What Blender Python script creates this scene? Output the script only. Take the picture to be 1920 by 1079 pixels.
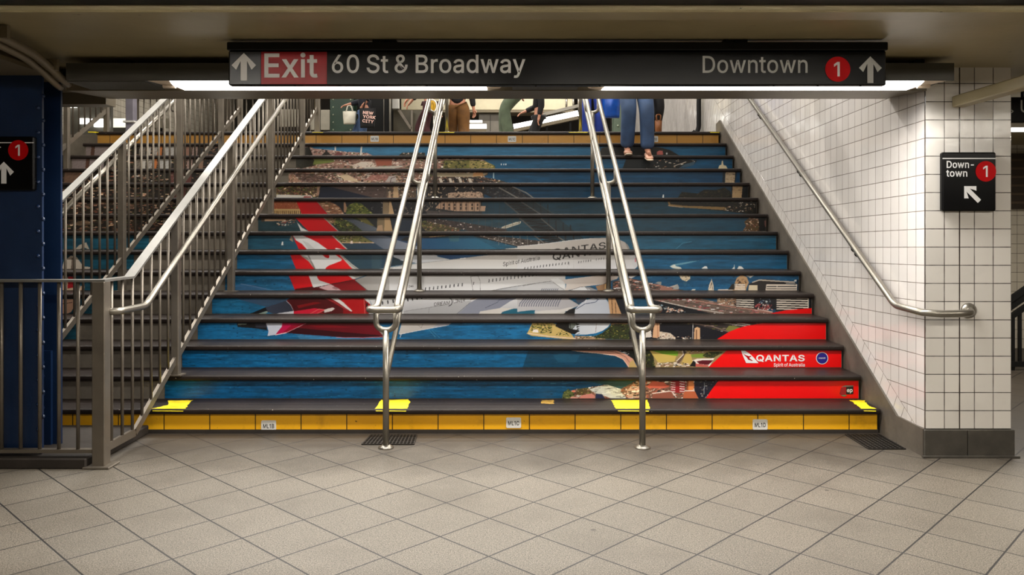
import bpy, math, random
import numpy as np
from mathutils import Vector, Matrix
from mathutils.geometry import tessellate_polygon

random.seed(4)
RNG = np.random.default_rng(7)
for _o in list(bpy.data.objects):
    bpy.data.objects.remove(_o)
SC = bpy.context.scene
COL = SC.collection

# ------------------------------------------------------------------ camera, world, exposure
FPX, XC, YH, EYE = 1490.0, 962.0, 431.15, 1.345      # focal length in pixels, vanishing point, eye height (m)
cam = bpy.data.cameras.new('camera')
cam.sensor_width = 36.0
cam.sensor_fit = 'HORIZONTAL'
cam.lens = FPX / 1920 * 36
cam.shift_x = -(XC - 960) / 1920
cam.shift_y = -(539.5 - YH) / 1920
cam.clip_start, cam.clip_end = 0.05, 100
cam_o = bpy.data.objects.new('camera', cam)
cam_o.location = (0, 0, EYE)
cam_o.rotation_euler = (math.pi / 2, 0, 0)
COL.objects.link(cam_o)
SC.camera = cam_o

SC.view_settings.view_transform = 'Standard'
SC.view_settings.look = 'None'
SC.view_settings.gamma = 1.0
SC.view_settings.use_curve_mapping = False
SC.view_settings.exposure = 0.0

world = bpy.data.worlds.new('world')
SC.world = world
world.use_nodes = True
world.node_tree.nodes['Background'].inputs[0].default_value = (0.9, 0.85, 0.75, 1)
world.node_tree.nodes['Background'].inputs[1].default_value = 0.01

# strength of the lamps (emission of the diffusers, and watts of the tube light behind each)
LAMP = dict(header=46.0, front=42.0, side=16.0, rear=24.0, upper=120.0, mid_fill=27.0, high_fill=22.0, passage=60.0)
EMIT = dict(header=7.0, front=6.0, upper=6.0, strip=4.5)


def at(px, py, d):
    """point seen at a photo pixel, d metres in front of the eye"""
    return Vector(((px - XC) * d / FPX, d, EYE + (YH - py) * d / FPX))


# ------------------------------------------------------------------ dimensions (metres)
RISE, TREAD, D0 = 0.1661, 0.2892, 17.139
N_STEPS = 15
def dn(n): return (D0 + n) * TREAD           # plane of riser n
LAND = N_STEPS * RISE
XL, XR = -4.86, 2.425                         # ends of the steps
WALLX = 2.44                                  # tiled side wall
PIL_Y, PIL_X = 4.704, 2.95                    # tiled pillar end
CEIL = 2.306
SLOPE = 0.588

# ------------------------------------------------------------------ colour and materials
def lin(c):
    out = []
    for v in c[:3]:
        v = v / 255.0
        out.append(v / 12.92 if v <= 0.04045 else ((v + 0.055) / 1.055) ** 2.4)
    return out

class NT:
    def __init__(self, name):
        self.m = bpy.data.materials.new(name)
        self.m.use_nodes = True
        self.t = self.m.node_tree
        self.b = self.t.nodes['Principled BSDF']
    def n(self, typ, **kw):
        nd = self.t.nodes.new(typ)
        for k, v in kw.items():
            setattr(nd, k, v)
        return nd
    def l(self, a, b): self.t.links.new(a, b)
    def val(self, sock, v):
        if hasattr(v, 'is_linked') or isinstance(v, bpy.types.NodeSocket): self.l(v, sock)
        else: sock.default_value = v
    def math(self, op, a, b=0.0, c=None):
        nd = self.n('ShaderNodeMath', operation=op)
        self.val(nd.inputs[0], a); self.val(nd.inputs[1], b)
        if c is not None: self.val(nd.inputs[2], c)
        return nd.outputs[0]
    def mix(self, fac, a, b):
        nd = self.n('ShaderNodeMix', data_type='RGBA')
        self.val(nd.inputs[0], fac)
        self.val(nd.inputs[6], a if not isinstance(a, (list, tuple)) else (*a[:3], 1))
        self.val(nd.inputs[7], b if not isinstance(b, (list, tuple)) else (*b[:3], 1))
        return nd.outputs[2]
    def pos(self):
        g = self.n('ShaderNodeNewGeometry')
        s = self.n('ShaderNodeSeparateXYZ')
        self.l(g.outputs['Position'], s.inputs[0])
        return g, s
    def noise(self, scale, detail=3.0, vec=None, rough=0.5):
        nd = self.n('ShaderNodeTexNoise')
        nd.inputs['Scale'].default_value = scale
        nd.inputs['Detail'].default_value = detail
        nd.inputs['Roughness'].default_value = rough
        if vec is not None: self.l(vec, nd.inputs['Vector'])
        return nd.outputs['Fac']
    def ramp(self, v, lo, hi):
        nd = self.n('ShaderNodeMapRange')
        self.val(nd.inputs[0], v)
        nd.inputs[1].default_value = lo; nd.inputs[2].default_value = hi
        return nd.outputs[0]
    def bump(self, h, strength=0.3, dist=0.01):
        nd = self.n('ShaderNodeBump')
        nd.inputs['Strength'].default_value = strength
        nd.inputs['Distance'].default_value = dist
        self.l(h, nd.inputs['Height'])
        return nd.outputs[0]

MATS = {}
def mat(name, rgb, rough=0.5, metal=0.0, var=0.12, scale=6.0, bump=0.0, spec=0.5, coat=0.0):
    """plain painted / metal / plastic surface with a little procedural unevenness"""
    if name in MATS: return MATS[name]
    T = NT(name)
    c = lin(rgb)
    tc = T.n('ShaderNodeTexCoord')
    nz = T.noise(scale, 4.0, tc.outputs['Object'])
    f = T.ramp(nz, 0.3, 0.7)
    T.l(T.mix(f, [v * (1 - var) for v in c], [min(1, v * (1 + var)) for v in c]), T.b.inputs['Base Color'])
    T.b.inputs['Metallic'].default_value = metal
    rr = T.n('ShaderNodeMapRange')
    T.l(nz, rr.inputs[0]); rr.inputs[3].default_value = max(0.02, rough * 0.85); rr.inputs[4].default_value = min(1, rough * 1.15)
    T.l(rr.outputs[0], T.b.inputs['Roughness'])
    T.b.inputs['Specular IOR Level'].default_value = spec
    T.b.inputs['Coat Weight'].default_value = coat
    if bump:
        T.l(T.bump(T.noise(scale * 8, 4.0, tc.outputs['Object']), bump, 0.005), T.b.inputs['Normal'])
    MATS[name] = T.m
    return T.m

def emit(name, rgb, strength):
    if name in MATS: return MATS[name]
    T = NT(name)
    T.b.inputs['Base Color'].default_value = (0.8, 0.8, 0.8, 1)
    T.b.inputs['Emission Color'].default_value = (*lin(rgb), 1)
    T.b.inputs['Emission Strength'].default_value = strength
    MATS[name] = T.m
    return T.m

def floor_mat():
    T = NT('floor tile')
    g, s = T.pos()
    a = math.radians(45 + 1.2)
    ca, sa = math.cos(a), math.sin(a)
    node = (-0.109, 3.70)          # a tile corner on the floor
    x = T.math('SUBTRACT', s.outputs[0], node[0]); y = T.math('SUBTRACT', s.outputs[1], node[1])
    u = T.math('ADD', T.math('MULTIPLY', x, ca), T.math('MULTIPLY', y, sa))
    v = T.math('ADD', T.math('MULTIPLY', x, -sa), T.math('MULTIPLY', y, ca))
    size = 0.3045
    us = T.math('DIVIDE', u, size); vs = T.math('DIVIDE', v, size)
    iu = T.math('FLOOR', us); iv = T.math('FLOOR', vs)
    fu = T.math('FRACT', us); fv = T.math('FRACT', vs)
    du = T.math('MINIMUM', fu, T.math('SUBTRACT', 1.0, fu)); dv = T.math('MINIMUM', fv, T.math('SUBTRACT', 1.0, fv))
    wob = T.math('MULTIPLY', T.noise(9.0, 2.0, g.outputs['Position']), 0.005)
    gu = T.math('SUBTRACT', du, wob); gv = T.math('SUBTRACT', dv, wob)
    gr = T.math('MINIMUM', gu, gv)
    joint = T.ramp(gr, 0.0125, 0.0075)          # 1 in the joint
    wn = T.n('ShaderNodeTexWhiteNoise', noise_dimensions='2D')
    cb = T.n('ShaderNodeCombineXYZ'); T.l(iu, cb.inputs[0]); T.l(iv, cb.inputs[1]); T.l(cb.outputs[0], wn.inputs[0])
    base = T.mix(wn.outputs[0], lin((100, 94, 84)), lin((109, 102, 91)))
    fine = T.noise(150.0, 3.0, g.outputs['Position'], 0.7)
    base = T.mix(T.ramp(fine, 0.49, 0.60), base, lin((62, 56, 48)))
    base = T.mix(T.ramp(T.noise(260.0, 2.0, g.outputs['Position']), 0.57, 0.68), base, lin((166, 155, 138)))
    stain = T.noise(1.7, 5.0, g.outputs['Position'], 0.6)
    base = T.mix(T.math('MULTIPLY', T.ramp(stain, 0.5, 0.72), 0.45), base, lin((72, 64, 54)))
    # trodden dirt along the foot of the steps and of the pillar
    n2 = T.math('MULTIPLY', T.math('SUBTRACT', T.noise(3.0, 5.0, g.outputs['Position'], 0.6), 0.5), 0.9)
    dy = T.math('ADD', s.outputs[1], n2)
    base = T.mix(T.math('MULTIPLY', T.ramp(dy, 4.3, 5.0), 0.85), base, lin((52, 44, 35)))
    spots = T.n('ShaderNodeTexVoronoi'); spots.inputs['Scale'].default_value = 3.1
    T.l(g.outputs['Position'], spots.inputs['Vector'])
    base = T.mix(T.math('MULTIPLY', T.ramp(spots.outputs['Distance'], 0.05, 0.035), 0.75), base, lin((50, 44, 38)))
    T.l(T.mix(joint, base, lin((16, 12, 10))), T.b.inputs['Base Color'])
    T.b.inputs['Roughness'].default_value = 0.55
    h = T.math('SUBTRACT', T.math('MULTIPLY', fine, 0.15), joint)
    T.l(T.bump(h, 0.35, 0.003), T.b.inputs['Normal'])
    return T.m

def tile_mat(name, axis, rgb=(198, 193, 189), slope_row=0.0, stair_band=False, cols=None, row0=0.0, grout=(84, 76, 70), tilt=0.05, wide=None):
    """glazed wall tile. axis 'x': face across the view, 'y': face along the view"""
    T = NT(name)
    g, s = T.pos()
    u = s.outputs[0] if axis == 'x' else s.outputs[1]
    z = s.outputs[2]
    size = 0.1077
    if slope_row:
        z = T.math('ADD', z, T.math('MULTIPLY', T.math('SUBTRACT', s.outputs[1], PIL_Y), slope_row))
    zz = T.math('SUBTRACT', z, row0)
    if cols:
        d = None; iu = None
        for k in cols:
            e = T.math('ABSOLUTE', T.math('SUBTRACT', u, k))
            if k == wide: e = T.math('SUBTRACT', e, 0.0016)
            d = e if d is None else T.math('MINIMUM', d, e)
            st = T.math('GREATER_THAN', u, k)
            iu = st if iu is None else T.math('ADD', iu, st)
        du = d
    else:
        us = T.math('DIVIDE', T.math('SUBTRACT', u, PIL_Y if axis == 'y' else 0.0), size)
        iu = T.math('FLOOR', us); fu = T.math('FRACT', us)
        du = T.math('MULTIPLY', T.math('MINIMUM', fu, T.math('SUBTRACT', 1.0, fu)), size)
    vs = T.math('DIVIDE', zz, size)
    iv = T.math('FLOOR', vs); fv = T.math('FRACT', vs)
    dv = T.math('MULTIPLY', T.math('MINIMUM', fv, T.math('SUBTRACT', 1.0, fv)), size)
    dist = T.math('MINIMUM', du, dv)
    if stair_band:
        # one course of cut tiles laid along the sloping kerb
        q = T.math('SUBTRACT', s.outputs[2], T.math('MULTIPLY_ADD', T.math('SUBTRACT', s.outputs[1], 5.03), 0.5743, 0.167))
        q = T.math('MULTIPLY', q, 0.867)
        al = T.math('ADD', T.math('MULTIPLY', s.outputs[1], 0.867), T.math('MULTIPLY', s.outputs[2], 0.498))
        fs = T.math('FRACT', T.math('DIVIDE', al, size))
        da = T.math('MULTIPLY', T.math('MINIMUM', fs, T.math('SUBTRACT', 1.0, fs)), size)
        band = T.math('LESS_THAN', q, 0.098)
        edge = T.math('ADD', T.math('ABSOLUTE', T.math('SUBTRACT', q, 0.098)), 0.0004)
        inb = T.math('MINIMUM', da, 1.0)
        sel = T.math('ADD', T.math('MULTIPLY', band, inb), T.math('MULTIPLY', T.math('SUBTRACT', 1.0, band), dist))
        dist = T.math('MINIMUM', sel, edge)
    wob = T.math('MULTIPLY', T.noise(14.0, 3.0, g.outputs['Position']), 0.0022)
    joint = T.ramp(T.math('SUBTRACT', dist, wob), 0.0016, 0.0002)
    wn = T.n('ShaderNodeTexWhiteNoise', noise_dimensions='2D')
    cb = T.n('ShaderNodeCombineXYZ'); T.l(iu, cb.inputs[0]); T.l(iv, cb.inputs[1]); T.l(cb.outputs[0], wn.inputs[0])
    c = lin(rgb)
    base = T.mix(wn.outputs[0], [v * 0.93 for v in c], [v * 1.04 for v in c])
    grime = T.noise(2.2, 6.0, g.outputs['Position'], 0.65)
    base = T.mix(T.math('MULTIPLY', T.ramp(grime, 0.55, 0.75), 0.25), base, [v * 0.55 for v in c])
    T.l(T.mix(joint, base, lin(grout)), T.b.inputs['Base Color'])
    T.b.inputs['Roughness'].default_value = 0.13
    # each glazed tile sits at its own tiny tilt
    vm = T.n('ShaderNodeVectorMath', operation='SUBTRACT'); T.l(wn.outputs[1], vm.inputs[0]); vm.inputs[1].default_value = (0.5, 0.5, 0.5)
    vs2 = T.n('ShaderNodeVectorMath', operation='SCALE'); T.l(vm.outputs[0], vs2.inputs[0]); vs2.inputs['Scale'].default_value = tilt
    bn = T.n('ShaderNodeBump'); bn.inputs['Strength'].default_value = 0.6; bn.inputs['Distance'].default_value = 0.004
    hh = T.math('SUBTRACT', T.math('MULTIPLY', T.noise(22.0, 2.0, g.outputs['Position']), 0.25), joint)
    T.l(hh, bn.inputs['Height'])
    va = T.n('ShaderNodeVectorMath', operation='ADD'); T.l(bn.outputs[0], va.inputs[0]); T.l(vs2.outputs[0], va.inputs[1])
    vn = T.n('ShaderNodeVectorMath', operation='NORMALIZE'); T.l(va.outputs[0], vn.inputs[0])
    T.l(vn.outputs[0], T.b.inputs['Normal'])
    return T.m

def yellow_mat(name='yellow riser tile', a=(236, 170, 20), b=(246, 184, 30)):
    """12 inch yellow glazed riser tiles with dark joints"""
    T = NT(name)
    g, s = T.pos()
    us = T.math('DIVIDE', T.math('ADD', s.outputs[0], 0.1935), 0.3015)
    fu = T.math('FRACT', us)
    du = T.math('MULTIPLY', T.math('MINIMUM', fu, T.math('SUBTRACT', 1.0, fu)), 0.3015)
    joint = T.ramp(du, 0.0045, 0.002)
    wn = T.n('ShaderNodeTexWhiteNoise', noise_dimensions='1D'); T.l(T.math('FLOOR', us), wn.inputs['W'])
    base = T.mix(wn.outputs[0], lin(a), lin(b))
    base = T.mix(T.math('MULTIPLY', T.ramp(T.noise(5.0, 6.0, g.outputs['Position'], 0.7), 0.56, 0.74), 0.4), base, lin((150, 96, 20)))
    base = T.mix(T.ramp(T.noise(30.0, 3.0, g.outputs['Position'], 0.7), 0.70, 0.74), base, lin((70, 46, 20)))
    T.l(T.mix(joint, base, lin((40, 28, 14))), T.b.inputs['Base Color'])
    T.b.inputs['Roughness'].default_value = 0.32
    T.l(T.bump(T.math('MULTIPLY', joint, -1.0), 0.4, 0.003), T.b.inputs['Normal'])
    return T.m

def tread_mat():
    T = NT('dark tread')
    g, s = T.pos()
    nz = T.noise(4.0, 6.0, g.outputs['Position'], 0.65)
    base = T.mix(T.ramp(nz, 0.3, 0.7), lin((27, 20, 17)), lin((40, 31, 27)))
    base = T.mix(T.ramp(T.noise(70.0, 2.0, g.outputs['Position']), 0.75, 0.78), base, lin((175, 165, 150)))
    T.l(base, T.b.inputs['Base Color'])
    T.b.inputs['Roughness'].default_value = 0.46
    T.b.inputs['Specular IOR Level'].default_value = 0.3
    T.l(T.bump(T.noise(90.0, 3.0, g.outputs['Position']), 0.15, 0.003), T.b.inputs['Normal'])
    return T.m

def concrete_mat(name, rgb, scale=3.0, rough=0.8):
    T = NT(name)
    g, s = T.pos()
    c = lin(rgb)
    nz = T.noise(scale, 7.0, g.outputs['Position'], 0.65)
    base = T.mix(T.ramp(nz, 0.3, 0.7), [v * 0.62 for v in c], [v * 1.25 for v in c])
    base = T.mix(T.math('MULTIPLY', T.ramp(T.noise(scale * 9, 4.0, g.outputs['Position'], 0.7), 0.6, 0.75), 0.5), base, [v * 0.45 for v in c])
    T.l(base, T.b.inputs['Base Color'])
    T.b.inputs['Roughness'].default_value = rough
    T.l(T.bump(nz, 0.25, 0.01), T.b.inputs['Normal'])
    return T.m

def paint_ceiling_mat(name, rgb):
    """old cream gloss paint with flaked spots"""
    T = NT(name)
    g, s = T.pos()
    c = lin(rgb)
    nz = T.noise(1.6, 6.0, g.outputs['Position'], 0.6)
    base = T.mix(T.ramp(nz, 0.3, 0.7), [v * 0.8 for v in c], [v * 1.12 for v in c])
    mp = T.n('ShaderNodeMapping'); mp.inputs['Scale'].default_value = (3.0, 14.0, 14.0)
    T.l(g.outputs['Position'], mp.inputs['Vector'])
    fl = T.noise(2.4, 5.0, mp.outputs[0], 0.7)
    base = T.mix(T.ramp(fl, 0.69, 0.72), base, lin((40, 34, 24)))
    T.l(base, T.b.inputs['Base Color'])
    T.b.inputs['Roughness'].default_value = 0.38
    T.l(T.bump(nz, 0.3, 0.02), T.b.inputs['Normal'])
    return T.m

def print_mat():
    """printed vinyl: the picture is stored as a colour attribute on the strip"""
    T = NT('printed vinyl')
    a = T.n('ShaderNodeAttribute', attribute_name='print')
    T.l(a.outputs['Color'], T.b.inputs['Base Color'])
    T.b.inputs['Roughness'].default_value = 0.36
    tc = T.n('ShaderNodeTexCoord')
    T.l(T.bump(T.noise(9.0, 2.0, tc.outputs['Object']), 0.06, 0.01), T.b.inputs['Normal'])
    return T.m

M_FLOOR = floor_mat()
M_WALL = tile_mat('white side wall tile', 'y', slope_row=0.0243, stair_band=True, row0=0.165, grout=(120, 111, 103), tilt=0.03)
M_PILLAR = tile_mat('white pillar tile', 'x', rgb=(222, 218, 212), cols=[2.4405, 2.553, 2.643, 2.731, 2.842, 2.949], row0=0.165, grout=(60, 52, 48), tilt=0.02, wide=2.643)
M_HALLTILE = tile_mat('hall wall tile', 'x', rgb=(196, 188, 172))
M_HALLTILE_Y = tile_mat('hall side wall tile', 'y', rgb=(196, 188, 172))
M_YELLOW = yellow_mat()
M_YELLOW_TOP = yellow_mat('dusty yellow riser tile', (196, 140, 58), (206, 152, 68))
M_TREAD = tread_mat()
M_CONC = concrete_mat('grey riser concrete', (112, 104, 92))
M_KERB = concrete_mat('kerb concrete', (88, 81, 72), 4.0, 0.6)
M_STONE = concrete_mat('dark base stone', (70, 66, 59), 7.0, 0.6)
M_DARKCURB = concrete_mat('dark curb', (44, 37, 31), 4.0)
M_CEIL = paint_ceiling_mat('cream ceiling paint', (158, 146, 112))
M_BEAM = paint_ceiling_mat('brown beam paint', (116, 105, 84))
M_BLACK = mat('black steel', (7, 7, 7), 0.6, 0, 0.12, 6, 0, 0.3)
M_PRINT = print_mat()
M_STEEL = mat('stainless steel', (138, 133, 123), 0.3, 0.78, 0.05, 3.0)
M_RAIL = mat('brushed grey railing steel', (120, 112, 101), 0.42, 0.6, 0.12, 8.0)
M_RAILTOP = mat('worn bright steel', (128, 126, 121), 0.42, 0.5, 0.1, 10.0)
M_SIGN = mat('black sign enamel', (5, 5, 6), 0.25, 0.0, 0.1, 6.0, 0.0, 0.18)
M_SIGNGREY = mat('dark grey sign enamel', (58, 61, 68), 0.25)
M_SIGNRED = mat('red sign enamel', (150, 8, 22), 0.3, 0, 0.06, 6, 0, 0.3)
M_ROUTE = mat('red route disc', (176, 4, 9), 0.5, 0, 0.06, 6, 0, 0.1)
M_LETTER = mat('white lettering', (236, 236, 236), 0.5, 0.0, 0.03)
M_LETTERGREY = mat('grey lettering', (176, 176, 172), 0.5, 0.0, 0.03)
M_PLATE = mat('white plate', (222, 220, 214), 0.5, 0.0, 0.05)
M_INK = mat('black ink', (18, 18, 18), 0.6)
M_YPAINT = mat('worn yellow paint', (236, 212, 22), 0.55, 0.0, 0.18, 20.0)
M_BLUE = mat('blue column paint', (17, 38, 70), 0.36, 0.0, 0.12, 5.0, 0.1)
M_GREEN = mat('green column paint', (28, 56, 40), 0.4)
M_DIFF = emit('lamp diffuser', (250, 248, 245), EMIT['header'])
M_DIFF_F = emit('front lamp diffuser', (255, 247, 232), EMIT['front'])
M_DIFF_U = emit('upper lamp diffuser', (250, 248, 240), EMIT['upper'])
M_STRIP = emit('strip lamp', (252, 250, 242), EMIT['strip'])
M_HOUSE = mat('dark lamp housing', (66, 64, 57), 0.5)
M_CREAMLAMP = mat('cream lamp end', (226, 208, 188), 0.45)

# ------------------------------------------------------------------ mesh helpers
class MB:
    def __init__(self): self.v = []; self.f = []; self.s = []
    def add(self, vs, fs, smooth=False):
        o = len(self.v)
        self.v += [tuple(p) for p in vs]
        self.f += [tuple(o + i for i in f) for f in fs]
        self.s += [smooth] * len(fs)
        return self
    def box(self, x0, x1, y0, y1, z0, z1, bev=0.0):
        if bev:
            b = min(bev, (x1 - x0) / 2.01, (y1 - y0) / 2.01, (z1 - z0) / 2.01)
            # chamfered box: 24 corners
            vs = []; idx = {}
            for sx in (0, 1):
                for sy in (0, 1):
                    for sz in (0, 1):
                        X = x1 if sx else x0; Y = y1 if sy else y0; Z = z1 if sz else z0
                        dx = -b if sx else b; dy = -b if sy else b; dz = -b if sz else b
                        for ax, p in (('x', (X, Y + dy, Z + dz)), ('y', (X + dx, Y, Z + dz)), ('z', (X + dx, Y + dy, Z))):
                            idx[(sx, sy, sz, ax)] = len(vs); vs.append(p)
            fs = []
            for s in (0, 1):
                q = [idx[(s, 0, 0, 'x')], idx[(s, 1, 0, 'x')], idx[(s, 1, 1, 'x')], idx[(s, 0, 1, 'x')]]; fs.append(q if s else q[::-1])
                q = [idx[(0, s, 0, 'y')], idx[(0, s, 1, 'y')], idx[(1, s, 1, 'y')], idx[(1, s, 0, 'y')]]; fs.append(q if s else q[::-1])
                q = [idx[(0, 0, s, 'z')], idx[(1, 0, s, 'z')], idx[(1, 1, s, 'z')], idx[(0, 1, s, 'z')]]; fs.append(q if s else q[::-1])
            def orient(q):
                c = Vector(((x0 + x1) / 2, (y0 + y1) / 2, (z0 + z1) / 2))
                P = [Vector(vs[i]) for i in q]
                nrm = (P[1] - P[0]).cross(P[2] - P[0]); ce = sum(P, Vector()) / len(P)
                return q if nrm.dot(ce - c) > 0 else q[::-1]
            for a in (0, 1):
                for c in (0, 1):
                    fs.append(orient([idx[(0, a, c, 'y')], idx[(1, a, c, 'y')], idx[(1, a, c, 'z')], idx[(0, a, c, 'z')]]))
                    fs.append(orient([idx[(a, 0, c, 'x')], idx[(a, 1, c, 'x')], idx[(a, 1, c, 'z')], idx[(a, 0, c, 'z')]]))
                    fs.append(orient([idx[(a, c, 0, 'x')], idx[(a, c, 1, 'x')], idx[(a, c, 1, 'y')], idx[(a, c, 0, 'y')]]))
                    for e in (0, 1):
                        fs.append(orient([idx[(a, c, e, 'x')], idx[(a, c, e, 'y')], idx[(a, c, e, 'z')]]))
            return self.add(vs, fs)
        vs = [(x0, y0, z0), (x1, y0, z0), (x1, y1, z0), (x0, y1, z0), (x0, y0, z1), (x1, y0, z1), (x1, y1, z1), (x0, y1, z1)]
        return self.add(vs, [(0, 3, 2, 1), (4, 5, 6, 7), (0, 1, 5, 4), (1, 2, 6, 5), (2, 3, 7, 6), (3, 0, 4, 7)])
    def prism(self, prof, a, b, axis='x', smooth=False):
        """extrude a closed 2-D profile along an axis; x: (y,z), y: (x,z), z: (x,y)"""
        def p(t, q):
            return {'x': (t, q[0], q[1]), 'y': (q[0], t, q[1]), 'z': (q[0], q[1], t)}[axis]
        n = len(prof)
        ar = sum(prof[i][0] * prof[(i + 1) % n][1] - prof[(i + 1) % n][0] * prof[i][1] for i in range(n))
        flip = (ar > 0) != (axis in 'xz')
        vs = [p(a, q) for q in prof] + [p(b, q) for q in prof]
        fs = [(i, (i + 1) % n, n + (i + 1) % n, n + i) for i in range(n)]
        caps = [tuple(range(n))[::-1], tuple(range(n, 2 * n))]
        allf = fs + caps
        if flip: allf = [f[::-1] for f in allf]
        return self.add(vs, allf, smooth)
    def tube(self, pts, r, seg=12, caps=True, closed=False, radii=None):
        P = [Vector(p) for p in pts]
        n = len(P)
        rings = []
        up = None
        for i in range(n):
            a = P[(i - 1) % n] if (i > 0 or closed) else None
            b = P[(i + 1) % n] if (i < n - 1 or closed) else None
            t1 = (P[i] - a).normalized() if a is not None else None
            t2 = (b - P[i]).normalized() if b is not None else None
            t = ((t1 or t2) + (t2 or t1)).normalized()
            if up is None:
                up = Vector((0, 0, 1)) if abs(t.z) < 0.9 else Vector((1, 0, 0))
            s = t.cross(up).normalized(); up = s.cross(t).normalized()
            k = 1.0
            if t1 is not None and t2 is not None:
                k = 1.0 / max(0.5, math.cos(t1.angle(t2) / 2))
            rr = radii[i] if radii else r
            bis = None
            if t1 is not None and t2 is not None and k > 1.001:
                bis = (t2 - t1).normalized()
            ring = []
            for j in range(seg):
                an = 2 * math.pi * j / seg
                off = s * math.cos(an) * rr + up * math.sin(an) * rr
                if bis is not None: off += bis * off.dot(bis) * (k - 1)
                ring.append(P[i] + off)
            rings.append(ring)
        vs = [q for ring in rings for q in ring]
        fs = []
        m = n if closed else n - 1
        for i in range(m):
            for j in range(seg):
                a = i * seg + j; b = i * seg + (j + 1) % seg
                c = ((i + 1) % n) * seg + (j + 1) % seg; d = ((i + 1) % n) * seg + j
                fs.append((a, b, c, d))
        o = len(self.v)
        self.add(vs, fs, True)
        if caps and not closed:
            self.f.append(tuple(o + j for j in range(seg))[::-1]); self.s.append(False)
            self.f.append(tuple(o + (n - 1) * seg + j for j in range(seg))); self.s.append(False)
        return self
    def bar(self, a, b, w, h, up=(0, 0, 1)):
        """rectangular bar from a to b"""
        a = Vector(a); b = Vector(b); t = (b - a).normalized(); u = Vector(up)
        s = t.cross(u).normalized(); u = s.cross(t).normalized()
        vs = []
        for p in (a, b):
            for i, j in ((-1, -1), (1, -1), (1, 1), (-1, 1)):
                vs.append(p + s * (i * w / 2) + u * (j * h / 2))
        return self.add(vs, [(3, 2, 1, 0), (4, 5, 6, 7), (0, 1, 5, 4), (1, 2, 6, 5), (2, 3, 7, 6), (3, 0, 4, 7)])
    def lathe(self, prof, c, axis='z', seg=24):
        """profile (r, t) turned about an axis through c"""
        vs = []; fs = []
        for r, t in prof:
            for j in range(seg):
                an = 2 * math.pi * j / seg
                x, y = r * math.cos(an), r * math.sin(an)
                vs.append({'z': (c[0] + x, c[1] + y, c[2] + t), 'y': (c[0] + x, c[1] + t, c[2] - y), 'x': (c[0] + t, c[1] + x, c[2] + y)}[axis])
        for i in range(len(prof) - 1):
            for j in range(seg):
                fs.append((i * seg + j, i * seg + (j + 1) % seg, (i + 1) * seg + (j + 1) % seg, (i + 1) * seg + j))
        fs.append(tuple(range(seg))[::-1]); fs.append(tuple((len(prof) - 1) * seg + j for j in range(seg)))
        return self.add(vs, fs, True)
    def build(self, name, m, parent=None, smooth_angle=None):
        me = bpy.data.meshes.new(name)
        me.from_pydata(self.v, [], self.f)
        me.polygons.foreach_set('use_smooth', self.s)
        me.materials.append(m)
        me.update()
        o = bpy.data.objects.new(name, me)
        COL.objects.link(o)
        if parent is not None:
            o.parent = parent
            if parent.type == 'EMPTY' or parent.get('_placed'):
                pass
            o.matrix_parent_inverse = world_inv(parent)
        return o

def world_inv(o):
    m = Matrix.LocRotScale(o.location, o.rotation_euler, o.scale)
    p = o.parent
    if p is not None:
        m = world_inv(p).inverted() @ o.matrix_parent_inverse @ m
    return m.inverted()

def tag(o, label, cat, group=None, kind=None):
    o['label'] = label; o['category'] = cat
    if group: o['group'] = group
    if kind: o['kind'] = kind
    return o

def struct(o):
    o['kind'] = 'structure'
    return o

def empty(name, loc, label=None, cat=None, group=None, rotz=0.0):
    o = bpy.data.objects.new(name, None)
    o.location = loc; o.rotation_euler = (0, 0, rotz)
    o.empty_display_size = 0.2
    COL.objects.link(o)
    if label: tag(o, label, cat, group)
    return o

def fillet(pts, r, k=6):
    """round the corners of a polyline"""
    P = [Vector(p) for p in pts]
    out = [P[0]]
    for i in range(1, len(P) - 1):
        a, b, c = P[i - 1], P[i], P[i + 1]
        ta = (a - b); tb = (c - b)
        rr = min(r, ta.length * 0.45, tb.length * 0.45)
        p0 = b + ta.normalized() * rr; p1 = b + tb.normalized() * rr
        for j in range(k + 1):
            t = j / k
            out.append(p0 * (1 - t) ** 2 + b * 2 * t * (1 - t) + p1 * t * t)
    out.append(P[-1])
    return out

def area_lamp(name, loc, sx, sy, watts, rgb, parent=None, rot=(0, 0, 0), spread=180):
    L = bpy.data.lights.new(name, 'AREA')
    L.shape = 'RECTANGLE'; L.size = sx; L.size_y = sy
    L.energy = watts; L.color = lin(rgb)
    L.spread = math.radians(spread)
    o = bpy.data.objects.new(name, L)
    o.location = loc; o.rotation_euler = rot
    COL.objects.link(o)
    if parent is not None:
        o.parent = parent; o.matrix_parent_inverse = world_inv(parent)
    return o

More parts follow.
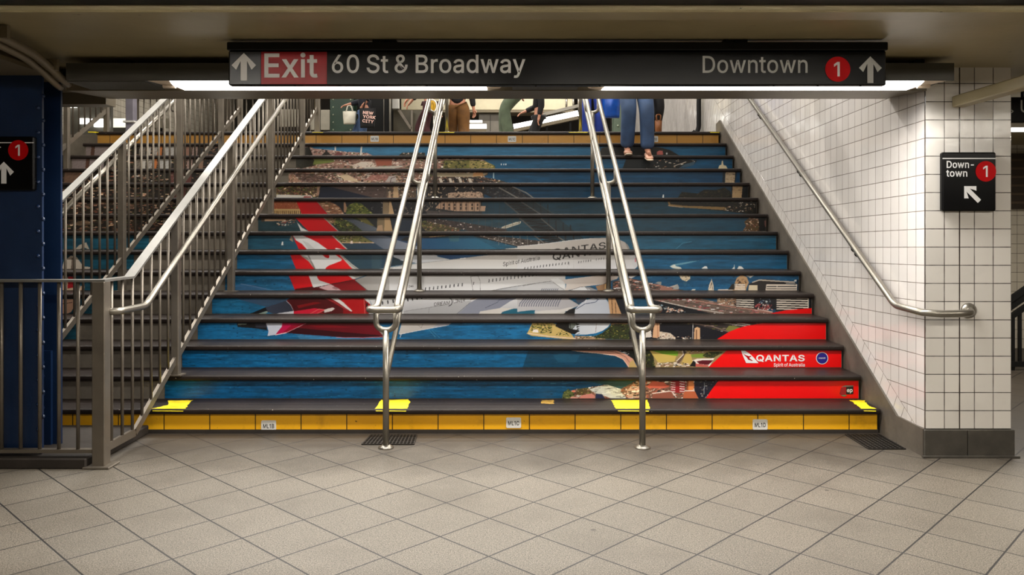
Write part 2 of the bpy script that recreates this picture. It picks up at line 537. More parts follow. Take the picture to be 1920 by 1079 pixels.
# ------------------------------------------------------------------ lettering: glyph outlines (advance, contours)
GLYPHS = {'&':(448,[[197,-7,150,-2,110,12,78,34,54,62,39,96,34,133,37,163,47,189,63,213,85,235,140,279,216,335,237,352,255,375,260,389,262,405,258,427,245,445,226,457,201,461,184,459,168,453,155,444,145,431,139,416,137,399,139,380,145,363,169,327,204,284,438,0,364,0,171,231,121,293,102,319,87,344,78,370,75,398,79,430,91,458,109,481,134,499,165,510,200,513,235,510,266,499,290,482,308,459,320,433,324,404,322,382,315,362,305,342,291,325,256,293,154,217,128,195,110,174,100,154,97,131,100,108,109,87,124,70,143,57,166,49,193,46,223,50,251,59,278,75,301,95,321,121,336,151,346,186,349,224,408,224,405,180,397,144,385,115,371,92,345,62,333,47,305,23,271,7,234,-3]]),'-':(453,[[337,244,337,188,114,188,114,244]]),'0':(453,[[227,-7,174,1,130,24,95,62,69,113,53,178,48,254,53,330,69,395,95,447,130,484,174,508,227,516,279,508,323,484,358,447,384,395,400,330,405,254,400,178,384,113,359,62,323,24,279,1],[227,50,261,56,290,74,313,103,330,144,340,194,344,254,340,314,330,365,313,405,290,435,261,453,227,460,192,453,163,435,140,405,123,365,113,314,109,254,113,194,123,144,140,103,163,74,192,56]]),'1':(400,[[276,509,276,0,212,0,212,450,86,358,86,427,198,509]]),'5':(453,[[221,-7,178,-2,140,11,108,32,83,60,66,93,60,130,122,130,127,108,138,89,154,73,173,60,196,52,221,50,250,53,276,64,298,82,314,104,324,131,328,162,324,193,314,221,297,244,275,262,248,273,218,277,192,275,167,268,145,258,128,246,67,253,96,509,366,509,366,452,151,452,134,301,136,301,155,315,178,325,203,331,229,334,263,330,294,321,321,306,345,285,364,260,379,231,388,199,391,163,385,117,369,76,343,41,309,15,268,-1]]),'6':(453,[[226,-7,182,-1,142,15,109,40,84,74,69,115,64,162,68,199,80,239,102,285,137,340,252,509,322,509,151,261,145,261,154,275,165,288,179,299,196,307,214,312,235,314,278,309,316,295,346,271,370,240,384,201,389,157,384,112,368,73,343,39,310,14,271,-2],[226,48,254,52,279,63,299,79,314,101,324,128,327,157,324,187,314,213,299,235,279,251,254,262,226,265,198,262,174,252,153,235,138,214,128,188,125,158,128,128,138,102,153,79,174,63,198,52]]),'A':(480,[[16,0,201,509,276,509,463,0,395,0,287,302,264,372,232,478,245,478,213,371,191,302,85,0],[110,142,110,199,370,199,370,142]]),'B':(456,[[60,0,60,509,241,509,289,504,329,491,359,469,381,442,394,410,398,374,395,344,387,320,373,301,356,286,336,275,315,267,315,262,339,257,363,245,385,227,402,203,414,173,418,136,413,100,400,67,377,39,344,18,301,4,247,0],[125,57,245,57,296,63,330,80,349,105,355,137,352,161,342,184,327,203,306,218,279,228,248,231,125,231],[125,285,238,285,265,288,288,296,308,309,323,326,333,348,336,372,330,403,313,429,283,446,240,452,125,452]]),'C':(510,[[267,-7,205,1,150,25,104,63,70,115,48,179,40,254,48,329,70,393,104,445,150,484,205,508,267,516,305,513,340,504,373,490,402,471,427,447,448,418,463,385,473,348,408,348,401,373,389,395,375,413,357,428,337,440,315,449,292,454,267,456,223,450,184,432,150,403,125,364,109,314,103,254,109,194,125,145,151,105,184,76,223,59,267,53,292,55,315,60,337,69,357,81,375,96,389,114,401,136,408,160,473,160,463,124,448,91,428,62,402,38,373,19,341,5,305,-4]]),'D':(502,[[219,0,96,0,96,57,215,57,272,63,318,81,354,110,379,149,394,198,399,255,394,312,379,361,354,399,320,428,275,446,221,452,93,452,93,509,225,509,294,501,353,478,399,441,433,391,455,329,462,255,455,181,433,119,398,68,351,31,291,8],[125,509,125,0,60,0,60,509]]),'E':(419,[[60,0,60,509,372,509,372,452,125,452,125,286,355,286,355,229,125,229,125,57,375,57,375,0]]),'G':(520,[[269,-7,205,1,149,25,104,64,69,116,47,179,40,254,47,329,69,393,103,445,149,484,203,508,265,516,304,513,340,504,374,489,403,469,429,445,449,416,465,384,474,349,408,349,399,372,387,393,373,411,356,427,337,439,315,448,291,454,265,456,222,450,183,432,150,404,125,364,109,314,103,254,109,194,125,145,151,105,184,76,224,59,269,53,309,57,345,71,374,93,396,123,410,160,415,202,434,199,283,199,283,256,478,256,478,200,471,141,451,91,419,50,377,19,326,0]]),'I':(300,[[31,0,31,57,118,57,118,452,31,452,31,509,269,509,269,452,183,452,183,57,269,57,269,0]]),'K':(467,[[104,145,104,216,139,261,174,303,212,344,364,509,448,509,231,276,228,276],[60,0,60,509,125,509,125,334,124,225,125,193,125,0],[372,0,188,259,228,309,449,0]]),'L':(393,[[60,0,60,509,125,509,125,57,361,57,361,0]]),'M':(628,[[60,0,60,509,152,509,277,187,287,159,299,123,311,84,322,49,307,49,318,83,330,121,342,158,352,187,476,509,568,509,568,0,504,0,504,291,504,327,505,369,506,413,507,457,513,457,498,409,482,363,467,322,456,291,342,0,286,0,170,291,159,321,145,361,129,408,112,457,119,457,120,416,121,372,122,328,122,291,122,0]]),'N':(523,[[60,0,60,509,136,509,343,183,363,151,388,107,414,55,405,54,401,108,399,157,399,195,399,509,463,509,463,0,387,0,202,290,177,331,148,381,108,452,119,454,122,384,124,328,125,291,125,0]]),'O':(533,[[267,-7,205,1,150,25,105,63,70,115,48,179,40,254,48,329,70,393,105,445,150,484,205,508,267,516,329,508,384,484,429,445,464,393,486,329,493,254,486,179,464,115,429,63,384,25,329,1],[267,53,310,59,349,76,383,105,408,144,425,194,430,254,425,314,408,365,383,404,349,433,310,450,267,456,223,450,184,433,151,404,125,364,109,314,103,254,109,194,125,144,151,105,184,76,223,59]]),'Q':(533,[[245,159,313,159,369,85,384,65,468,-48,401,-48,346,27,331,46],[267,-7,205,1,150,25,105,63,70,115,48,179,40,254,48,329,70,393,105,445,150,484,205,508,267,516,329,508,384,484,429,445,464,393,486,329,493,254,486,179,464,115,429,63,384,25,329,1],[267,53,310,59,349,76,383,105,408,144,425,194,430,254,425,314,408,365,383,404,349,433,310,450,267,456,223,450,184,433,151,404,125,364,109,314,103,254,109,194,125,144,151,105,184,76,223,59]]),'R':(449,[[60,0,60,509,236,509,290,504,333,489,367,465,390,433,405,395,409,352,405,309,390,271,367,240,333,217,289,203,236,198,96,198,96,255,234,255,269,258,298,267,319,281,334,300,342,324,345,352,342,380,334,405,319,425,298,440,269,449,233,452,125,452,125,0],[353,0,230,229,303,229,428,0]]),'S':(447,[[224,-9,172,-4,128,9,91,31,64,60,46,96,38,137,104,137,110,110,123,88,142,71,166,59,194,52,224,49,257,52,286,60,311,74,329,92,341,114,346,139,342,161,332,179,316,193,296,205,245,222,184,239,128,260,86,289,60,326,52,372,58,413,75,448,102,476,138,498,180,511,227,516,275,511,316,498,351,476,377,449,394,415,401,378,337,378,326,412,302,437,267,453,225,459,194,456,167,448,145,435,129,418,118,398,115,376,119,352,131,334,148,319,169,308,212,293,264,279,312,264,336,252,359,238,379,220,395,198,405,171,408,139,403,99,386,64,360,34,323,11,278,-4]]),'T':(449,[[32,452,32,509,417,509,417,452,257,452,257,0,193,0,193,452]]),'U':(517,[[259,-8,203,-2,154,15,114,43,85,80,66,124,60,173,60,509,124,509,124,178,128,144,141,113,160,87,187,68,220,56,259,52,298,56,331,68,357,87,377,113,389,144,393,178,393,509,457,509,457,173,451,124,433,80,403,43,363,15,315,-2]]),'W':(686,[[155,0,16,509,82,509,163,196,175,145,187,94,197,40,189,40,200,94,211,145,224,196,306,509,380,509,462,196,474,145,486,94,497,40,488,40,499,94,510,145,523,196,603,509,670,509,530,0,455,0,368,323,351,391,336,475,350,475,335,395,318,323,230,0]]),'Y':(472,[[203,0,203,208,16,509,91,509,192,344,222,292,250,230,224,230,251,293,280,344,381,509,455,509,268,208,268,0]]),'a':(389,[[160,-9,126,-5,94,5,68,22,48,45,35,73,30,108,34,138,43,161,58,179,78,193,100,203,125,211,178,220,234,227,252,230,265,235,273,243,276,255,276,257,273,279,267,297,256,311,240,322,220,329,196,331,171,329,149,322,132,313,118,301,107,288,100,274,41,291,57,322,79,346,104,364,133,375,163,382,194,384,239,379,263,372,286,360,306,343,322,320,333,290,337,251,337,0,277,0,277,52,272,52,252,25,236,12,215,1,190,-6],[170,45,202,49,228,59,248,74,263,93,272,115,276,138,276,190,259,182,231,176,200,171,175,168,134,159,117,150,103,139,95,124,92,105,94,87,102,72,114,61,130,52,149,47]]),'c':(396,[[207,-8,159,-2,117,16,82,46,56,85,40,133,34,187,40,243,56,291,82,330,117,360,159,378,207,384,234,383,260,377,284,368,305,356,324,341,340,322,353,301,362,277,303,262,290,289,270,311,242,325,207,330,173,325,145,310,124,287,108,258,99,224,96,187,99,151,108,117,124,89,145,66,173,51,207,46,243,52,271,66,292,89,304,117,363,102,354,78,341,56,325,37,306,21,285,9,261,-1,235,-6]]),'d':(424,[[195,-8,151,-2,111,16,79,45,55,84,39,133,34,189,39,245,55,293,79,332,112,361,151,378,196,384,228,381,253,373,272,360,287,346,306,319,311,319,311,509,372,509,372,0,313,0,313,59,307,59,287,31,272,17,252,4,227,-5],[205,47,236,51,263,65,284,86,299,115,309,150,312,189,309,229,300,263,284,291,263,312,237,325,205,330,172,325,145,311,124,290,108,261,99,227,96,189,99,151,109,117,124,88,145,66,172,51]]),'e':(404,[[212,-8,161,-2,117,16,82,46,56,85,40,132,34,187,39,242,55,290,81,329,115,359,157,378,205,384,236,382,266,374,294,361,319,341,341,315,357,282,368,242,371,194,371,169,75,169,75,221,338,221,310,202,307,237,298,269,283,294,263,314,237,326,205,330,173,326,146,313,125,294,109,270,99,241,96,211,96,178,100,139,110,106,128,80,151,61,179,50,212,46,234,48,254,53,271,61,285,73,297,88,306,105,365,91,353,63,335,39,311,19,283,4,249,-5]]),'f':(254,[[228,379,228,327,6,327,6,379],[81,0,81,432,84,461,96,486,113,505,135,519,161,527,187,530,222,527,243,521,227,468,215,472,195,474,171,470,154,460,145,443,142,419,142,0]]),'h':(410,[[114,227,114,0,53,0,53,509,114,509,114,287,102,287,124,332,152,362,187,379,227,384,264,380,295,369,321,349,341,321,353,285,357,240,357,0,296,0,296,235,290,275,273,304,246,323,210,329,184,326,161,317,141,303,126,283,117,257]]),'i':(167,[[53,0,53,379,114,379,114,0],[84,443,67,446,54,455,44,468,41,483,44,499,54,512,67,521,84,524,100,521,114,512,123,499,126,483,123,468,114,455,100,446]]),'l':(189,[[139,-2,101,3,74,20,58,47,53,84,53,509,114,509,114,99,115,77,120,62,130,54,146,52,160,53,170,54,181,3,162,-1]]),'n':(410,[[114,227,114,0,53,0,53,379,112,379,112,287,102,287,124,332,152,362,187,379,227,384,264,380,295,369,321,349,341,321,353,285,357,240,357,0,296,0,296,235,290,275,273,304,246,323,210,329,184,326,161,317,141,303,126,283,117,257]]),'o':(415,[[207,-8,159,-2,117,16,82,46,56,85,40,133,34,187,40,243,56,291,82,330,117,360,159,378,207,384,256,378,299,360,333,330,359,291,376,243,381,187,376,133,359,85,333,46,299,16,256,-2],[207,46,242,51,270,66,292,89,307,117,316,151,319,187,316,224,307,258,292,287,270,310,242,325,207,330,173,325,145,310,124,287,108,258,99,224,96,187,99,151,108,117,124,89,145,66,173,51]]),'p':(424,[[53,-143,53,379,112,379,112,319,118,319,137,346,152,360,171,373,197,381,229,384,274,378,313,361,345,332,370,293,385,245,390,189,385,133,370,84,346,45,313,16,274,-2,229,-8,198,-5,173,4,153,17,138,31,118,59,114,59,114,-143],[220,47,253,51,279,66,301,88,316,117,325,151,328,189,325,227,316,261,301,290,280,311,253,325,220,330,188,325,161,312,140,291,125,263,116,229,113,189,116,150,125,115,140,86,162,65,188,51]]),'r':(259,[[53,0,53,379,112,379,112,321,115,321,130,347,152,367,181,380,213,385,229,384,243,384,243,322,230,324,207,326,182,323,159,315,140,301,126,284,117,262,114,237,114,0]]),'s':(365,[[182,-8,145,-5,112,3,84,18,62,38,45,63,36,94,94,107,105,79,124,60,150,49,181,45,217,50,244,62,262,81,268,103,265,121,254,136,237,147,212,155,149,170,104,186,72,208,53,237,47,274,51,305,65,332,87,354,115,370,149,381,187,384,223,381,254,372,279,358,299,339,314,316,324,290,268,277,258,298,243,316,219,328,187,333,156,329,131,317,114,299,109,277,112,258,124,243,144,232,172,223,229,209,275,194,306,171,325,142,331,107,326,75,312,47,290,24,260,6,223,-5]]),'t':(227,[[204,379,204,327,6,327,6,379],[65,471,126,471,126,98,128,76,136,61,150,53,170,50,185,51,202,54,213,2,192,-3,168,-4,125,2,92,21,72,52,65,93]]),'u':(410,[[182,-5,146,-1,115,11,89,31,69,59,57,95,53,139,53,379,114,379,114,144,119,105,137,75,164,56,200,50,226,53,249,62,268,77,283,97,293,122,296,153,296,379,357,379,357,0,298,0,298,92,307,92,286,47,257,17,222,0]]),'w':(567,[[138,0,23,379,87,379,133,214,154,137,175,41,165,41,186,135,206,214,252,379,316,379,362,214,382,136,402,41,391,41,413,135,434,214,480,379,545,379,429,0,368,0,319,172,305,225,291,280,277,338,291,338,277,280,263,225,248,172,199,0]]),'x':(379,[[21,0,155,195,29,379,100,379,147,306,191,232,233,306,282,379,352,379,226,192,358,0,287,0,231,85,189,157,148,85,91,0]]),'y':(389,[[47,-139,61,-86,71,-87,88,-90,104,-89,118,-84,130,-74,141,-58,151,-36,163,-1,17,379,84,379,165,155,187,87,206,21,184,21,202,87,224,155,305,379,371,379,204,-58,191,-85,177,-107,159,-124,139,-136,117,-143,91,-145,65,-143]])}
CAP = 509.0

def glyph_polys(text, size, bold=0.0, wide=1.0, track=0.0):
    """outlines of a line of text; size = cap height; returns list of glyphs (each a list of contours) and the width"""
    k = size / CAP
    out = []; x = 0.0
    for ch in text:
        if ch == ' ':
            x += 150 + track; continue
        adv, cons = GLYPHS[ch]
        g = []
        for c in cons:
            p = np.array(c, float).reshape(-1, 2)
            if bold:
                e = np.roll(p, -1, 0) - p
                L = np.hypot(e[:, 0], e[:, 1]); L[L == 0] = 1
                nrm = np.stack([-e[:, 1], e[:, 0]], 1) / L[:, None]       # left of travel = outside for these outlines
                a = np.roll(nrm, 1, 0) + nrm
                la = np.maximum((a ** 2).sum(1), 0.35)
                p = p + a * (2.0 / la)[:, None] * bold
            turn = float(np.sum(p[:, 0] * np.roll(p[:, 1], -1) - np.roll(p[:, 0], -1) * p[:, 1]))
            p = p + [x, 0]
            p[:, 0] *= wide
            g.append((turn, p * k))
        # overlapping strokes become pieces of their own; a counter goes to the stroke around it
        pieces = [[p] for t, p in g if t < 0]
        for t, p in g:
            if t >= 0:
                c = p.mean(0)
                best = min(pieces, key=lambda q: (not (q[0][:, 0].min() < c[0] < q[0][:, 0].max() and q[0][:, 1].min() < c[1] < q[0][:, 1].max()), np.ptp(q[0][:, 0])))
                best.append(p)
        out += pieces
        x += adv + track + bold * 1.2
    return out, (x - track) * wide * k

def text_mesh(text, size, origin, ux, uz, m, parent, name='lettering', bold=8.0, wide=1.0, track=0.0, fit=None, anchor='l'):
    """flat lettering: origin = left end of the baseline, ux / uz = directions"""
    gl, w = glyph_polys(text, size, bold, wide, track)
    if fit:
        sc = fit / w
        gl = [[c * [sc, 1] for c in g] for g in gl]; w = fit
    o0 = Vector(origin); ux = Vector(ux); uz = Vector(uz)
    if anchor == 'c': o0 = o0 - ux * (w / 2)
    nrm = ux.cross(uz); mb = MB()
    for k_, g in enumerate(gl):
        cu = bpy.data.curves.new(name, 'CURVE')
        cu.dimensions = '2D'; cu.fill_mode = 'BOTH'
        for c in g:
            keep = [c[i] for i in range(len(c)) if np.hypot(*(c[i] - c[i - 1])) > size * 1e-4]
            sp_ = cu.splines.new('POLY'); sp_.points.add(len(keep) - 1)
            for q, pt in zip(keep, sp_.points): pt.co = (q[0], q[1], 0, 1)
            sp_.use_cyclic_u = True
        tmp = bpy.data.objects.new(name, cu)
        me = tmp.to_mesh()
        vs = [o0 + ux * v.co.x + uz * v.co.y + nrm.normalized() * (0.00025 * (k_ % 3)) for v in me.vertices]
        fs = []
        for p_ in me.polygons:
            f = list(p_.vertices)
            if (vs[f[1]] - vs[f[0]]).cross(vs[f[2]] - vs[f[0]]).dot(nrm) < 0: f.reverse()
            fs.append(f)
        tmp.to_mesh_clear(); bpy.data.objects.remove(tmp); bpy.data.curves.remove(cu)
        mb.add(vs, fs)
    return mb.build(name, m, parent)

def shape_mesh(pts, origin, ux, uz, m, parent, name):
    o0 = Vector(origin); ux = Vector(ux); uz = Vector(uz); nrm = ux.cross(uz)
    P = [Vector((p[0], p[1], 0)) for p in pts]
    flat = [o0 + ux * q.x + uz * q.y for q in P]
    fs = []
    for t in tessellate_polygon([P]):
        a, b, c = (flat[i] for i in t)
        fs.append(tuple(t) if (b - a).cross(c - a).dot(nrm) > 0 else tuple(t)[::-1])
    return MB().add(flat, fs).build(name, m, parent)

def disc(r, n=40): return [(r * math.cos(2 * math.pi * i / n), r * math.sin(2 * math.pi * i / n)) for i in range(n)]
def arrow_up(w, h):
    """station arrow: chevron head on a straight stem, centred"""
    t = 0.26 * w
    return [(0, h / 2), (w / 2, h / 2 - w / 2), (w / 2 - t * 0.72, h / 2 - w / 2 - t * 0.72), (t / 2, h / 2 - t * 1.25),
            (t / 2, -h / 2), (-t / 2, -h / 2), (-t / 2, h / 2 - t * 1.25), (-w / 2 + t * 0.72, h / 2 - w / 2 - t * 0.72), (-w / 2, h / 2 - w / 2)]
UX, UZ = (1, 0, 0), (0, 0, 1)

# ------------------------------------------------------------------ the printed stair picture
# The picture is drawn once on a layout sheet (same proportions as the flight seen head-on) and each
# riser's vinyl strip takes its own band of it; colours are plain ink colours.
SH_X0, SH_Y0, SH_W, SH_H, SS = 108, 255, 1540, 505, 2
CV = np.zeros((SH_H * SS, SH_W * SS, 3), np.float32)
BAND = [0, SH_H * SS]
STRIPS = {2: (711, 752), 3: (653, 694), 4: (601, 640), 5: (555, 592), 6: (513, 549), 7: (474, 508), 8: (439, 472), 9: (406, 437),
          10: (376, 404), 11: (347, 375), 12: (319, 346), 13: (297, 319), 14: (272, 293)}
def band(n):
    a, b = STRIPS[n]
    BAND[0] = int((a - SH_Y0) * SS); BAND[1] = int((b - SH_Y0) * SS)
def vnoise(h, w, sx, sy, rng=RNG):
    """smooth value noise, cell sx by sy pixels"""
    gh, gw = int(h / sy) + 3, int(w / sx) + 3
    g = rng.random((gh, gw)).astype(np.float32)
    y = np.arange(h) / sy; x = np.arange(w) / sx
    iy = y.astype(int); ix = x.astype(int); fy = (y - iy)[:, None]; fx = (x - ix)[None, :]
    fy = fy * fy * (3 - 2 * fy); fx = fx * fx * (3 - 2 * fx)
    a = g[iy][:, ix]; b = g[iy][:, ix + 1]; c = g[iy + 1][:, ix]; d = g[iy + 1][:, ix + 1]
    return (a * (1 - fx) + b * fx) * (1 - fy) + (c * (1 - fx) + d * fx) * fy
def spans(contours, fn):
    """scan-line fill (even-odd) of contours given in sheet pixels, restricted to the current band"""
    E = []
    for c in contours:
        p = (np.asarray(c, float) - [SH_X0, SH_Y0]) * SS
        q = np.roll(p, -1, 0)
        E.append(np.concatenate([p, q], 1))
    E = np.concatenate(E)
    y0 = max(BAND[0], int(math.floor(E[:, 1].min()))); y1 = min(BAND[1], int(math.ceil(E[:, 1].max())))
    for y in range(y0, y1):
        yy = y + 0.5
        m = (E[:, 1] <= yy) != (E[:, 3] <= yy)
        if not m.any(): continue
        e = E[m]
        xs = np.sort(e[:, 0] + (yy - e[:, 1]) * (e[:, 2] - e[:, 0]) / (e[:, 3] - e[:, 1]))
        for i in range(0, len(xs) - 1, 2):
            a = max(0, int(round(xs[i]))); b = min(SH_W * SS, int(round(xs[i + 1])))
            if b > a: fn(y, a, b)
def fill(contours, rgb, rgb2=None, alpha=1.0, vert=None):
    """rgb -> rgb2 is an ink gradient, left to right or (vert) top to bottom"""
    c = np.array(rgb, np.float32)
    if rgb2 is None:
        def fn(y, a, b): CV[y, a:b] = CV[y, a:b] * (1 - alpha) + c * alpha
    else:
        c2 = np.array(rgb2, np.float32)
        P = np.concatenate([np.asarray(k, float) for k in contours])
        lo, hi = P.min(0), P.max(0)
        def fn(y, a, b):
            if vert:
                t = np.clip(((y / SS + SH_Y0) - lo[1]) / max(hi[1] - lo[1], 1e-3), 0, 1) * np.ones(b - a)
            else:
                t = np.clip((np.arange(a, b) / SS + SH_X0 - lo[0]) / max(hi[0] - lo[0], 1e-3), 0, 1)
            v = c * (1 - t[:, None]) + c2 * t[:, None]
            CV[y, a:b] = CV[y, a:b] * (1 - alpha) + v * alpha
    spans(contours, fn)
# crop frames used while measuring: origin and scale
FR = {0: (0, 0, 1), 1: (500, 360, 5.994), 2: (430, 500, 5.994), 3: (740, 420, 5.994), 4: (980, 420, 5.994), 5: (980, 560, 5.994),
      6: (1240, 480, 5.994), 7: (800, 320, 5.994), 8: (480, 260, 5.994), 9: (1200, 260, 5.994), 10: (1000, 620, 5.333), 11: (110, 250, 7.99),
      12: (110, 360, 3.856), 13: (680, 540, 7.99), 14: (420, 240, 3.996), 15: (880, 240, 3.996)}
def T_(fr, pts):
    ox, oy, s = FR[fr]
    return [(ox + x / s, oy + y / s) for x, y in pts]
def pg(fr, pts, rgb, rgb2=None, alpha=1.0, vert=None): fill([T_(fr, pts)], rgb, rgb2, alpha, vert)
def ln(fr, pts, w, rgb, alpha=1.0):
    P = T_(fr, pts)
    for (x0, y0), (x1, y1) in zip(P[:-1], P[1:]):
        L = math.hypot(x1 - x0, y1 - y0) or 1
        nx, ny = -(y1 - y0) / L * w / 2, (x1 - x0) / L * w / 2
        fill([[(x0 + nx, y0 + ny), (x1 + nx, y1 + ny), (x1 - nx, y1 - ny), (x0 - nx, y0 - ny)]], rgb, None, alpha)
def mask(fr, pts):
    m = np.zeros((SH_H * SS, SH_W * SS), bool)
    def fn(y, a, b): m[y, a:b] = True
    spans([T_(fr, pts)], fn)
    return m
def speck(fr, pts, pal, n, w=(2, 7), h=(1, 4), seed=1):
    """clutter of small rooftops / trees / cars inside an outline"""
    m = mask(fr, pts)
    P = np.array(T_(fr, pts)); lo, hi = P.min(0), P.max(0)
    r = random.Random(seed)
    ylo = max(lo[1], BAND[0] / SS + SH_Y0 - 2); yhi = min(hi[1], BAND[1] / SS + SH_Y0)
    for _ in range(n):
        x = int((r.uniform(lo[0], hi[0]) - SH_X0) * SS); y = int((r.uniform(ylo, yhi) - SH_Y0) * SS)
        ww = max(1, int(r.uniform(*w) * SS)); hh = max(1, int(r.uniform(*h) * SS))
        x0, x1, y0, y1 = max(0, x), x + ww, max(0, y), y + hh
        c = np.array(r.choice(pal), np.float32) * r.uniform(0.8, 1.15)
        sub = m[y0:y1, x0:x1]
        sk = r.choice((0, 0, 1, -1))
        for k in range(sub.shape[0]):
            row = sub[k]
            s2 = CV[y0 + k, x0 + sk * k if x0 + sk * k > 0 else 0: x1 + sk * k]
            if s2.shape[0] == row.shape[0]: s2[row] = np.clip(c, 0, 255)
def water(n, x0, x1, ca, cb, amp=0.16, sx=26, sy=3):
    a, b = STRIPS[n]
    ya, yb = int((a - SH_Y0) * SS), int((b - SH_Y0) * SS); xa, xb = int((x0 - SH_X0) * SS), int((x1 - SH_X0) * SS)
    h, w = yb - ya, xb - xa
    t = np.linspace(0, 1, w)[None, :, None]
    c = np.array(ca, np.float32) * (1 - t) + np.array(cb, np.float32) * t
    nz = (vnoise(h, w, sx * SS, sy * SS) - 0.5) + 0.6 * (vnoise(h, w, sx * SS * .3, sy * SS * .5) - 0.5)
    CV[ya:yb, xa:xb] = np.clip(c * (1 + amp * 2 * nz[:, :, None]), 0, 255)
    if n <= 6:          # bright ripples on the near water
        r = vnoise(h, w, 7 * SS, 1.2 * SS)
        k = np.clip((r - 0.86) * 8, 0, 1)[:, :, None] * 0.45
        CV[ya:yb, xa:xb] = CV[ya:yb, xa:xb] * (1 - k) + np.array((110, 170, 195), np.float32) * k
        k = np.clip((0.16 - r) * 8, 0, 1)[:, :, None] * 0.5
        CV[ya:yb, xa:xb] *= (1 - k)
def write(text, fr, p, size, ang, rgb, bold=4.0, wide=1.0, fit=None, track=0.0):
    gl, w = glyph_polys(text, size, bold, wide, track)
    k = 1.0 if not fit else fit / w
    (ox, oy), = T_(fr, [p])
    for g in gl:
        fill([np.stack([ox + c[:, 0] * k, oy - c[:, 1] - c[:, 0] * k * math.tan(ang)], 1) for c in g], rgb)

CITY = [(216, 184, 170), (176, 136, 120), (240, 224, 210), (112, 86, 76), (150, 104, 88), (44, 36, 34), (92, 98, 66), (196, 156, 140), (226, 206, 186)]
BROWN = [(150, 108, 86), (104, 74, 58), (190, 152, 120), (58, 46, 36), (82, 84, 50), (216, 184, 154), (134, 80, 62)]
TREES = [(78, 88, 36), (46, 56, 22), (116, 118, 54), (26, 32, 16), (140, 132, 66)]
DARKT = [(28, 30, 22), (18, 18, 16), (44, 40, 28), (60, 50, 32)]
ROAD = [(136, 114, 104), (96, 80, 72), (176, 150, 138), (50, 40, 38), (240, 236, 232)]
FLECK = [(236, 226, 214), (200, 176, 150), (30, 26, 28), (150, 110, 90)]
WHITE = (226, 225, 224)
RED, BRED = (196, 8, 20), (236, 2, 4)

def truss(fr, a0, a1, b0, b1, n, w=1.2, rgb=(42, 40, 42)):
    """posts and diagonals between chords a and b"""
    A0, A1, B0, B1 = (np.array(q, float) for q in (a0, a1, b0, b1))
    pr = None
    for i in range(n + 1):
        t = i / n
        p, q = A0 + (A1 - A0) * t, B0 + (B1 - B0) * t
        ln(fr, [p, q], w, rgb)
        if pr is not None: ln(fr, [pr[0] if i % 2 else pr[1], q if i % 2 else p], w * 0.8, rgb)
        pr = (p, q)

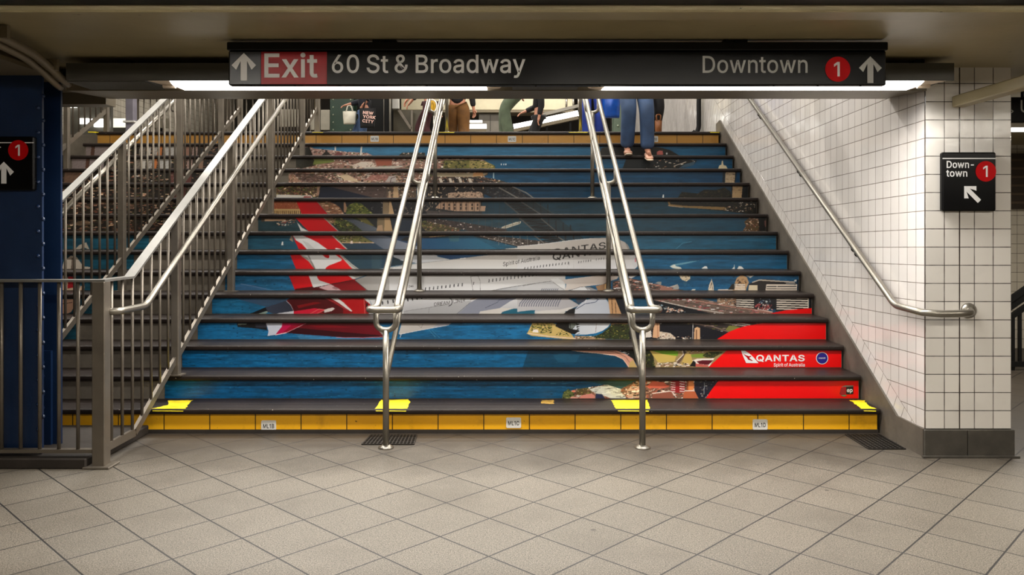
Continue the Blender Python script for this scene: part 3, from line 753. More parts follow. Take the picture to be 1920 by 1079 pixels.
def draw_sheet():
    # ---- strip 14
    band(14); water(14, 555, 1380, (58, 124, 164), (18, 84, 122), 0.10)
    L = [(470, 195), (478, 75), (590, 80), (650, 112), (850, 130), (1000, 148), (1250, 162), (1320, 195)]
    pg(8, L, (184, 146, 136)); speck(8, L, CITY, 420, (1, 5), (1, 3), 1)
    pg(8, [(510, 190), (520, 110), (600, 90), (640, 190)], (34, 32, 26)); pg(8, [(735, 190), (790, 134), (850, 190)], (48, 40, 36)); pg(8, [(880, 190), (920, 145), (970, 160), (970, 190)], (120, 66, 66))
    pg(8, [(884, 85), (900, 85), (900, 140), (884, 140)], (225, 222, 216)); pg(8, [(1178, 88), (1196, 88), (1186, 185), (1168, 185)], (225, 222, 216))
    L = [(1605, 195), (1640, 160), (1750, 155), (1900, 160), (1900, 195)]; pg(8, L, (60, 66, 60)); speck(8, L, DARKT + [(200, 180, 170)], 60, (1, 4), (1, 3), 2)
    pg(15, [(960, 230), (990, 150), (1100, 130), (1300, 130), (1420, 145), (1500, 165), (1570, 205), (1570, 230)], (30, 30, 28))
    speck(15, [(960, 230), (990, 150), (1300, 130), (1500, 165), (1570, 230)], DARKT, 120, (1, 4), (1, 3), 3)
    pg(9, [(188, 182), (190, 150), (215, 135), (255, 138), (258, 182)], (206, 110, 100)); pg(9, [(292, 180), (292, 160), (308, 160), (308, 180)], (220, 220, 220))
    # ---- strip 13
    band(13); water(13, 540, 1400, (28, 88, 122), (12, 72, 108), 0.12)
    L = [(390, 345), (395, 215), (1240, 205), (1530, 215), (1900, 205), (2500, 205), (2640, 290), (2700, 345)]
    pg(8, L, (146, 110, 96)); speck(8, L, CITY + CITY + BROWN, 900, (1, 6), (1, 3), 4)
    pg(8, [(398, 330), (400, 225), (640, 215), (670, 300), (520, 335)], (34, 32, 22)); speck(8, [(398, 330), (400, 225), (640, 215), (670, 300), (520, 335)], DARKT, 70, (1, 4), (1, 3), 5)
    pg(8, [(660, 225), (870, 232), (884, 262), (690, 292), (640, 296)], (112, 122, 58)); pg(8, [(1330, 228), (1530, 228), (1525, 300), (1360, 305)], (150, 80, 58)); pg(8, [(1080, 300), (1180, 262), (1300, 262), (1350, 300), (1340, 322), (1090, 330)], (216, 202, 186))
    speck(8, [(1080, 300), (1180, 262), (1300, 262), (1350, 300), (1340, 322), (1090, 330)], CITY, 50, (1, 4), (1, 2), 6)
    pg(8, [(1200, 342), (1240, 322), (1640, 305), (1660, 320), (1500, 342)], (190, 182, 170))
    pg(14, [(1640, 310), (1650, 240), (1918, 240), (1918, 310)], (110, 104, 56)); speck(14, [(1640, 310), (1650, 240), (1918, 240), (1918, 310)], TREES + [(190, 166, 110)], 130, (1, 5), (1, 3), 7)
    pg(15, [(0, 310), (0, 245), (120, 250), (195, 285), (190, 310)], (150, 136, 80)); speck(15, [(0, 310), (0, 245), (120, 250), (195, 285), (190, 310)], TREES + [(210, 180, 120)], 90, (1, 5), (1, 3), 8)
    for x in (235, 255, 270): pg(15, [(x, 280), (x, 268), (x + 7, 268), (x + 7, 280)], (220, 226, 226))
    L = [(-200, 345), (-150, 215), (200, 225), (480, 222), (640, 248), (600, 300), (440, 345)]; pg(9, L, (24, 30, 34))
    speck(9, [(60, 340), (200, 230), (480, 225), (640, 250), (600, 300), (440, 340)], FLECK + DARKT + DARKT, 150, (1, 5), (1, 2), 9)
    pg(9, [(430, 340), (500, 290), (600, 262), (628, 255), (600, 300), (520, 320)], (60, 86, 104)); ln(9, [(380, 310), (520, 262)], 1, (220, 205, 186))
    pg(9, [(878, 342), (892, 300), (912, 296), (920, 250), (930, 250), (938, 298), (965, 305), (985, 342)], (226, 212, 176))
    # ---- strip 12
    band(12); water(12, 520, 1415, (24, 76, 106), (14, 62, 96), 0.12)
    L = [(310, 500), (330, 380), (480, 360), (1900, 360), (1918, 500)]; pg(8, L, (128, 96, 84)); speck(8, L, CITY + CITY + BROWN, 1400, (1, 7), (1, 3), 10)
    pg(8, [(350, 490), (345, 420), (420, 395), (500, 490)], (166, 126, 106)); speck(8, [(350, 490), (345, 420), (420, 395), (500, 490)], BROWN, 40, (1, 2), (2, 5), 11)
    pg(8, [(430, 400), (650, 400), (900, 490), (520, 490)], (70, 50, 46), None, 0.6)
    pg(8, [(930, 420), (1020, 395), (1140, 470), (1160, 492), (1000, 470)], (206, 182, 150)); pg(8, [(1220, 470), (1300, 405), (1480, 400), (1480, 470)], (158, 100, 90), None, .7)
    pg(8, [(1450, 490), (1500, 425), (1570, 415), (1580, 490)], (176, 166, 160)); ln(8, [(1510, 490), (1520, 445), (1570, 430)], 1.2, (90, 60, 60))
    L = [(0, 140), (0, 20), (690, 15), (690, 40), (640, 75), (760, 95), (930, 140)]; pg(7, L, (70, 56, 50)); speck(7, L, FLECK + BROWN + [(30, 28, 28)], 420, (1, 4), (1, 3), 12)
    pg(7, [(90, 70), (95, 25), (500, 30), (690, 30), (640, 62), (500, 72)], (160, 146, 120)); pg(7, [(520, 66), (525, 25), (630, 25), (640, 60)], (190, 140, 90))
    for i in range(9): pg(7, [(95 + i * 55, 135), (80 + i * 55, 88), (110 + i * 55, 88), (128 + i * 55, 135)], (206, 194, 178) if i % 2 else (30, 28, 28))
    ln(7, [(480, 80), (760, 130)], 3, (44, 42, 44)); pg(7, [(745, 90), (748, 25), (757, 25), (760, 90)], (170, 196, 206))
    pg(9, [(925, 500), (930, 370), (1090, 370), (1070, 500)], (16, 34, 48)); pg(9, [(954, 500), (962, 368), (1070, 370), (1062, 500)], (188, 166, 136)); speck(9, [(954, 500), (962, 368), (1070, 370), (1062, 500)], [(160, 138, 110), (206, 186, 156), (60, 50, 40)], 24, (1, 5), (1, 2), 13)
    # ---- strip 11
    band(11); water(11, 505, 1430, (20, 56, 82), (12, 58, 86), 0.12)
    L = [(200, 665), (210, 525), (720, 520), (760, 660), (900, 665)]; pg(8, L, (80, 60, 46)); speck(8, L, BROWN + TREES, 420, (1, 5), (1, 4), 14)
    pg(8, [(228, 665), (232, 630), (620, 640), (640, 665)], (204, 198, 188)); pg(8, [(530, 668), (540, 648), (620, 650), (620, 668)], (150, 80, 76)); pg(8, [(682, 640), (688, 525), (712, 525), (716, 640)], (150, 116, 96))
    pg(8, [(700, 670), (730, 525), (1500, 520), (1500, 670)], (14, 22, 40))
    L = [(750, 522), (1480, 520), (1500, 668), (1330, 668)]; pg(8, L, (74, 58, 54)); speck(8, [(900, 530), (1480, 525), (1480, 665), (1380, 660)], [(60, 48, 44), (90, 70, 64), (226, 210, 200), (44, 36, 36)], 120, (1, 4), (1, 2), 15)
    pg(8, [(1470, 670), (1470, 520), (1800, 520), (1800, 670)], (84, 70, 56)); speck(8, [(1470, 670), (1470, 520), (1918, 520), (1918, 670)], BROWN + FLECK, 150, (1, 4), (1, 3), 16)
    pg(8, [(1540, 670), (1548, 535), (1592, 535), (1605, 670)], (182, 152, 116)); pg(8, [(1488, 670), (1495, 590), (1512, 590), (1515, 670)], (170, 146, 120))
    L = [(0, 320), (0, 170), (640, 175), (650, 315)]; pg(7, L, (44, 40, 40)); speck(7, L, [(30, 28, 28), (190, 166, 140), (60, 50, 46), (20, 20, 22)], 200, (1, 3), (2, 5), 17)
    L = [(240, 320), (240, 250), (620, 235), (640, 315)]; pg(7, L, (176, 148, 126)); speck(7, L, [(40, 36, 36), (200, 176, 150), (120, 94, 80)], 110, (1, 4), (1, 3), 18)
    pg(7, [(640, 175), (960, 175), (1200, 318), (780, 318), (640, 250)], (40, 40, 44)); speck(7, [(640, 175), (960, 175), (1200, 318), (780, 318), (640, 250)], [(30, 30, 34), (60, 60, 62), (50, 66, 76), (90, 88, 86)], 120, (1, 4), (1, 3), 19)
    ln(7, [(70, 300), (250, 245), (430, 215), (600, 232), (780, 318)], 2.6, (30, 30, 33)); ln(7, [(810, 190), (1040, 318)], 2.2, (122, 118, 112)); ln(7, [(960, 180), (1120, 250), (1210, 318)], 2.0, (130, 126, 120))
    L = [(420, 672), (470, 600), (650, 618), (720, 575), (850, 580), (950, 550), (1020, 600), (1030, 672)]; pg(9, L, (22, 24, 18)); speck(9, L, DARKT, 150, (2, 6), (1, 4), 20)
    pg(9, [(1020, 680), (1030, 530), (1290, 520), (1290, 680)], (12, 18, 22)); pg(9, [(1032, 672), (1042, 532), (1152, 535), (1140, 672)], (182, 152, 112)); speck(9, [(1032, 672), (1042, 532), (1152, 535), (1140, 672)], [(160, 130, 96), (204, 176, 134), (90, 70, 50)], 24, (1, 5), (1, 2), 21)
    pg(9, [(252, 672), (254, 630), (270, 630), (270, 672)], (220, 224, 224))
    # ---- strip 10
    band(10); water(10, 485, 1450, (16, 40, 52), (14, 62, 82), 0.12)
    pg(1, [(-60, 265), (-60, 100), (560, 100), (900, 265)], (60, 40, 30)); speck(1, [(0, 260), (0, 100), (900, 100), (900, 260)], BROWN, 200, (1, 6), (1, 3), 22)
    pg(1, [(12, 195), (14, 98), (335, 98), (392, 195)], (154, 84, 56)); speck(1, [(12, 195), (14, 98), (335, 98), (392, 195)], [(130, 66, 42), (172, 100, 68), (190, 130, 96)], 130, (1, 2), (1, 2), 23)
    pg(1, [(12, 262), (14, 193), (392, 193), (402, 262)], (196, 164, 110))
    for i in range(17): pg(1, [(22 + i * 22, 250), (24 + i * 22, 212), (34 + i * 22, 212), (34 + i * 22, 250)], (96, 66, 40))
    L = [(560, 98), (690, 105), (800, 150), (880, 262), (690, 262)]; pg(1, L, (126, 86, 60)); speck(1, L, BROWN, 160, (2, 7), (1, 2), 24)
    pg(1, [(700, 98), (1918, 98), (1918, 262), (880, 262), (820, 170)], (16, 18, 26)); speck(1, [(1150, 98), (1400, 98), (1300, 240), (1180, 240)], [(20, 24, 40), (12, 12, 18), (120, 110, 110)], 40, (1, 3), (1, 2), 25)
    pg(1, [(868, 230), (865, 120), (882, 112), (905, 190), (900, 230)], (150, 116, 90))
    L = [(890, 262), (900, 180), (940, 140), (1000, 120), (1060, 130), (1120, 180), (1190, 240), (1200, 262)]; pg(1, L, (74, 84, 28)); speck(1, L, TREES, 160, (2, 5), (1, 3), 26)
    pg(1, [(1304, 262), (1306, 108), (1370, 108), (1368, 262)], (132, 112, 86)); pg(1, [(1370, 262), (1376, 105), (1398, 108), (1436, 262)], (190, 156, 116))
    speck(1, [(1440, 262), (1440, 100), (1918, 100), (1918, 262)], [(40, 36, 36), (90, 80, 76), (20, 20, 22), (140, 120, 108)], 120, (1, 3), (1, 5), 27)
    pg(1, [(330, 96), (552, 96), (700, 266), (402, 266)], RED, (150, 4, 14)); ln(1, [(556, 96), (706, 266)], 1.4, (120, 96, 88))
    pg(7, [(0, 520), (0, 345), (620, 345), (620, 520)], (30, 36, 40)); speck(7, [(0, 500), (0, 345), (160, 345), (150, 500)], [(20, 20, 22), (50, 44, 42), (160, 140, 120)], 60, (1, 3), (1, 4), 28)
    L = [(95, 425), (160, 352), (608, 352), (606, 400), (664, 400), (655, 460), (330, 458), (110, 425)]; pg(7, L, (186, 152, 126))
    for i in range(7):
        for j in range(2): pg(7, [(180 + i * 64, 400 + j * 40), (180 + i * 64, 372 + j * 40), (198 + i * 64, 372 + j * 40), (198 + i * 64, 400 + j * 40)], (60, 46, 40))
        ln(7, [(160 + i * 72, 350), (160 + i * 72, 460)], 1.0, (80, 62, 54))
    pg(7, [(0, 520), (0, 450), (330, 470), (600, 490), (600, 520)], (70, 62, 60))
    for x in (60, 130, 200, 262, 330, 395, 465, 535, 605, 680, 750, 820, 890): ln(7, [(x, 350), (x + 2, 500)], 0.7, (40, 44, 48))
    pg(7, [(850, 345), (1080, 345), (1300, 500), (1040, 500)], (34, 36, 38), None, 0.6); truss(7, (1060, 350), (1290, 500), (880, 355), (1060, 500), 5, 2.0, (16, 16, 18))
    pg(7, [(1080, 345), (1200, 345), (1440, 500), (1300, 500)], (30, 34, 37), None, 0.6)
    for i in range(4): ln(7, [(1120 + i * 80, 350 + i * 10), (1124 + i * 80, 500)], 1.8, (26, 30, 34))
    ln(7, [(870, 350), (1045, 495)], 2.4, (74, 72, 72)); ln(7, [(1060, 350), (1290, 498)], 2.0, (84, 82, 80)); ln(7, [(1200, 345), (1440, 495)], 1.0, (60, 64, 66))
    L = [(308, 715), (1360, 690), (1360, 870), (950, 815), (480, 772), (330, 760)]; pg(9, L, (18, 18, 14)); speck(9, L, DARKT + [(14, 14, 14)], 200, (2, 6), (1, 3), 29)
    pg(9, [(312, 712), (330, 708), (340, 738), (480, 755), (920, 770), (1000, 775), (960, 806), (480, 776), (325, 762)], (140, 112, 70)); ln(9, [(316, 755), (480, 774)], 1.0, (200, 170, 140))
    speck(9, [(930, 800), (980, 765), (1100, 740), (1130, 700), (1300, 705), (1290, 770), (1230, 825), (1000, 825)], FLECK + DARKT, 130, (1, 4), (1, 2), 30)
    # ---- strip 9
    band(9); water(9, 465, 1465, (38, 60, 66), (18, 66, 90), 0.12)
    pg(1, [(-60, 335), (-60, 288), (330, 288), (330, 325), (120, 330)], (70, 58, 46)); pg(1, [(-20, 330), (-20, 306), (215, 310), (212, 326)], (178, 146, 116)); speck(1, [(105, 385), (110, 340), (240, 300), (330, 310), (300, 370), (200, 385)], FLECK + [(130, 60, 50)], 60, (1, 5), (1, 2), 31)
    L = [(640, 285), (1918, 285), (1918, 450), (800, 450)]; pg(1, L, (20, 24, 26))
    L = [(690, 285), (1000, 285), (1210, 400), (1240, 450), (830, 450)]; pg(1, L, (48, 56, 24)); speck(1, L, TREES + DARKT, 260, (2, 5), (1, 4), 32)
    pg(1, [(640, 290), (740, 290), (760, 340), (720, 360)], (120, 92, 66)); speck(1, [(640, 290), (770, 290), (770, 340), (720, 360)], BROWN, 30, (1, 4), (1, 2), 33)
    pg(1, [(1000, 285), (1110, 290), (1210, 385), (1150, 380)], (92, 86, 40))
    pg(1, [(820, 288), (960, 298), (1100, 350), (1210, 392), (1320, 450), (1090, 450), (980, 360)], (52, 58, 68), (100, 106, 116))
    pg(1, [(1238, 450), (1244, 290), (1326, 290), (1322, 450)], (122, 104, 78)); pg(1, [(1322, 450), (1326, 288), (1384, 290), (1418, 450)], (182, 150, 110)); pg(1, [(1230, 450), (1250, 380), (1300, 370), (1310, 450)], (170, 140, 110))
    pg(1, [(1420, 450), (1400, 290), (1720, 290), (1720, 450)], (22, 34, 50)); L = [(1730, 330), (1918, 320), (1918, 440), (1800, 445), (1740, 390)]; pg(1, L, (58, 60, 30)); speck(1, L, TREES + BROWN, 90, (2, 5), (1, 3), 34)
    pg(1, [(318, 286), (636, 286), (812, 450), (478, 450)], RED, (176, 4, 14)); ln(1, [(640, 288), (815, 450)], 1.6, (150, 150, 142)); pg(1, [(320, 290), (345, 345), (400, 405), (484, 450), (388, 450)], (206, 206, 204))
    L = [(0, 700), (0, 560), (160, 585), (400, 655), (330, 700)]; pg(7, L, (74, 66, 40)); speck(7, L, TREES + BROWN + FLECK, 130, (1, 5), (1, 3), 35)
    L = [(0, 540), (160, 548), (420, 585), (900, 660), (900, 700), (540, 700), (320, 640), (0, 570)]; pg(7, L, (58, 48, 46)); speck(7, L, [(40, 34, 34), (84, 70, 66), (216, 206, 196), (26, 24, 26)], 210, (1, 4), (1, 3), 36)
    pg(7, [(835, 650), (850, 632), (1000, 580), (1062, 572), (1050, 600), (900, 650)], (196, 190, 172)); ln(7, [(860, 640), (1050, 588)], .8, (110, 96, 84))
    for x in (365, 438, 510, 583, 658, 732, 810, 885, 962, 1040): ln(7, [(x, 535), (x + 3, 690)], 0.9, (66, 68, 68))
    pg(7, [(1040, 535), (1290, 535), (1480, 705), (1230, 705)], (32, 36, 38), None, 0.5); truss(7, (1280, 535), (1490, 705), (1050, 535), (1235, 705), 5, 2.2, (16, 16, 18)); pg(7, [(1290, 535), (1480, 535), (1690, 705), (1480, 705)], (30, 36, 40), None, 0.5)
    for i in range(4): ln(7, [(1370 + i * 82, 535 + i * 25), (1372 + i * 82, 705)], 2.2, (28, 30, 34))
    ln(7, [(1045, 535), (1235, 700)], 2.4, (84, 82, 80)); ln(7, [(1285, 540), (1475, 700)], 2.0, (90, 88, 84))
    L = [(1140, 1060), (1190, 985), (1170, 935), (1230, 890), (1330, 900), (1380, 1000), (1330, 1060)]; pg(9, L, (86, 62, 34)); speck(9, L, BROWN + FLECK, 90, (1, 4), (1, 3), 37)
    pg(9, [(1330, 895), (1470, 890), (1470, 1060), (1340, 1060)], (16, 14, 14)); pg(9, [(1395, 925), (1430, 915), (1440, 960), (1405, 1000)], (150, 96, 90), None, .7)
    # ---- strip 8
    band(8); water(8, 440, 1485, (34, 76, 96), (22, 84, 114), 0.12)
    pg(1, [(165, 600), (172, 560), (185, 562), (188, 600)], (226, 226, 222)); pg(1, [(258, 540), (275, 490), (330, 490), (330, 572), (290, 560)], (150, 128, 106))
    pg(1, [(740, 485), (1500, 485), (1918, 485), (1918, 660), (900, 660)], (40, 58, 66), (30, 60, 100))
    L = [(755, 488), (1070, 494), (1160, 548), (1224, 562), (1222, 578), (840, 578)]; pg(1, L, (104, 102, 56)); speck(1, L, TREES + FLECK, 110, (1, 5), (1, 2), 38); ln(1, [(840, 572), (1224, 572)], 1.4, (206, 168, 136)); pg(1, [(940, 580), (945, 552), (965, 550), (970, 580)], (226, 206, 196))
    pg(1, [(1080, 488), (1300, 488), (1380, 510), (1470, 545), (1720, 620), (1840, 660), (1340, 660)], (70, 80, 96), (168, 174, 186)); ln(1, [(1720, 622), (1840, 656)], 2.0, (222, 220, 216))
    pg(1, [(1500, 545), (1560, 510), (1640, 500), (1700, 570)], (30, 34, 40))
    pg(1, [(285, 486), (735, 486), (918, 662), (370, 662)], RED, (196, 12, 22)); ln(1, [(738, 488), (918, 660)], 1.8, (186, 186, 178))
    pg(1, [(292, 488), (402, 488), (480, 522), (570, 566), (705, 662), (465, 662), (400, 588), (330, 545)], (214, 214, 214)); pg(1, [(400, 545), (470, 575), (560, 660), (480, 660)], (182, 182, 180), None, .6)
    pg(1, [(285, 486), (300, 510), (325, 570), (300, 570)], (38, 76, 92)); pg(1, [(770, 640), (780, 630), (850, 648), (850, 660), (790, 660)], (232, 232, 230))
    L = [(270, 155), (280, 125), (600, 125), (640, 140), (400, 155)]; pg(3, L, (60, 56, 40)); ln(3, [(390, 148), (620, 128)], 1.2, (196, 160, 120))
    pg(3, [(280, 170), (900, 150), (1180, 300), (280, 300)], (30, 74, 112), (36, 100, 128)); pg(3, [(600, 130), (730, 130), (720, 200), (620, 200)], (110, 130, 110), None, .3)
    L = [(880, 128), (1060, 128), (1760, 205), (1440, 265), (1380, 258)]; pg(3, L, (66, 58, 54)); speck(3, L, [(50, 44, 42), (96, 84, 78), (226, 216, 206), (30, 28, 28)], 240, (1, 4), (1, 2), 39); ln(3, [(890, 135), (1380, 255)], 1.4, (38, 34, 34)); ln(3, [(960, 135), (1420, 255)], 1.0, (140, 126, 116))
    for x in (1165, 1245, 1325, 1408, 1490): ln(3, [(x, 128), (x + 4, 240)], 0.9, (128, 124, 118))
    pg(4, [(180, 128), (640, 128), (690, 165), (480, 200), (300, 215)], (30, 40, 46), None, .5); truss(4, (360, 128), (480, 200), (130, 128), (250, 225), 3, 2.2, (16, 16, 18)); ln(4, [(130, 130), (250, 225)], 2, (110, 106, 100)); ln(4, [(370, 130), (480, 200)], 2, (120, 116, 110))
    for x in (300, 390, 480, 570): ln(4, [(x, 128), (x + 4, 200)], 2.2, (30, 32, 36))
    pg(3, [(1180, 310), (1250, 280), (1450, 262), (1600, 245), (1918, 200), (1918, 310)], (190, 184, 178))
    pg(4, [(-60, 310), (-60, 255), (250, 222), (560, 182), (760, 163), (960, 155), (1080, 175), (1150, 208), (1190, 250), (1212, 310)], (200, 194, 188), (176, 168, 162))
    ln(4, [(-60, 255), (250, 224), (560, 184), (760, 165), (960, 157)], 1.0, (214, 214, 214))
    pg(4, [(1150, 208), (1180, 235), (1205, 290), (1190, 300)], (140, 132, 126))
    write('QANTAS', 4, (330, 360), 12.0, math.radians(7.8), (24, 22, 22), 9, 1.5, 102)
    pg(4, [(1180, 300), (1850, 150), (1918, 150), (1720, 285)], (36, 104, 134), None, .25); ln(4, [(1720, 285), (1800, 215), (1900, 200)], 1.0, (70, 130, 156)); ln(4, [(1820, 230), (1905, 215)], 1.2, (12, 60, 84))
    # ---- strip 7
    band(7); water(7, 420, 1505, (24, 86, 122), (18, 82, 118), 0.14)
    pg(1, [(820, 700), (1560, 700), (1918, 700), (1918, 885), (1000, 885)], (44, 70, 80), (24, 56, 90)); pg(1, [(1180, 700), (1300, 700), (1290, 870), (1180, 870)], (90, 110, 110), None, .3)
    pg(1, [(1430, 712), (1918, 705), (1918, 740), (1740, 795), (1545, 760)], (176, 180, 188), (196, 196, 200)); pg(1, [(1400, 830), (1430, 730), (1560, 768), (1530, 815)], (24, 44, 52))
    pg(1, [(1180, 885), (1300, 862), (1450, 838), (1918, 775), (1918, 885)], (196, 192, 188), (180, 174, 168)); ln(1, [(1240, 875), (1450, 838), (1700, 800), (1918, 778)], 1.2, (150, 170, 180))
    pg(1, [(262, 702), (820, 702), (990, 885), (338, 885)], RED, (226, 16, 24))
    pg(1, [(370, 702), (700, 702), (765, 702), (848, 758), (838, 776), (760, 806), (700, 828), (670, 850), (650, 885), (560, 885), (500, 790), (440, 735)], (218, 218, 218)); pg(1, [(375, 704), (450, 735), (520, 800), (555, 872), (540, 872), (470, 780), (400, 730)], (164, 160, 152)); pg(1, [(455, 704), (480, 720), (550, 870), (535, 870)], (60, 50, 48), None, .4)
    pg(1, [(620, 702), (700, 702), (706, 735), (690, 748), (660, 738)], RED)
    pg(1, [(812, 702), (850, 716), (960, 812), (1060, 885), (980, 885), (900, 800)], (188, 186, 180)); ln(1, [(838, 715), (960, 830), (1040, 880)], .8, (100, 96, 92))
    pg(3, [(430, 340), (1120, 338), (900, 366), (800, 385), (630, 405)], (28, 62, 110), (30, 84, 120)); pg(3, [(-20, 345), (370, 345), (630, 402), (280, 448), (0, 400)], (178, 182, 190), (206, 206, 208)); pg(3, [(-20, 370), (60, 400), (90, 440), (0, 470)], (30, 50, 60))
    hull7 = [(-60, 530), (0, 485), (280, 442), (620, 402), (800, 384), (1110, 342), (1918, 338), (1918, 530)]
    pg(3, hull7, (186, 180, 174), (226, 226, 226), 1, True); ln(3, [(0, 487), (280, 444), (620, 404), (1110, 344)], .9, (150, 150, 150)); ln(3, [(735, 392), (800, 386)], 2, (230, 230, 230))
    pg(4, [(-60, 520), (-60, 338), (1248, 338), (1278, 370), (1296, 450), (1284, 486), (1240, 525)], (196, 192, 188), (222, 222, 226), 1, True)
    pg(4, [(1190, 338), (1248, 338), (1280, 372), (1298, 450), (1286, 486), (1250, 505)], (206, 206, 210), None, .6)
    write('Spirit of Australia', 3, (1215, 478), 7.6, math.radians(10), (60, 58, 58), 2, 1.0, 70)
    write('QANTAS', 4, (330, 412), 13.0, math.radians(8.2), (24, 22, 22), 9, 1.5, 102)
    for i in range(15): ln(3, [(1460 + i * 35, 514 - i * 4.4), (1464 + i * 35, 488 - i * 4.4)], 1.3, (34, 34, 40))
    for i in range(6): ln(4, [(628 + i * 27, 444 - i * 4), (632 + i * 27, 420 - i * 4)], 1.2, (70, 70, 74))
    for i in range(5): ln(4, [(826 + i * 28, 416 - i * 4), (829 + i * 28, 390 - i * 4)], 1.0, (90, 90, 94))
    ln(4, [(1268, 430), (1264, 395), (1276, 380)], 1.4, (206, 60, 80)); ln(4, [(520, 470), (518, 434)], .8, (110, 110, 112)); ln(4, [(505, 500), (500, 400)], .4, (180, 178, 176)); ln(4, [(575, 500), (570, 390)], .4, (180, 178, 176))
    pg(6, [(92, 120), (130, 95), (330, 62), (420, 55), (260, 95), (160, 112), (230, 140), (180, 150), (120, 140)], (150, 190, 200), None, .6); pg(6, [(96, 118), (150, 96), (165, 118), (215, 128), (230, 145), (190, 150), (130, 138)], (214, 216, 206))
    for a in ([(450, 142), (470, 128), (490, 115), (510, 118), (522, 145)], [(790, 150), (815, 125), (820, 96), (826, 150)], [(850, 152), (870, 115), (900, 120), (930, 150)]): pg(6, a, (226, 226, 222))
    # ---- strip 6
    band(6); water(6, 395, 1530, (26, 90, 128), (20, 78, 116), 0.14)
    pg(2, [(60, 215), (140, 192), (260, 205), (420, 250), (420, 290), (90, 285)], (66, 92, 128), None, .55); ln(2, [(130, 195), (500, 272)], 1.2, (120, 140, 170), .6)
    pg(2, [(664, 90), (1330, 90), (1420, 150), (735, 260)], RED, (222, 14, 24))
    pg(2, [(740, 252), (1130, 195), (1412, 152), (1560, 285), (735, 290)], (96, 0, 12), (136, 6, 16)); pg(2, [(735, 285), (745, 252), (1000, 225), (1130, 285)], (60, 4, 10), None, .7)
    pg(2, [(888, 90), (980, 90), (992, 130), (1010, 155), (1130, 195), (1150, 215), (960, 240), (940, 230), (925, 190)], (214, 212, 212)); ln(2, [(960, 238), (1150, 200), (1400, 150)], 1.2, (50, 4, 8))
    pg(2, [(1005, 238), (1140, 200), (1290, 288), (1160, 288)], (196, 160, 162)); pg(2, [(1150, 240), (1180, 225), (1240, 250), (1200, 262)], (150, 110, 112))
    pg(2, [(1322, 90), (1460, 90), (1560, 90), (1420, 140), (1390, 145)], (176, 172, 166)); pg(2, [(1322, 92), (1355, 92), (1425, 132), (1400, 142), (1385, 138)], (226, 224, 222))
    pg(2, [(1412, 152), (1560, 98), (1700, 88), (1930, 88), (1930, 290), (1565, 290)], (160, 156, 152), (188, 186, 184)); ln(2, [(1415, 160), (1565, 280)], 1.2, (60, 40, 40))
    pg(3, [(-60, 760), (-60, 570), (1918, 568), (1918, 765), (-60, 765)], (196, 194, 192), (230, 230, 232), 1, True)
    write('DAN', 3, (158, 716), 4.2, math.radians(4), (70, 66, 66), 2, 1.0, 9)
    ln(3, [(278, 694), (292, 678)], 2.0, (150, 20, 30))
    for i in range(12): ln(3, [(252 + i * 46, 762 - i * 5.6), (256 + i * 46, 728 - i * 5.6)], 1.7, (34, 34, 42))
    for i in range(15): ln(3, [(1060 + i * 41, 658 - i * 5.6), (1063 + i * 41, 622 - i * 5.6)], 1.5, (34, 34, 42))
    ln(3, [(855, 590), (880, 750)], .7, (90, 88, 90)); ln(3, [(855, 590), (935, 580), (960, 640), (962, 750)], .7, (90, 88, 90)); ln(3, [(884, 688), (890, 655)], 1.2, (60, 60, 64))
    pg(3, [(1060, 765), (1180, 728), (1400, 690), (1680, 652), (1760, 650), (1860, 690), (1918, 720), (1918, 765)], (176, 178, 184), (206, 206, 206)); ln(3, [(1080, 752), (1380, 700), (1700, 652)], .8, (110, 108, 106))
    pg(4, [(470, 765), (480, 735), (490, 680), (440, 630), (900, 572), (1000, 572), (1080, 590), (1060, 620), (960, 650), (900, 680), (700, 705), (520, 745)], (208, 200, 194), (186, 172, 162))
    pg(4, [(-60, 765), (-60, 720), (0, 702), (180, 668), (330, 640), (420, 640), (480, 690), (470, 745), (440, 765)], (196, 196, 198)); pg(4, [(310, 618), (400, 612), (455, 650), (482, 700), (470, 742), (420, 710), (340, 650)], (222, 222, 222)); ln(4, [(340, 655), (430, 720), (470, 742)], .7, (110, 108, 108)); ln(4, [(0, 700), (180, 664), (320, 645)], .8, (120, 118, 118))
    for i in range(9): ln(4, [(205 + i * 22, 755), (222 + i * 22, 728)], 1.6, (112, 116, 130))
    pg(4, [(480, 765), (600, 722), (680, 708), (760, 715), (840, 748), (850, 765)], (216, 216, 218)); ln(4, [(520, 752), (640, 712), (700, 708), (740, 745)], .8, (90, 90, 92)); pg(4, [(700, 710), (780, 704), (830, 745), (760, 745)], (60, 60, 64), None, .5)
    pg(4, [(820, 700), (900, 680), (960, 660), (960, 765), (850, 765)], (150, 116, 86)); pg(4, [(920, 765), (922, 675), (950, 670), (952, 765)], (206, 166, 116))
    L = [(1010, 765), (1010, 650), (1190, 608), (1300, 630), (1560, 690), (1820, 750), (1820, 765)]; pg(4, L, (70, 56, 50)); speck(4, L, ROAD + [(180, 110, 96), (190, 120, 100)], 260, (2, 9), (1, 2), 40)
    for k in (0, 1, 2): ln(4, [(1200, 622 + k * 26), (1760, 752 + k * 26)], 1.2, ((180, 130, 112), (54, 46, 44), (150, 130, 120))[k])
    pg(4, [(1190, 568), (1310, 568), (1220, 614), (1196, 610)], (206, 202, 200)); pg(4, [(1490, 665), (1520, 650), (1560, 652), (1555, 690)], (150, 150, 146)); pg(4, [(1640, 712), (1740, 678), (1760, 720)], (176, 160, 150))
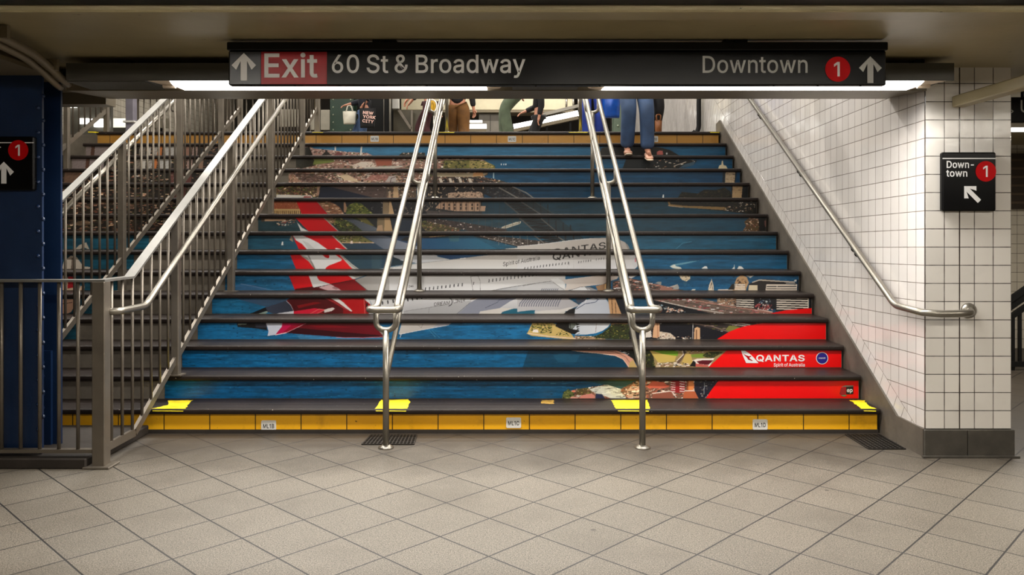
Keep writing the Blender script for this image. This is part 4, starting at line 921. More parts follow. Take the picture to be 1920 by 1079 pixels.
    pg(4, [(1755, 580), (1770, 568), (1880, 570), (1884, 615), (1840, 648), (1790, 630)], (226, 208, 176)); speck(4, [(1755, 580), (1884, 570), (1880, 640), (1780, 640)], [(40, 44, 50), (236, 230, 220), (190, 160, 120)], 30, (1, 3), (1, 2), 41); pg(4, [(1800, 650), (1850, 650), (1840, 690), (1810, 690)], (60, 96, 120), None, .6)
    pg(6, [(525, 395), (535, 330), (565, 262), (585, 330), (590, 395)], (216, 202, 180)); ln(6, [(545, 370), (565, 300), (575, 380)], 1.0, (80, 70, 66))
    pg(6, [(625, 395), (640, 378), (900, 372), (910, 395)], (216, 200, 186)); pg(6, [(330, 392), (350, 376), (385, 376), (375, 392)], (216, 210, 196)); pg(6, [(-10, 395), (-10, 330), (100, 368), (240, 395)], (150, 106, 92)); pg(6, [(120, 378), (180, 318), (200, 360), (190, 378)], (150, 150, 146))
    L = [(800, 395), (830, 290), (850, 245), (900, 212), (960, 240), (984, 300), (960, 350), (950, 395)]; pg(6, L, (196, 158, 116)); speck(6, [(850, 330), (860, 260), (900, 250), (960, 290), (950, 360)], [(50, 40, 34), (170, 130, 96), (90, 66, 50)], 40, (1, 3), (2, 4), 42); pg(6, [(750, 380), (790, 320), (840, 310), (820, 380)], (40, 36, 34))
    for k in range(4): ln(6, [(822, 322 + k * 19), (940, 326 + k * 19)], 1.6, (232, 226, 216))
    pg(6, [(940, 215), (1055, 212), (1000, 250)], (206, 206, 200)); ln(6, [(960, 240), (1030, 214)], .8, (90, 90, 90))
    pg(6, [(970, 395), (980, 320), (1080, 270), (1160, 262), (1520, 300), (1520, 395)], (44, 40, 40)); pg(6, [(975, 395), (985, 330), (1080, 330), (1080, 395)], (222, 206, 176)); ln(6, [(1020, 300), (1100, 272), (1220, 280), (1500, 296)], 2.0, (216, 200, 180))
    pg(6, [(1170, 395), (1180, 320), (1525, 320), (1522, 395)], (226, 212, 196));
    for x0, x1 in ((1185, 1295), (1305, 1515)): pg(6, [(x0, 352), (x0, 338), (x1, 338), (x1, 352)], (40, 40, 42)); 
    ln(6, [(1180, 370), (1520, 374)], 1.4, (60, 56, 54)); pg(6, [(1280, 322), (1290, 296), (1400, 300), (1400, 322)], (30, 30, 34)); pg(6, [(1400, 322), (1400, 300), (1500, 300), (1515, 330)], (130, 128, 126)); pg(6, [(1485, 285), (1500, 268), (1520, 270), (1515, 290)], (226, 222, 214)); pg(6, [(1525, 395), (1525, 270), (1575, 270), (1580, 395)], (14, 26, 40))
    # ---- strip 5
    band(5); water(5, 370, 1555, (28, 104, 146), (16, 60, 84), 0.16)
    pg(2, [(60, 345), (630, 345), (640, 385), (410, 455), (330, 430), (120, 375)], (64, 86, 116), (60, 66, 84), .8)
    pg(2, [(232, 532), (410, 458), (436, 508), (340, 545), (232, 545)], (16, 18, 22)); pg(2, [(300, 540), (420, 500), (436, 512), (400, 540)], (140, 160, 150))
    pg(2, [(408, 458), (640, 385), (690, 430), (722, 500), (722, 530), (540, 545), (430, 510)], (58, 64, 82), (44, 48, 62)); ln(2, [(640, 388), (690, 432), (724, 502)], .8, (200, 200, 206))
    pg(2, [(640, 382), (700, 345), (1530, 345), (1600, 440), (1560, 545), (720, 545), (724, 500), (690, 430)], (112, 0, 10), (150, 6, 14))
    pg(2, [(650, 378), (720, 345), (1060, 345), (1200, 430), (1280, 470), (1280, 540), (1100, 540), (960, 480), (724, 495), (690, 425)], (56, 2, 8), None, .7); pg(2, [(760, 440), (960, 400), (1040, 410), (900, 440), (780, 470)], (176, 10, 20), None, .5)
    pg(2, [(540, 528), (724, 500), (724, 545), (540, 545)], (206, 206, 214)); pg(2, [(724, 506), (960, 468), (1080, 488), (960, 545), (724, 545)], (206, 20, 52)); ln(2, [(905, 535), (1010, 478), (1080, 488), (985, 530)], 1.2, (226, 110, 100)); pg(2, [(1065, 490), (1110, 472), (1165, 462), (1188, 474), (1150, 502), (1070, 520)], (220, 212, 206))
    pg(2, [(1220, 345), (1510, 345), (1526, 545), (1400, 545), (1380, 500)], (178, 8, 16)); pg(2, [(1120, 345), (1205, 345), (1290, 410), (1382, 500), (1370, 508), (1300, 462), (1230, 410)], (224, 220, 216)); ln(2, [(1060, 348), (1180, 400), (1330, 492)], .7, (190, 90, 90))
    pg(2, [(1500, 345), (1560, 345), (1600, 440), (1530, 380)], (222, 220, 218)); ln(2, [(1512, 350), (1526, 540)], 1, (226, 120, 110)); pg(2, [(1535, 450), (1540, 410), (1556, 415), (1552, 460)], (24, 10, 12))
    pg(2, [(1560, 345), (1990, 345), (1990, 545), (1560, 545), (1610, 450)], (216, 216, 216), (226, 226, 226))
    for i in range(3): ln(2, [(1724 + i * 60, 428 - i * 9), (1720 + i * 60, 388 - i * 9)], 2.2, (30, 30, 36))
    pg(3, [(100, 1030), (100, 815), (1918, 815), (1918, 1030)], (228, 228, 230), (176, 176, 180), 1, True)
    for i in range(6): ln(3, [(150 + i * 52, 872 - i * 9), (142 + i * 52, 815)], 2.2, (34, 34, 40))
    pg(3, [(100, 985), (390, 938), (860, 860), (860, 1030), (100, 1030)], (168, 168, 170), None, .6); ln(3, [(100, 985), (390, 940), (600, 905)], .6, (120, 118, 118)); ln(3, [(390, 940), (382, 1000)], .6, (120, 118, 118))
    write('DREAM', 3, (440, 926), 6.4, math.radians(7), (66, 62, 60), 1.5, 1.1, 31); write('LINER', 3, (655, 892), 6.4, math.radians(7), (66, 62, 60), 1.5, 1.1, 23); ln(3, [(615, 832), (640, 850), (648, 880), (636, 910), (606, 926)], 1.3, (40, 38, 40))
    pg(3, [(690, 1030), (760, 970), (860, 880), (960, 826), (1420, 815), (1300, 870), (1050, 1030)], (146, 150, 164), (130, 134, 152)); ln(3, [(850, 850), (935, 832)], 1.6, (150, 120, 90)); ln(3, [(1020, 945), (1160, 880), (1165, 860), (1390, 818)], .8, (70, 74, 92)); ln(3, [(690, 1020), (850, 885)], .8, (90, 92, 104))
    pg(3, [(940, 1030), (960, 985), (1200, 945), (1340, 950), (1310, 975), (1180, 1030)], (214, 208, 202)); pg(3, [(1180, 1030), (1210, 990), (1340, 952), (1580, 958), (1570, 1030)], (28, 96, 120)); pg(3, [(1580, 1010), (1650, 975), (1918, 955), (1918, 1030), (1580, 1030)], (200, 196, 190))
    L = [(-60, 990), (-60, 815), (470, 815), (580, 880), (645, 915), (560, 950), (300, 975), (100, 970)]; pg(4, L, (196, 194, 196), (178, 176, 180))
    for i in range(17): ln(4, [(-40 + i * 27, 930 + i * 0), (-30 + i * 27, 895), (0 + i * 27, 860 - i * 1.5), (20 + i * 27, 830 - i)], 1.7, (98, 102, 122), .85)
    pg(4, [(120, 990), (260, 972), (420, 965), (520, 940), (580, 935), (520, 975), (400, 1002), (200, 1010)], (214, 210, 206)); pg(4, [(440, 1030), (520, 965), (560, 955), (600, 950), (600, 1030)], (26, 26, 28))
    pg(4, [(580, 1030), (590, 960), (640, 905), (700, 860), (850, 815), (920, 820), (960, 880), (985, 960), (988, 1030)], (206, 210, 218), (186, 192, 204)); pg(4, [(590, 850), (640, 830), (710, 825), (715, 850), (680, 880), (620, 895)], (66, 72, 86)); ln(4, [(500, 830), (640, 915)], .8, (90, 90, 96)); ln(4, [(600, 960), (700, 900), (820, 880), (850, 850), (780, 822)], 1.2, (70, 80, 110)); ln(4, [(700, 890), (715, 850)], 1.2, (226, 226, 228))
    pg(4, [(955, 815), (1020, 815), (1060, 860), (1115, 1030), (985, 1030)], (196, 152, 108)); ln(4, [(1000, 820), (1010, 1020)], 1.6, (110, 80, 56)); ln(4, [(1040, 880), (1050, 1020)], 1.2, (90, 64, 46)); pg(4, [(1030, 815), (1180, 815), (1200, 1030), (1115, 1030)], (20, 22, 30))
    pg(6, [(-130, 660), (-130, 480), (300, 560), (620, 660)], (20, 22, 28)); speck(6, [(-60, 640), (-60, 560), (20, 540), (300, 640)], [(20, 22, 30), (150, 170, 180), (50, 60, 70), (210, 190, 170)], 50, (1, 4), (1, 3), 43)
    L = [(-130, 455), (200, 455), (420, 475), (640, 515), (1100, 570), (1260, 640), (1200, 665), (640, 665), (0, 515), (-130, 490)]; pg(6, L, (108, 90, 80)); speck(6, L, ROAD + [(150, 60, 70), (190, 120, 110)], 330, (2, 9), (1, 2), 44); ln(6, [(0, 512), (300, 580), (700, 645)], 1.8, (196, 186, 176)); ln(6, [(300, 490), (800, 575), (1250, 638)], 1.4, (190, 132, 116)); ln(6, [(260, 520), (640, 600), (900, 645)], 1.0, (70, 58, 54))
    pg(6, [(420, 460), (620, 460), (625, 520), (440, 480)], (22, 74, 104)); speck(6, [(100, 500), (260, 460), (420, 480), (350, 520)], [(206, 60, 90), (236, 220, 216), (120, 80, 80)], 30, (1, 5), (1, 2), 45)
    speck(6, [(50, 640), (60, 585), (240, 600), (240, 640)], [(236, 206, 190), (240, 230, 220), (60, 40, 40), (206, 150, 120)], 50, (1, 4), (1, 3), 46)
    pg(6, [(625, 520), (630, 455), (840, 455), (845, 560), (700, 545)], (150, 120, 96)); speck(6, [(630, 545), (630, 455), (840, 455), (845, 560)], FLECK, 70, (1, 5), (1, 3), 47)
    pg(6, [(838, 580), (840, 455), (1050, 455), (1045, 590)], (30, 28, 28))
    for k in range(5): ln(6, [(842, 470 + k * 24), (1040, 474 + k * 26)], 2.0, (226, 216, 202))
    pg(6, [(1045, 600), (1050, 455), (1300, 455), (1295, 600)], (20, 22, 28)); speck(6, [(1090, 540), (1090, 460), (1230, 460), (1230, 540)], [(110, 130, 150), (40, 60, 90), (20, 22, 30), (190, 196, 196)], 40, (1, 4), (1, 3), 48); speck(6, [(1040, 605), (1050, 535), (1240, 550), (1240, 610)], [(190, 90, 90), (226, 206, 196), (120, 50, 50)], 50, (1, 4), (2, 5), 49)
    pg(6, [(1285, 625), (1300, 455), (1660, 455), (1650, 620)], (34, 30, 30));
    for k in range(6): ln(6, [(1295, 470 + k * 25), (1652, 478 + k * 26)], 2.0, (232, 220, 204))
    pg(6, [(1660, 640), (1664, 455), (1740, 455), (1730, 640)], (12, 12, 16)); ln(6, [(1650, 460), (1650, 600)], 1.6, (226, 214, 196)); ln(6, [(1080, 600), (1250, 632)], 1.4, (206, 190, 180)); ln(6, [(1080, 628), (1240, 650)], 1.2, (170, 110, 100))
    pg(6, [(1170, 670), (1260, 640), (1400, 612), (1560, 598), (1740, 584), (1740, 670)], BRED)
    # ---- strip 4
    band(4); water(4, 340, 1585, (22, 100, 148), (16, 88, 130), 0.16)
    pg(2, [(84, 635), (420, 635), (426, 716), (290, 696), (95, 682)], (20, 20, 22)); pg(2, [(95, 660), (100, 640), (200, 640), (190, 655)], (120, 130, 120)); pg(2, [(290, 640), (420, 640), (420, 690), (300, 690)], (44, 44, 54))
    pg(2, [(412, 632), (600, 632), (590, 680), (555, 720), (520, 768), (430, 782), (442, 730)], (204, 208, 222)); pg(2, [(596, 632), (880, 632), (640, 748), (516, 770), (560, 715), (590, 680)], (190, 10, 72)); pg(2, [(700, 660), (880, 632), (700, 720), (600, 745)], (150, 2, 40)); ln(2, [(516, 770), (650, 744), (872, 638)], 1.6, (236, 200, 200))
    pg(2, [(700, 720), (880, 632), (1612, 632), (1745, 795), (1500, 806), (1300, 798), (950, 772), (640, 748)], (92, 0, 16), (104, 0, 20)); pg(2, [(640, 748), (760, 690), (1300, 740), (1660, 770), (1745, 790), (1300, 796), (950, 770)], (30, 0, 8), None, .7); pg(2, [(880, 660), (1100, 650), (1400, 690), (1000, 690)], (140, 4, 20), None, .5); ln(2, [(1200, 798), (1500, 802), (1745, 790)], 1.0, (200, 110, 120))
    pg(2, [(750, 762), (1300, 802), (1745, 796), (1745, 830), (800, 830)], (120, 160, 196), None, .35)
    pg(13, [(148, 510), (210, 510), (330, 640), (360, 720), (320, 735), (170, 560)], (150, 144, 136)); pg(13, [(590, 508), (1350, 506), (1290, 562), (1100, 592), (800, 650), (560, 702), (540, 690)], (196, 190, 184), (176, 168, 164)); pg(13, [(1150, 512), (1350, 508), (1288, 562), (1060, 596)], (156, 160, 176), None, .7); ln(13, [(560, 697), (800, 648), (1290, 558)], .9, (226, 226, 228)); ln(13, [(580, 690), (560, 745)], 1.0, (226, 226, 228)); ln(13, [(830, 560), (880, 600), (900, 545)], .6, (120, 116, 112)); ln(13, [(990, 630), (1090, 740)], .8, (90, 150, 180)); ln(13, [(1030, 630), (1150, 745)], .6, (90, 150, 180))
    L = [(45, 395), (60, 375), (110, 270), (330, 275), (500, 340), (600, 470), (100, 420)]; pg(5, L, (200, 172, 104)); speck(5, [(90, 360), (100, 275), (330, 275), (330, 390), (200, 390)], TREES + TREES + [(150, 140, 60)], 150, (1, 4), (1, 3), 50); speck(5, [(370, 410), (450, 340), (560, 360), (520, 420)], TREES + [(210, 180, 110)], 50, (1, 3), (1, 3), 51)
    ln(5, [(60, 392), (300, 428), (620, 452), (930, 455)], 2.0, (226, 196, 170)); pg(5, [(110, 380), (120, 348), (170, 352), (180, 385)], (236, 226, 220)); pg(5, [(600, 465), (580, 420), (920, 425), (920, 465)], (176, 140, 110)); speck(5, [(600, 460), (600, 420), (920, 420), (920, 460)], FLECK + TREES, 60, (1, 5), (1, 2), 52)
    L = [(790, 435), (900, 385), (1000, 295), (1120, 280), (1200, 300), (1320, 420), (1300, 465), (930, 455)]; pg(5, L, (46, 54, 26)); speck(5, L, TREES + DARKT, 330, (1, 4), (1, 3), 53)
    pg(5, [(365, 312), (400, 255), (535, 250), (620, 270), (648, 335), (600, 405), (540, 395)], (18, 16, 16)); pg(5, [(520, 330), (525, 262), (610, 260), (610, 300), (545, 345)], (110, 116, 110)); ln(5, [(530, 265), (540, 340)], 1.2, (40, 40, 40)); pg(5, [(560, 345), (600, 300), (620, 250), (1005, 250), (960, 320), (900, 362), (820, 392), (700, 408), (580, 408), (640, 360)], (200, 206, 214), (214, 216, 220))
    for i in range(5): pg(5, [(600 + i * 8, 280 + i * 28), (642, 290 + i * 26), (604, 306 + i * 26)], (20, 18, 18))
    ln(5, [(830, 262), (820, 385)], .6, (130, 100, 100)); pg(5, [(1000, 250), (1180, 250), (1185, 290), (1040, 288), (990, 300)], (150, 116, 84)); ln(5, [(1055, 252), (1060, 285)], 1, (216, 176, 140))
    pg(5, [(1200, 465), (1200, 245), (1930, 245), (1930, 465)], (20, 20, 28)); speck(5, [(1200, 460), (1380, 380), (1900, 330), (1918, 455)], [(20, 22, 30), (40, 44, 60), (226, 216, 206), (14, 14, 20)], 150, (1, 4), (1, 2), 54); pg(5, [(1458, 440), (1478, 250), (1536, 250), (1540, 430), (1510, 446)], (212, 166, 128)); ln(5, [(1512, 255), (1520, 435)], 1.6, (176, 120, 90)); L = [(1540, 450), (1545, 370), (1640, 385), (1720, 430), (1720, 455)]; pg(5, L, (212, 196, 176)); speck(5, L, FLECK, 40, (1, 4), (1, 2), 55); pg(5, [(1380, 440), (1385, 350), (1440, 350), (1450, 435)], (216, 206, 196)); ln(5, [(1545, 280), (1620, 284)], 1.6, (226, 226, 226))
    pg(6, [(0, 735), (860, 735), (860, 945), (0, 945)], (20, 20, 28)); speck(6, [(100, 760), (340, 740), (340, 930), (440, 930), (700, 900)], [(20, 22, 30), (34, 36, 50), (14, 14, 20), (90, 90, 96)], 60, (1, 5), (1, 2), 154)
    L = [(0, 745), (0, 735), (700, 735), (1250, 735), (1000, 790), (760, 860), (720, 860), (400, 780)]; pg(6, L, (50, 42, 42)); speck(6, L, ROAD + TREES, 160, (1, 7), (1, 2), 56); ln(6, [(180, 738), (560, 790), (760, 855)], 1.6, (130, 108, 98)); ln(6, [(640, 748), (960, 790)], 1.4, (206, 196, 186)); ln(6, [(750, 738), (1000, 778)], 2.0, (216, 206, 196)); ln(6, [(1000, 740), (1150, 755)], 1.4, (206, 190, 176)); pg(6, [(720, 830), (760, 785), (830, 790), (900, 810), (760, 855)], (120, 120, 60))
    L = [(-20, 935), (-20, 850), (100, 870), (160, 920), (160, 945)]; pg(6, L, (206, 190, 170)); speck(6, L, FLECK, 40, (1, 5), (1, 2), 57); pg(6, [(366, 945), (372, 815), (400, 800), (435, 812), (434, 945)], (212, 168, 126)); pg(6, [(385, 940), (388, 830), (400, 830), (402, 940)], (130, 90, 66)); ln(6, [(355, 740), (352, 935)], 1.4, (176, 170, 166)); speck(6, [(160, 945), (180, 905), (340, 905), (350, 945)], FLECK, 30, (1, 4), (1, 2), 58)
    pg(6, [(610, 950), (640, 928), (760, 855), (850, 818), (950, 788), (1080, 766), (1250, 742), (1890, 735), (1890, 950)], BRED)
    # ---- strip 3
    band(3); water(3, 308, 1612, (8, 92, 142), (10, 78, 112), 0.16)
    pg(5, [(60, 590), (500, 565), (620, 590), (900, 625), (1040, 645), (1130, 690), (1195, 775), (0, 775)], (8, 44, 60), None, .6); pg(5, [(340, 640), (460, 620), (640, 640), (600, 720), (400, 720)], (50, 110, 140), None, .3)
    pg(5, [(480, 562), (760, 562), (1040, 578), (1140, 615), (1240, 680), (1290, 780), (1190, 780), (1130, 685), (1040, 645), (850, 618), (640, 598)], (208, 150, 128)); ln(5, [(490, 572), (640, 596), (850, 616), (1040, 642), (1128, 682), (1195, 770)], 1.4, (226, 190, 170)); ln(5, [(760, 575), (1040, 600), (1160, 660), (1230, 760)], 1.0, (120, 84, 70)); pg(5, [(1190, 780), (1200, 720), (1240, 690), (1290, 780)], (190, 160, 100))
    L = [(1040, 565), (1330, 560), (1330, 780), (1290, 760), (1240, 680), (1140, 610)]; pg(5, L, (20, 22, 20)); speck(5, [(1080, 600), (1100, 575), (1200, 600), (1190, 640)], [(230, 230, 230), (40, 40, 44)], 25, (2, 6), (1, 1), 59)
    pg(10, [(1060, 370), (1060, 170), (1940, 170), (1940, 370)], (150, 128, 84)); pg(10, [(1060, 370), (1070, 180), (1150, 180), (1200, 260), (1220, 370)], (36, 40, 20)); speck(10, [(1060, 370), (1070, 180), (1150, 180), (1200, 260), (1220, 370)], TREES + DARKT, 110, (1, 4), (1, 4), 60)
    pg(10, [(1140, 182), (1300, 180), (1450, 212), (1442, 256), (1300, 240), (1180, 210)], (106, 150, 34)); pg(10, [(1160, 195), (1290, 235), (1430, 255), (1410, 310), (1250, 325), (1210, 270)], (196, 170, 88)); pg(10, [(1580, 240), (1700, 230), (1700, 275), (1570, 268)], (116, 140, 50)); pg(10, [(1300, 178), (1480, 178), (1480, 195), (1440, 205)], (226, 220, 206)); pg(10, [(1475, 345), (1510, 250), (1560, 190), (1600, 340)], (196, 166, 90)); ln(10, [(1520, 178), (1500, 250), (1440, 330)], 5, (96, 74, 62)); ln(10, [(1490, 200), (1500, 240), (1430, 310)], 1.4, (226, 216, 206))
    speck(10, [(1220, 365), (1240, 320), (1400, 320), (1480, 320), (1600, 340), (1600, 365)], FLECK + [(236, 226, 214)], 100, (2, 8), (1, 2), 61); speck(10, [(1480, 215), (1560, 180), (1700, 178), (1700, 220), (1600, 240)], FLECK, 60, (1, 6), (1, 2), 62)
    L = [(1690, 250), (1740, 215), (1850, 210), (1900, 215), (1800, 275), (1720, 270)]; pg(10, L, (44, 54, 22)); speck(10, L, TREES + DARKT, 80, (1, 3), (1, 3), 63)
    pg(10, [(1590, 300), (1640, 282), (1810, 278), (1760, 360), (1620, 362)], (232, 222, 212)); pg(10, [(1630, 310), (1680, 300), (1800, 298), (1750, 345), (1660, 335)], (90, 16, 28)); pg(10, [(1620, 362), (1625, 330), (1750, 348), (1745, 366)], (190, 90, 80)); pg(10, [(1560, 360), (1600, 300), (1625, 320), (1620, 362)], (26, 24, 24))
    pg(0, [(1321, 696), (1340, 678), (1354, 665), (1369, 652), (1615, 652), (1615, 696)], BRED)
    # ---- strip 2
    band(2); water(2, 285, 1645, (4, 78, 124), (8, 60, 84), 0.18)
    pg(10, [(500, 500), (1000, 488), (1010, 530), (870, 585), (700, 540)], (30, 62, 56), None, .5)
    L = [(285, 700), (320, 620), (420, 590), (560, 568), (740, 543), (870, 585), (960, 540), (1060, 488), (1870, 488), (1700, 700)]; pg(10, L, (120, 84, 68)); speck(10, L, [(226, 206, 190), (206, 110, 80), (180, 90, 66), (40, 34, 34), (120, 76, 60), (236, 226, 214), (70, 60, 50), (190, 150, 120)], 900, (1, 7), (1, 4), 64)
    L = [(285, 700), (300, 620), (350, 585), (410, 630), (400, 690)]; pg(10, L, (84, 92, 50)); speck(10, L, TREES + [(150, 150, 96)], 90, (1, 3), (1, 3), 65); L = [(425, 640), (440, 585), (540, 572), (605, 610), (590, 645), (460, 650)]; pg(10, L, (84, 66, 36)); speck(10, L, BROWN + TREES, 80, (1, 3), (1, 3), 66)
    pg(10, [(450, 690), (480, 650), (580, 630), (615, 650), (615, 690)], (206, 130, 116)); pg(10, [(350, 700), (380, 660), (440, 668), (460, 700)], (206, 146, 130))
    L = [(560, 590), (640, 562), (740, 543), (880, 590), (870, 612), (950, 690), (800, 690), (700, 650), (610, 625)]; pg(10, L, (206, 206, 194)); speck(10, L, [(180, 180, 168), (226, 226, 216), (110, 108, 104)], 120, (3, 12), (1, 1), 67); pg(10, [(620, 690), (625, 630), (690, 640), (720, 690)], (40, 46, 74))
    pg(10, [(940, 600), (1000, 530), (1060, 545), (1060, 690), (920, 690)], (196, 160, 136)); speck(10, [(940, 620), (1000, 540), (1060, 550), (1060, 690), (920, 690)], [(60, 44, 40), (236, 222, 206), (190, 110, 90)], 70, (2, 8), (1, 3), 68)
    pg(10, [(1130, 560), (1200, 505), (1300, 520), (1360, 560), (1300, 580), (1150, 575)], (204, 96, 74)); pg(10, [(1180, 690), (1200, 625), (1380, 605), (1420, 690)], (146, 84, 66)); ln(10, [(1190, 630), (1380, 606), (1430, 670)], 1.8, (232, 216, 204))
    pg(10, [(1370, 610), (1380, 500), (1520, 490), (1510, 620), (1420, 625)], (150, 30, 34));
    for k in range(5): ln(10, [(1372, 520 + k * 22), (1420, 526 + k * 22)], 1.3, (236, 226, 220)); ln(10, [(1462, 510 + k * 24), (1512, 516 + k * 24)], 1.5, (236, 226, 220))
    pg(10, [(1530, 600), (1535, 492), (1605, 492), (1600, 600)], (224, 134, 74)); pg(10, [(1530, 600), (1535, 492), (1552, 492), (1548, 600)], (150, 70, 40)); pg(10, [(1490, 690), (1510, 610), (1640, 605), (1650, 690)], (186, 96, 60)); ln(10, [(1510, 604), (1640, 602), (1650, 680)], 1.6, (236, 220, 206))
    pg(10, [(1610, 600), (1610, 490), (1860, 490), (1800, 580), (1700, 690), (1655, 690)], (30, 30, 44)); speck(10, [(1640, 560), (1650, 495), (1840, 495), (1760, 600), (1690, 680)], [(236, 230, 226), (40, 44, 60), (20, 20, 30), (120, 110, 100)], 70, (1, 5), (1, 2), 69); ln(10, [(1710, 520), (1706, 640)], 1.0, (150, 156, 160))
    pg(0, [(1319, 754), (1332, 734), (1350, 710), (1648, 710), (1648, 754)], BRED)

    # ---- the narrow flight behind the railing, left of the concrete strip
    for n in STRIPS:
        band(n); a, b = STRIPS[n]
        x1 = XC - 3.33 * FPX / dn(n)
        if n >= 9:
            L = [(108, a), (x1, a), (x1, b), (108, b)]; fill([L], (36, 30, 28)); speck(0, L, BROWN + DARKT + DARKT + [(20, 18, 18)], 420, (2, 9), (1, 3), 80 + n)
        else:
            water(n, 108, max(118, x1), (22, 66, 84), (26, 86, 108), 0.14)
    def panel(n, x0, x1, c, rib=None):
        band(n); a, b = STRIPS[n]
        fill([[(x0, a), (x1, a), (x1 - 2, b), (x0 - 2, b)]], c)
        if rib:
            x = x0
            while x < x1: ln(0, [(x, a), (x - 2, b)], .8, rib); x += 2.4
    for n, off in ((14, 0), (13, -10)):
        for x0, x1, c, rib in ((133, 172, (150, 136, 134), (120, 106, 104)), (172, 178, (90, 60, 48), None), (179, 206, (156, 142, 140), (126, 114, 112)), (262, 274, (150, 140, 128), (40, 34, 30)), (276, 284, (206, 200, 190), None),
                               (287, 296, (214, 206, 196), (60, 50, 46)), (297, 305, (206, 124, 66), None), (308, 332, (206, 202, 196), (150, 146, 140)), (345, 360, (150, 110, 92), None), (362, 372, (190, 160, 150), (90, 70, 60)), (384, 392, (150, 120, 100), None)):
            panel(n, x0 + off, x1 + off, c, rib)
    panel(12, 122, 150, (120, 92, 74), (84, 62, 50)); panel(12, 320, 360, (110, 66, 60), (80, 46, 44)); panel(11, 318, 350, (96, 62, 54), (60, 40, 36))
    band(12); speck(0, [(250, 330), (330, 325), (330, 346), (250, 346)], FLECK, 50, (1, 6), (1, 2), 95)
    band(10); speck(0, [(108, 376), (300, 376), (300, 392), (108, 392)], [(150, 112, 92), (110, 80, 66), (176, 140, 120)], 60, (4, 16), (1, 2), 96)
    band(9); pg(12, [(80, 225), (210, 205), (240, 235), (150, 245)], (120, 96, 74), None, .7)
    band(8); pg(12, [(110, 425), (150, 385), (200, 365), (225, 420), (180, 400), (140, 425)], (176, 166, 150))
    band(7); pg(12, [(20, 565), (40, 500), (90, 460), (130, 470), (180, 540), (245, 545), (200, 570)], (196, 184, 170)); pg(12, [(90, 560), (95, 480), (120, 470), (120, 560)], (110, 96, 86))
    band(6); pg(12, [(20, 730), (25, 600), (60, 610), (120, 720)], (206, 176, 150)); pg(12, [(65, 700), (70, 610), (120, 615), (120, 690)], (170, 30, 40)); pg(12, [(150, 720), (160, 680), (190, 680), (185, 725)], (216, 180, 150))
    band(5); pg(12, [(20, 900), (25, 775), (110, 775), (120, 820), (90, 870)], (222, 176, 150)); ln(12, [(30, 810), (100, 800)], 1.2, (90, 60, 50))

draw_sheet()

def print_strip(n, x0, x1, parent, name='printed_strip'):
    """vinyl on riser n between x0 and x1; the sheet is sampled at the strip's own print scale"""
    y = dn(n) - 0.0022
    z0, z1 = (n - 1) * RISE + 0.004, n * RISE - 0.036
    k = FPX / dn(n)
    nx = int((x1 - x0) * k * 1.3); nz = max(8, int((z1 - z0) * k * 1.35))
    X = np.linspace(x0, x1, nx); Z = np.linspace(z0, z1, nz)
    sx = (XC + X * k - SH_X0) * SS - 0.5; sy = (YH - (Z - EYE) * k - SH_Y0) * SS - 0.5
    a, b = STRIPS[n]
    sy = np.clip(sy, (a - SH_Y0) * SS, (b - SH_Y0) * SS - 1.01); sx = np.clip(sx, 0, SH_W * SS - 1.01)
    ix = sx.astype(int); iy = sy.astype(int); fx = (sx - ix)[None, :, None]; fy = (sy - iy)[:, None, None]
    c = (CV[iy][:, ix] * (1 - fx) + CV[iy][:, ix + 1] * fx) * (1 - fy) + (CV[iy + 1][:, ix] * (1 - fx) + CV[iy + 1][:, ix + 1] * fx) * fy
    c = np.clip(c, 0, 255) / 255.0
    c = np.where(c <= 0.04045, c / 12.92, ((c + 0.055) / 1.055) ** 2.4)
    co = np.empty((nz, nx, 3), np.float32); co[:, :, 0] = X[None, :]; co[:, :, 1] = y; co[:, :, 2] = Z[:, None]
    me = bpy.data.meshes.new(name)
    nv, nf = nx * nz, (nx - 1) * (nz - 1)
    me.vertices.add(nv); me.vertices.foreach_set('co', co.ravel())
    i = np.arange(nz - 1)[:, None] * nx + np.arange(nx - 1)[None, :]
    q = np.stack([i, i + 1, i + nx + 1, i + nx], -1).reshape(-1).astype(np.int32)
    me.loops.add(nf * 4); me.loops.foreach_set('vertex_index', q)
    me.polygons.add(nf); me.polygons.foreach_set('loop_start', np.arange(nf, dtype=np.int32) * 4)
    at_ = me.color_attributes.new('print', 'FLOAT_COLOR', 'POINT')
    rgba = np.ones((nv, 4), np.float32); rgba[:, :3] = c.reshape(-1, 3)
    at_.data.foreach_set('color', rgba.ravel())
    me.materials.append(M_PRINT)
    me.update(); me.validate()
    o = bpy.data.objects.new(name, me); COL.objects.link(o)
    o.parent = parent; o.matrix_parent_inverse = world_inv(parent)
    return o

# ================================================================== the setting
# floor
mb = MB(); mb.box(-7, 7, -4, 9.2, -0.2, 0.0)
struct(mb.build('floor', M_FLOOR))
# tiled wall beside the flight with its pillar end
mb = MB(); mb.box(WALLX, PIL_X, PIL_Y + 0.012, 20, 0, 5.6)
struct(mb.build('wall_right', M_WALL))
mb = MB(); mb.box(WALLX, PIL_X, PIL_Y, PIL_Y + 0.0118, 0.165, CEIL + 0.25, 0.003)
struct(mb.build('wall_pillar', M_PILLAR))
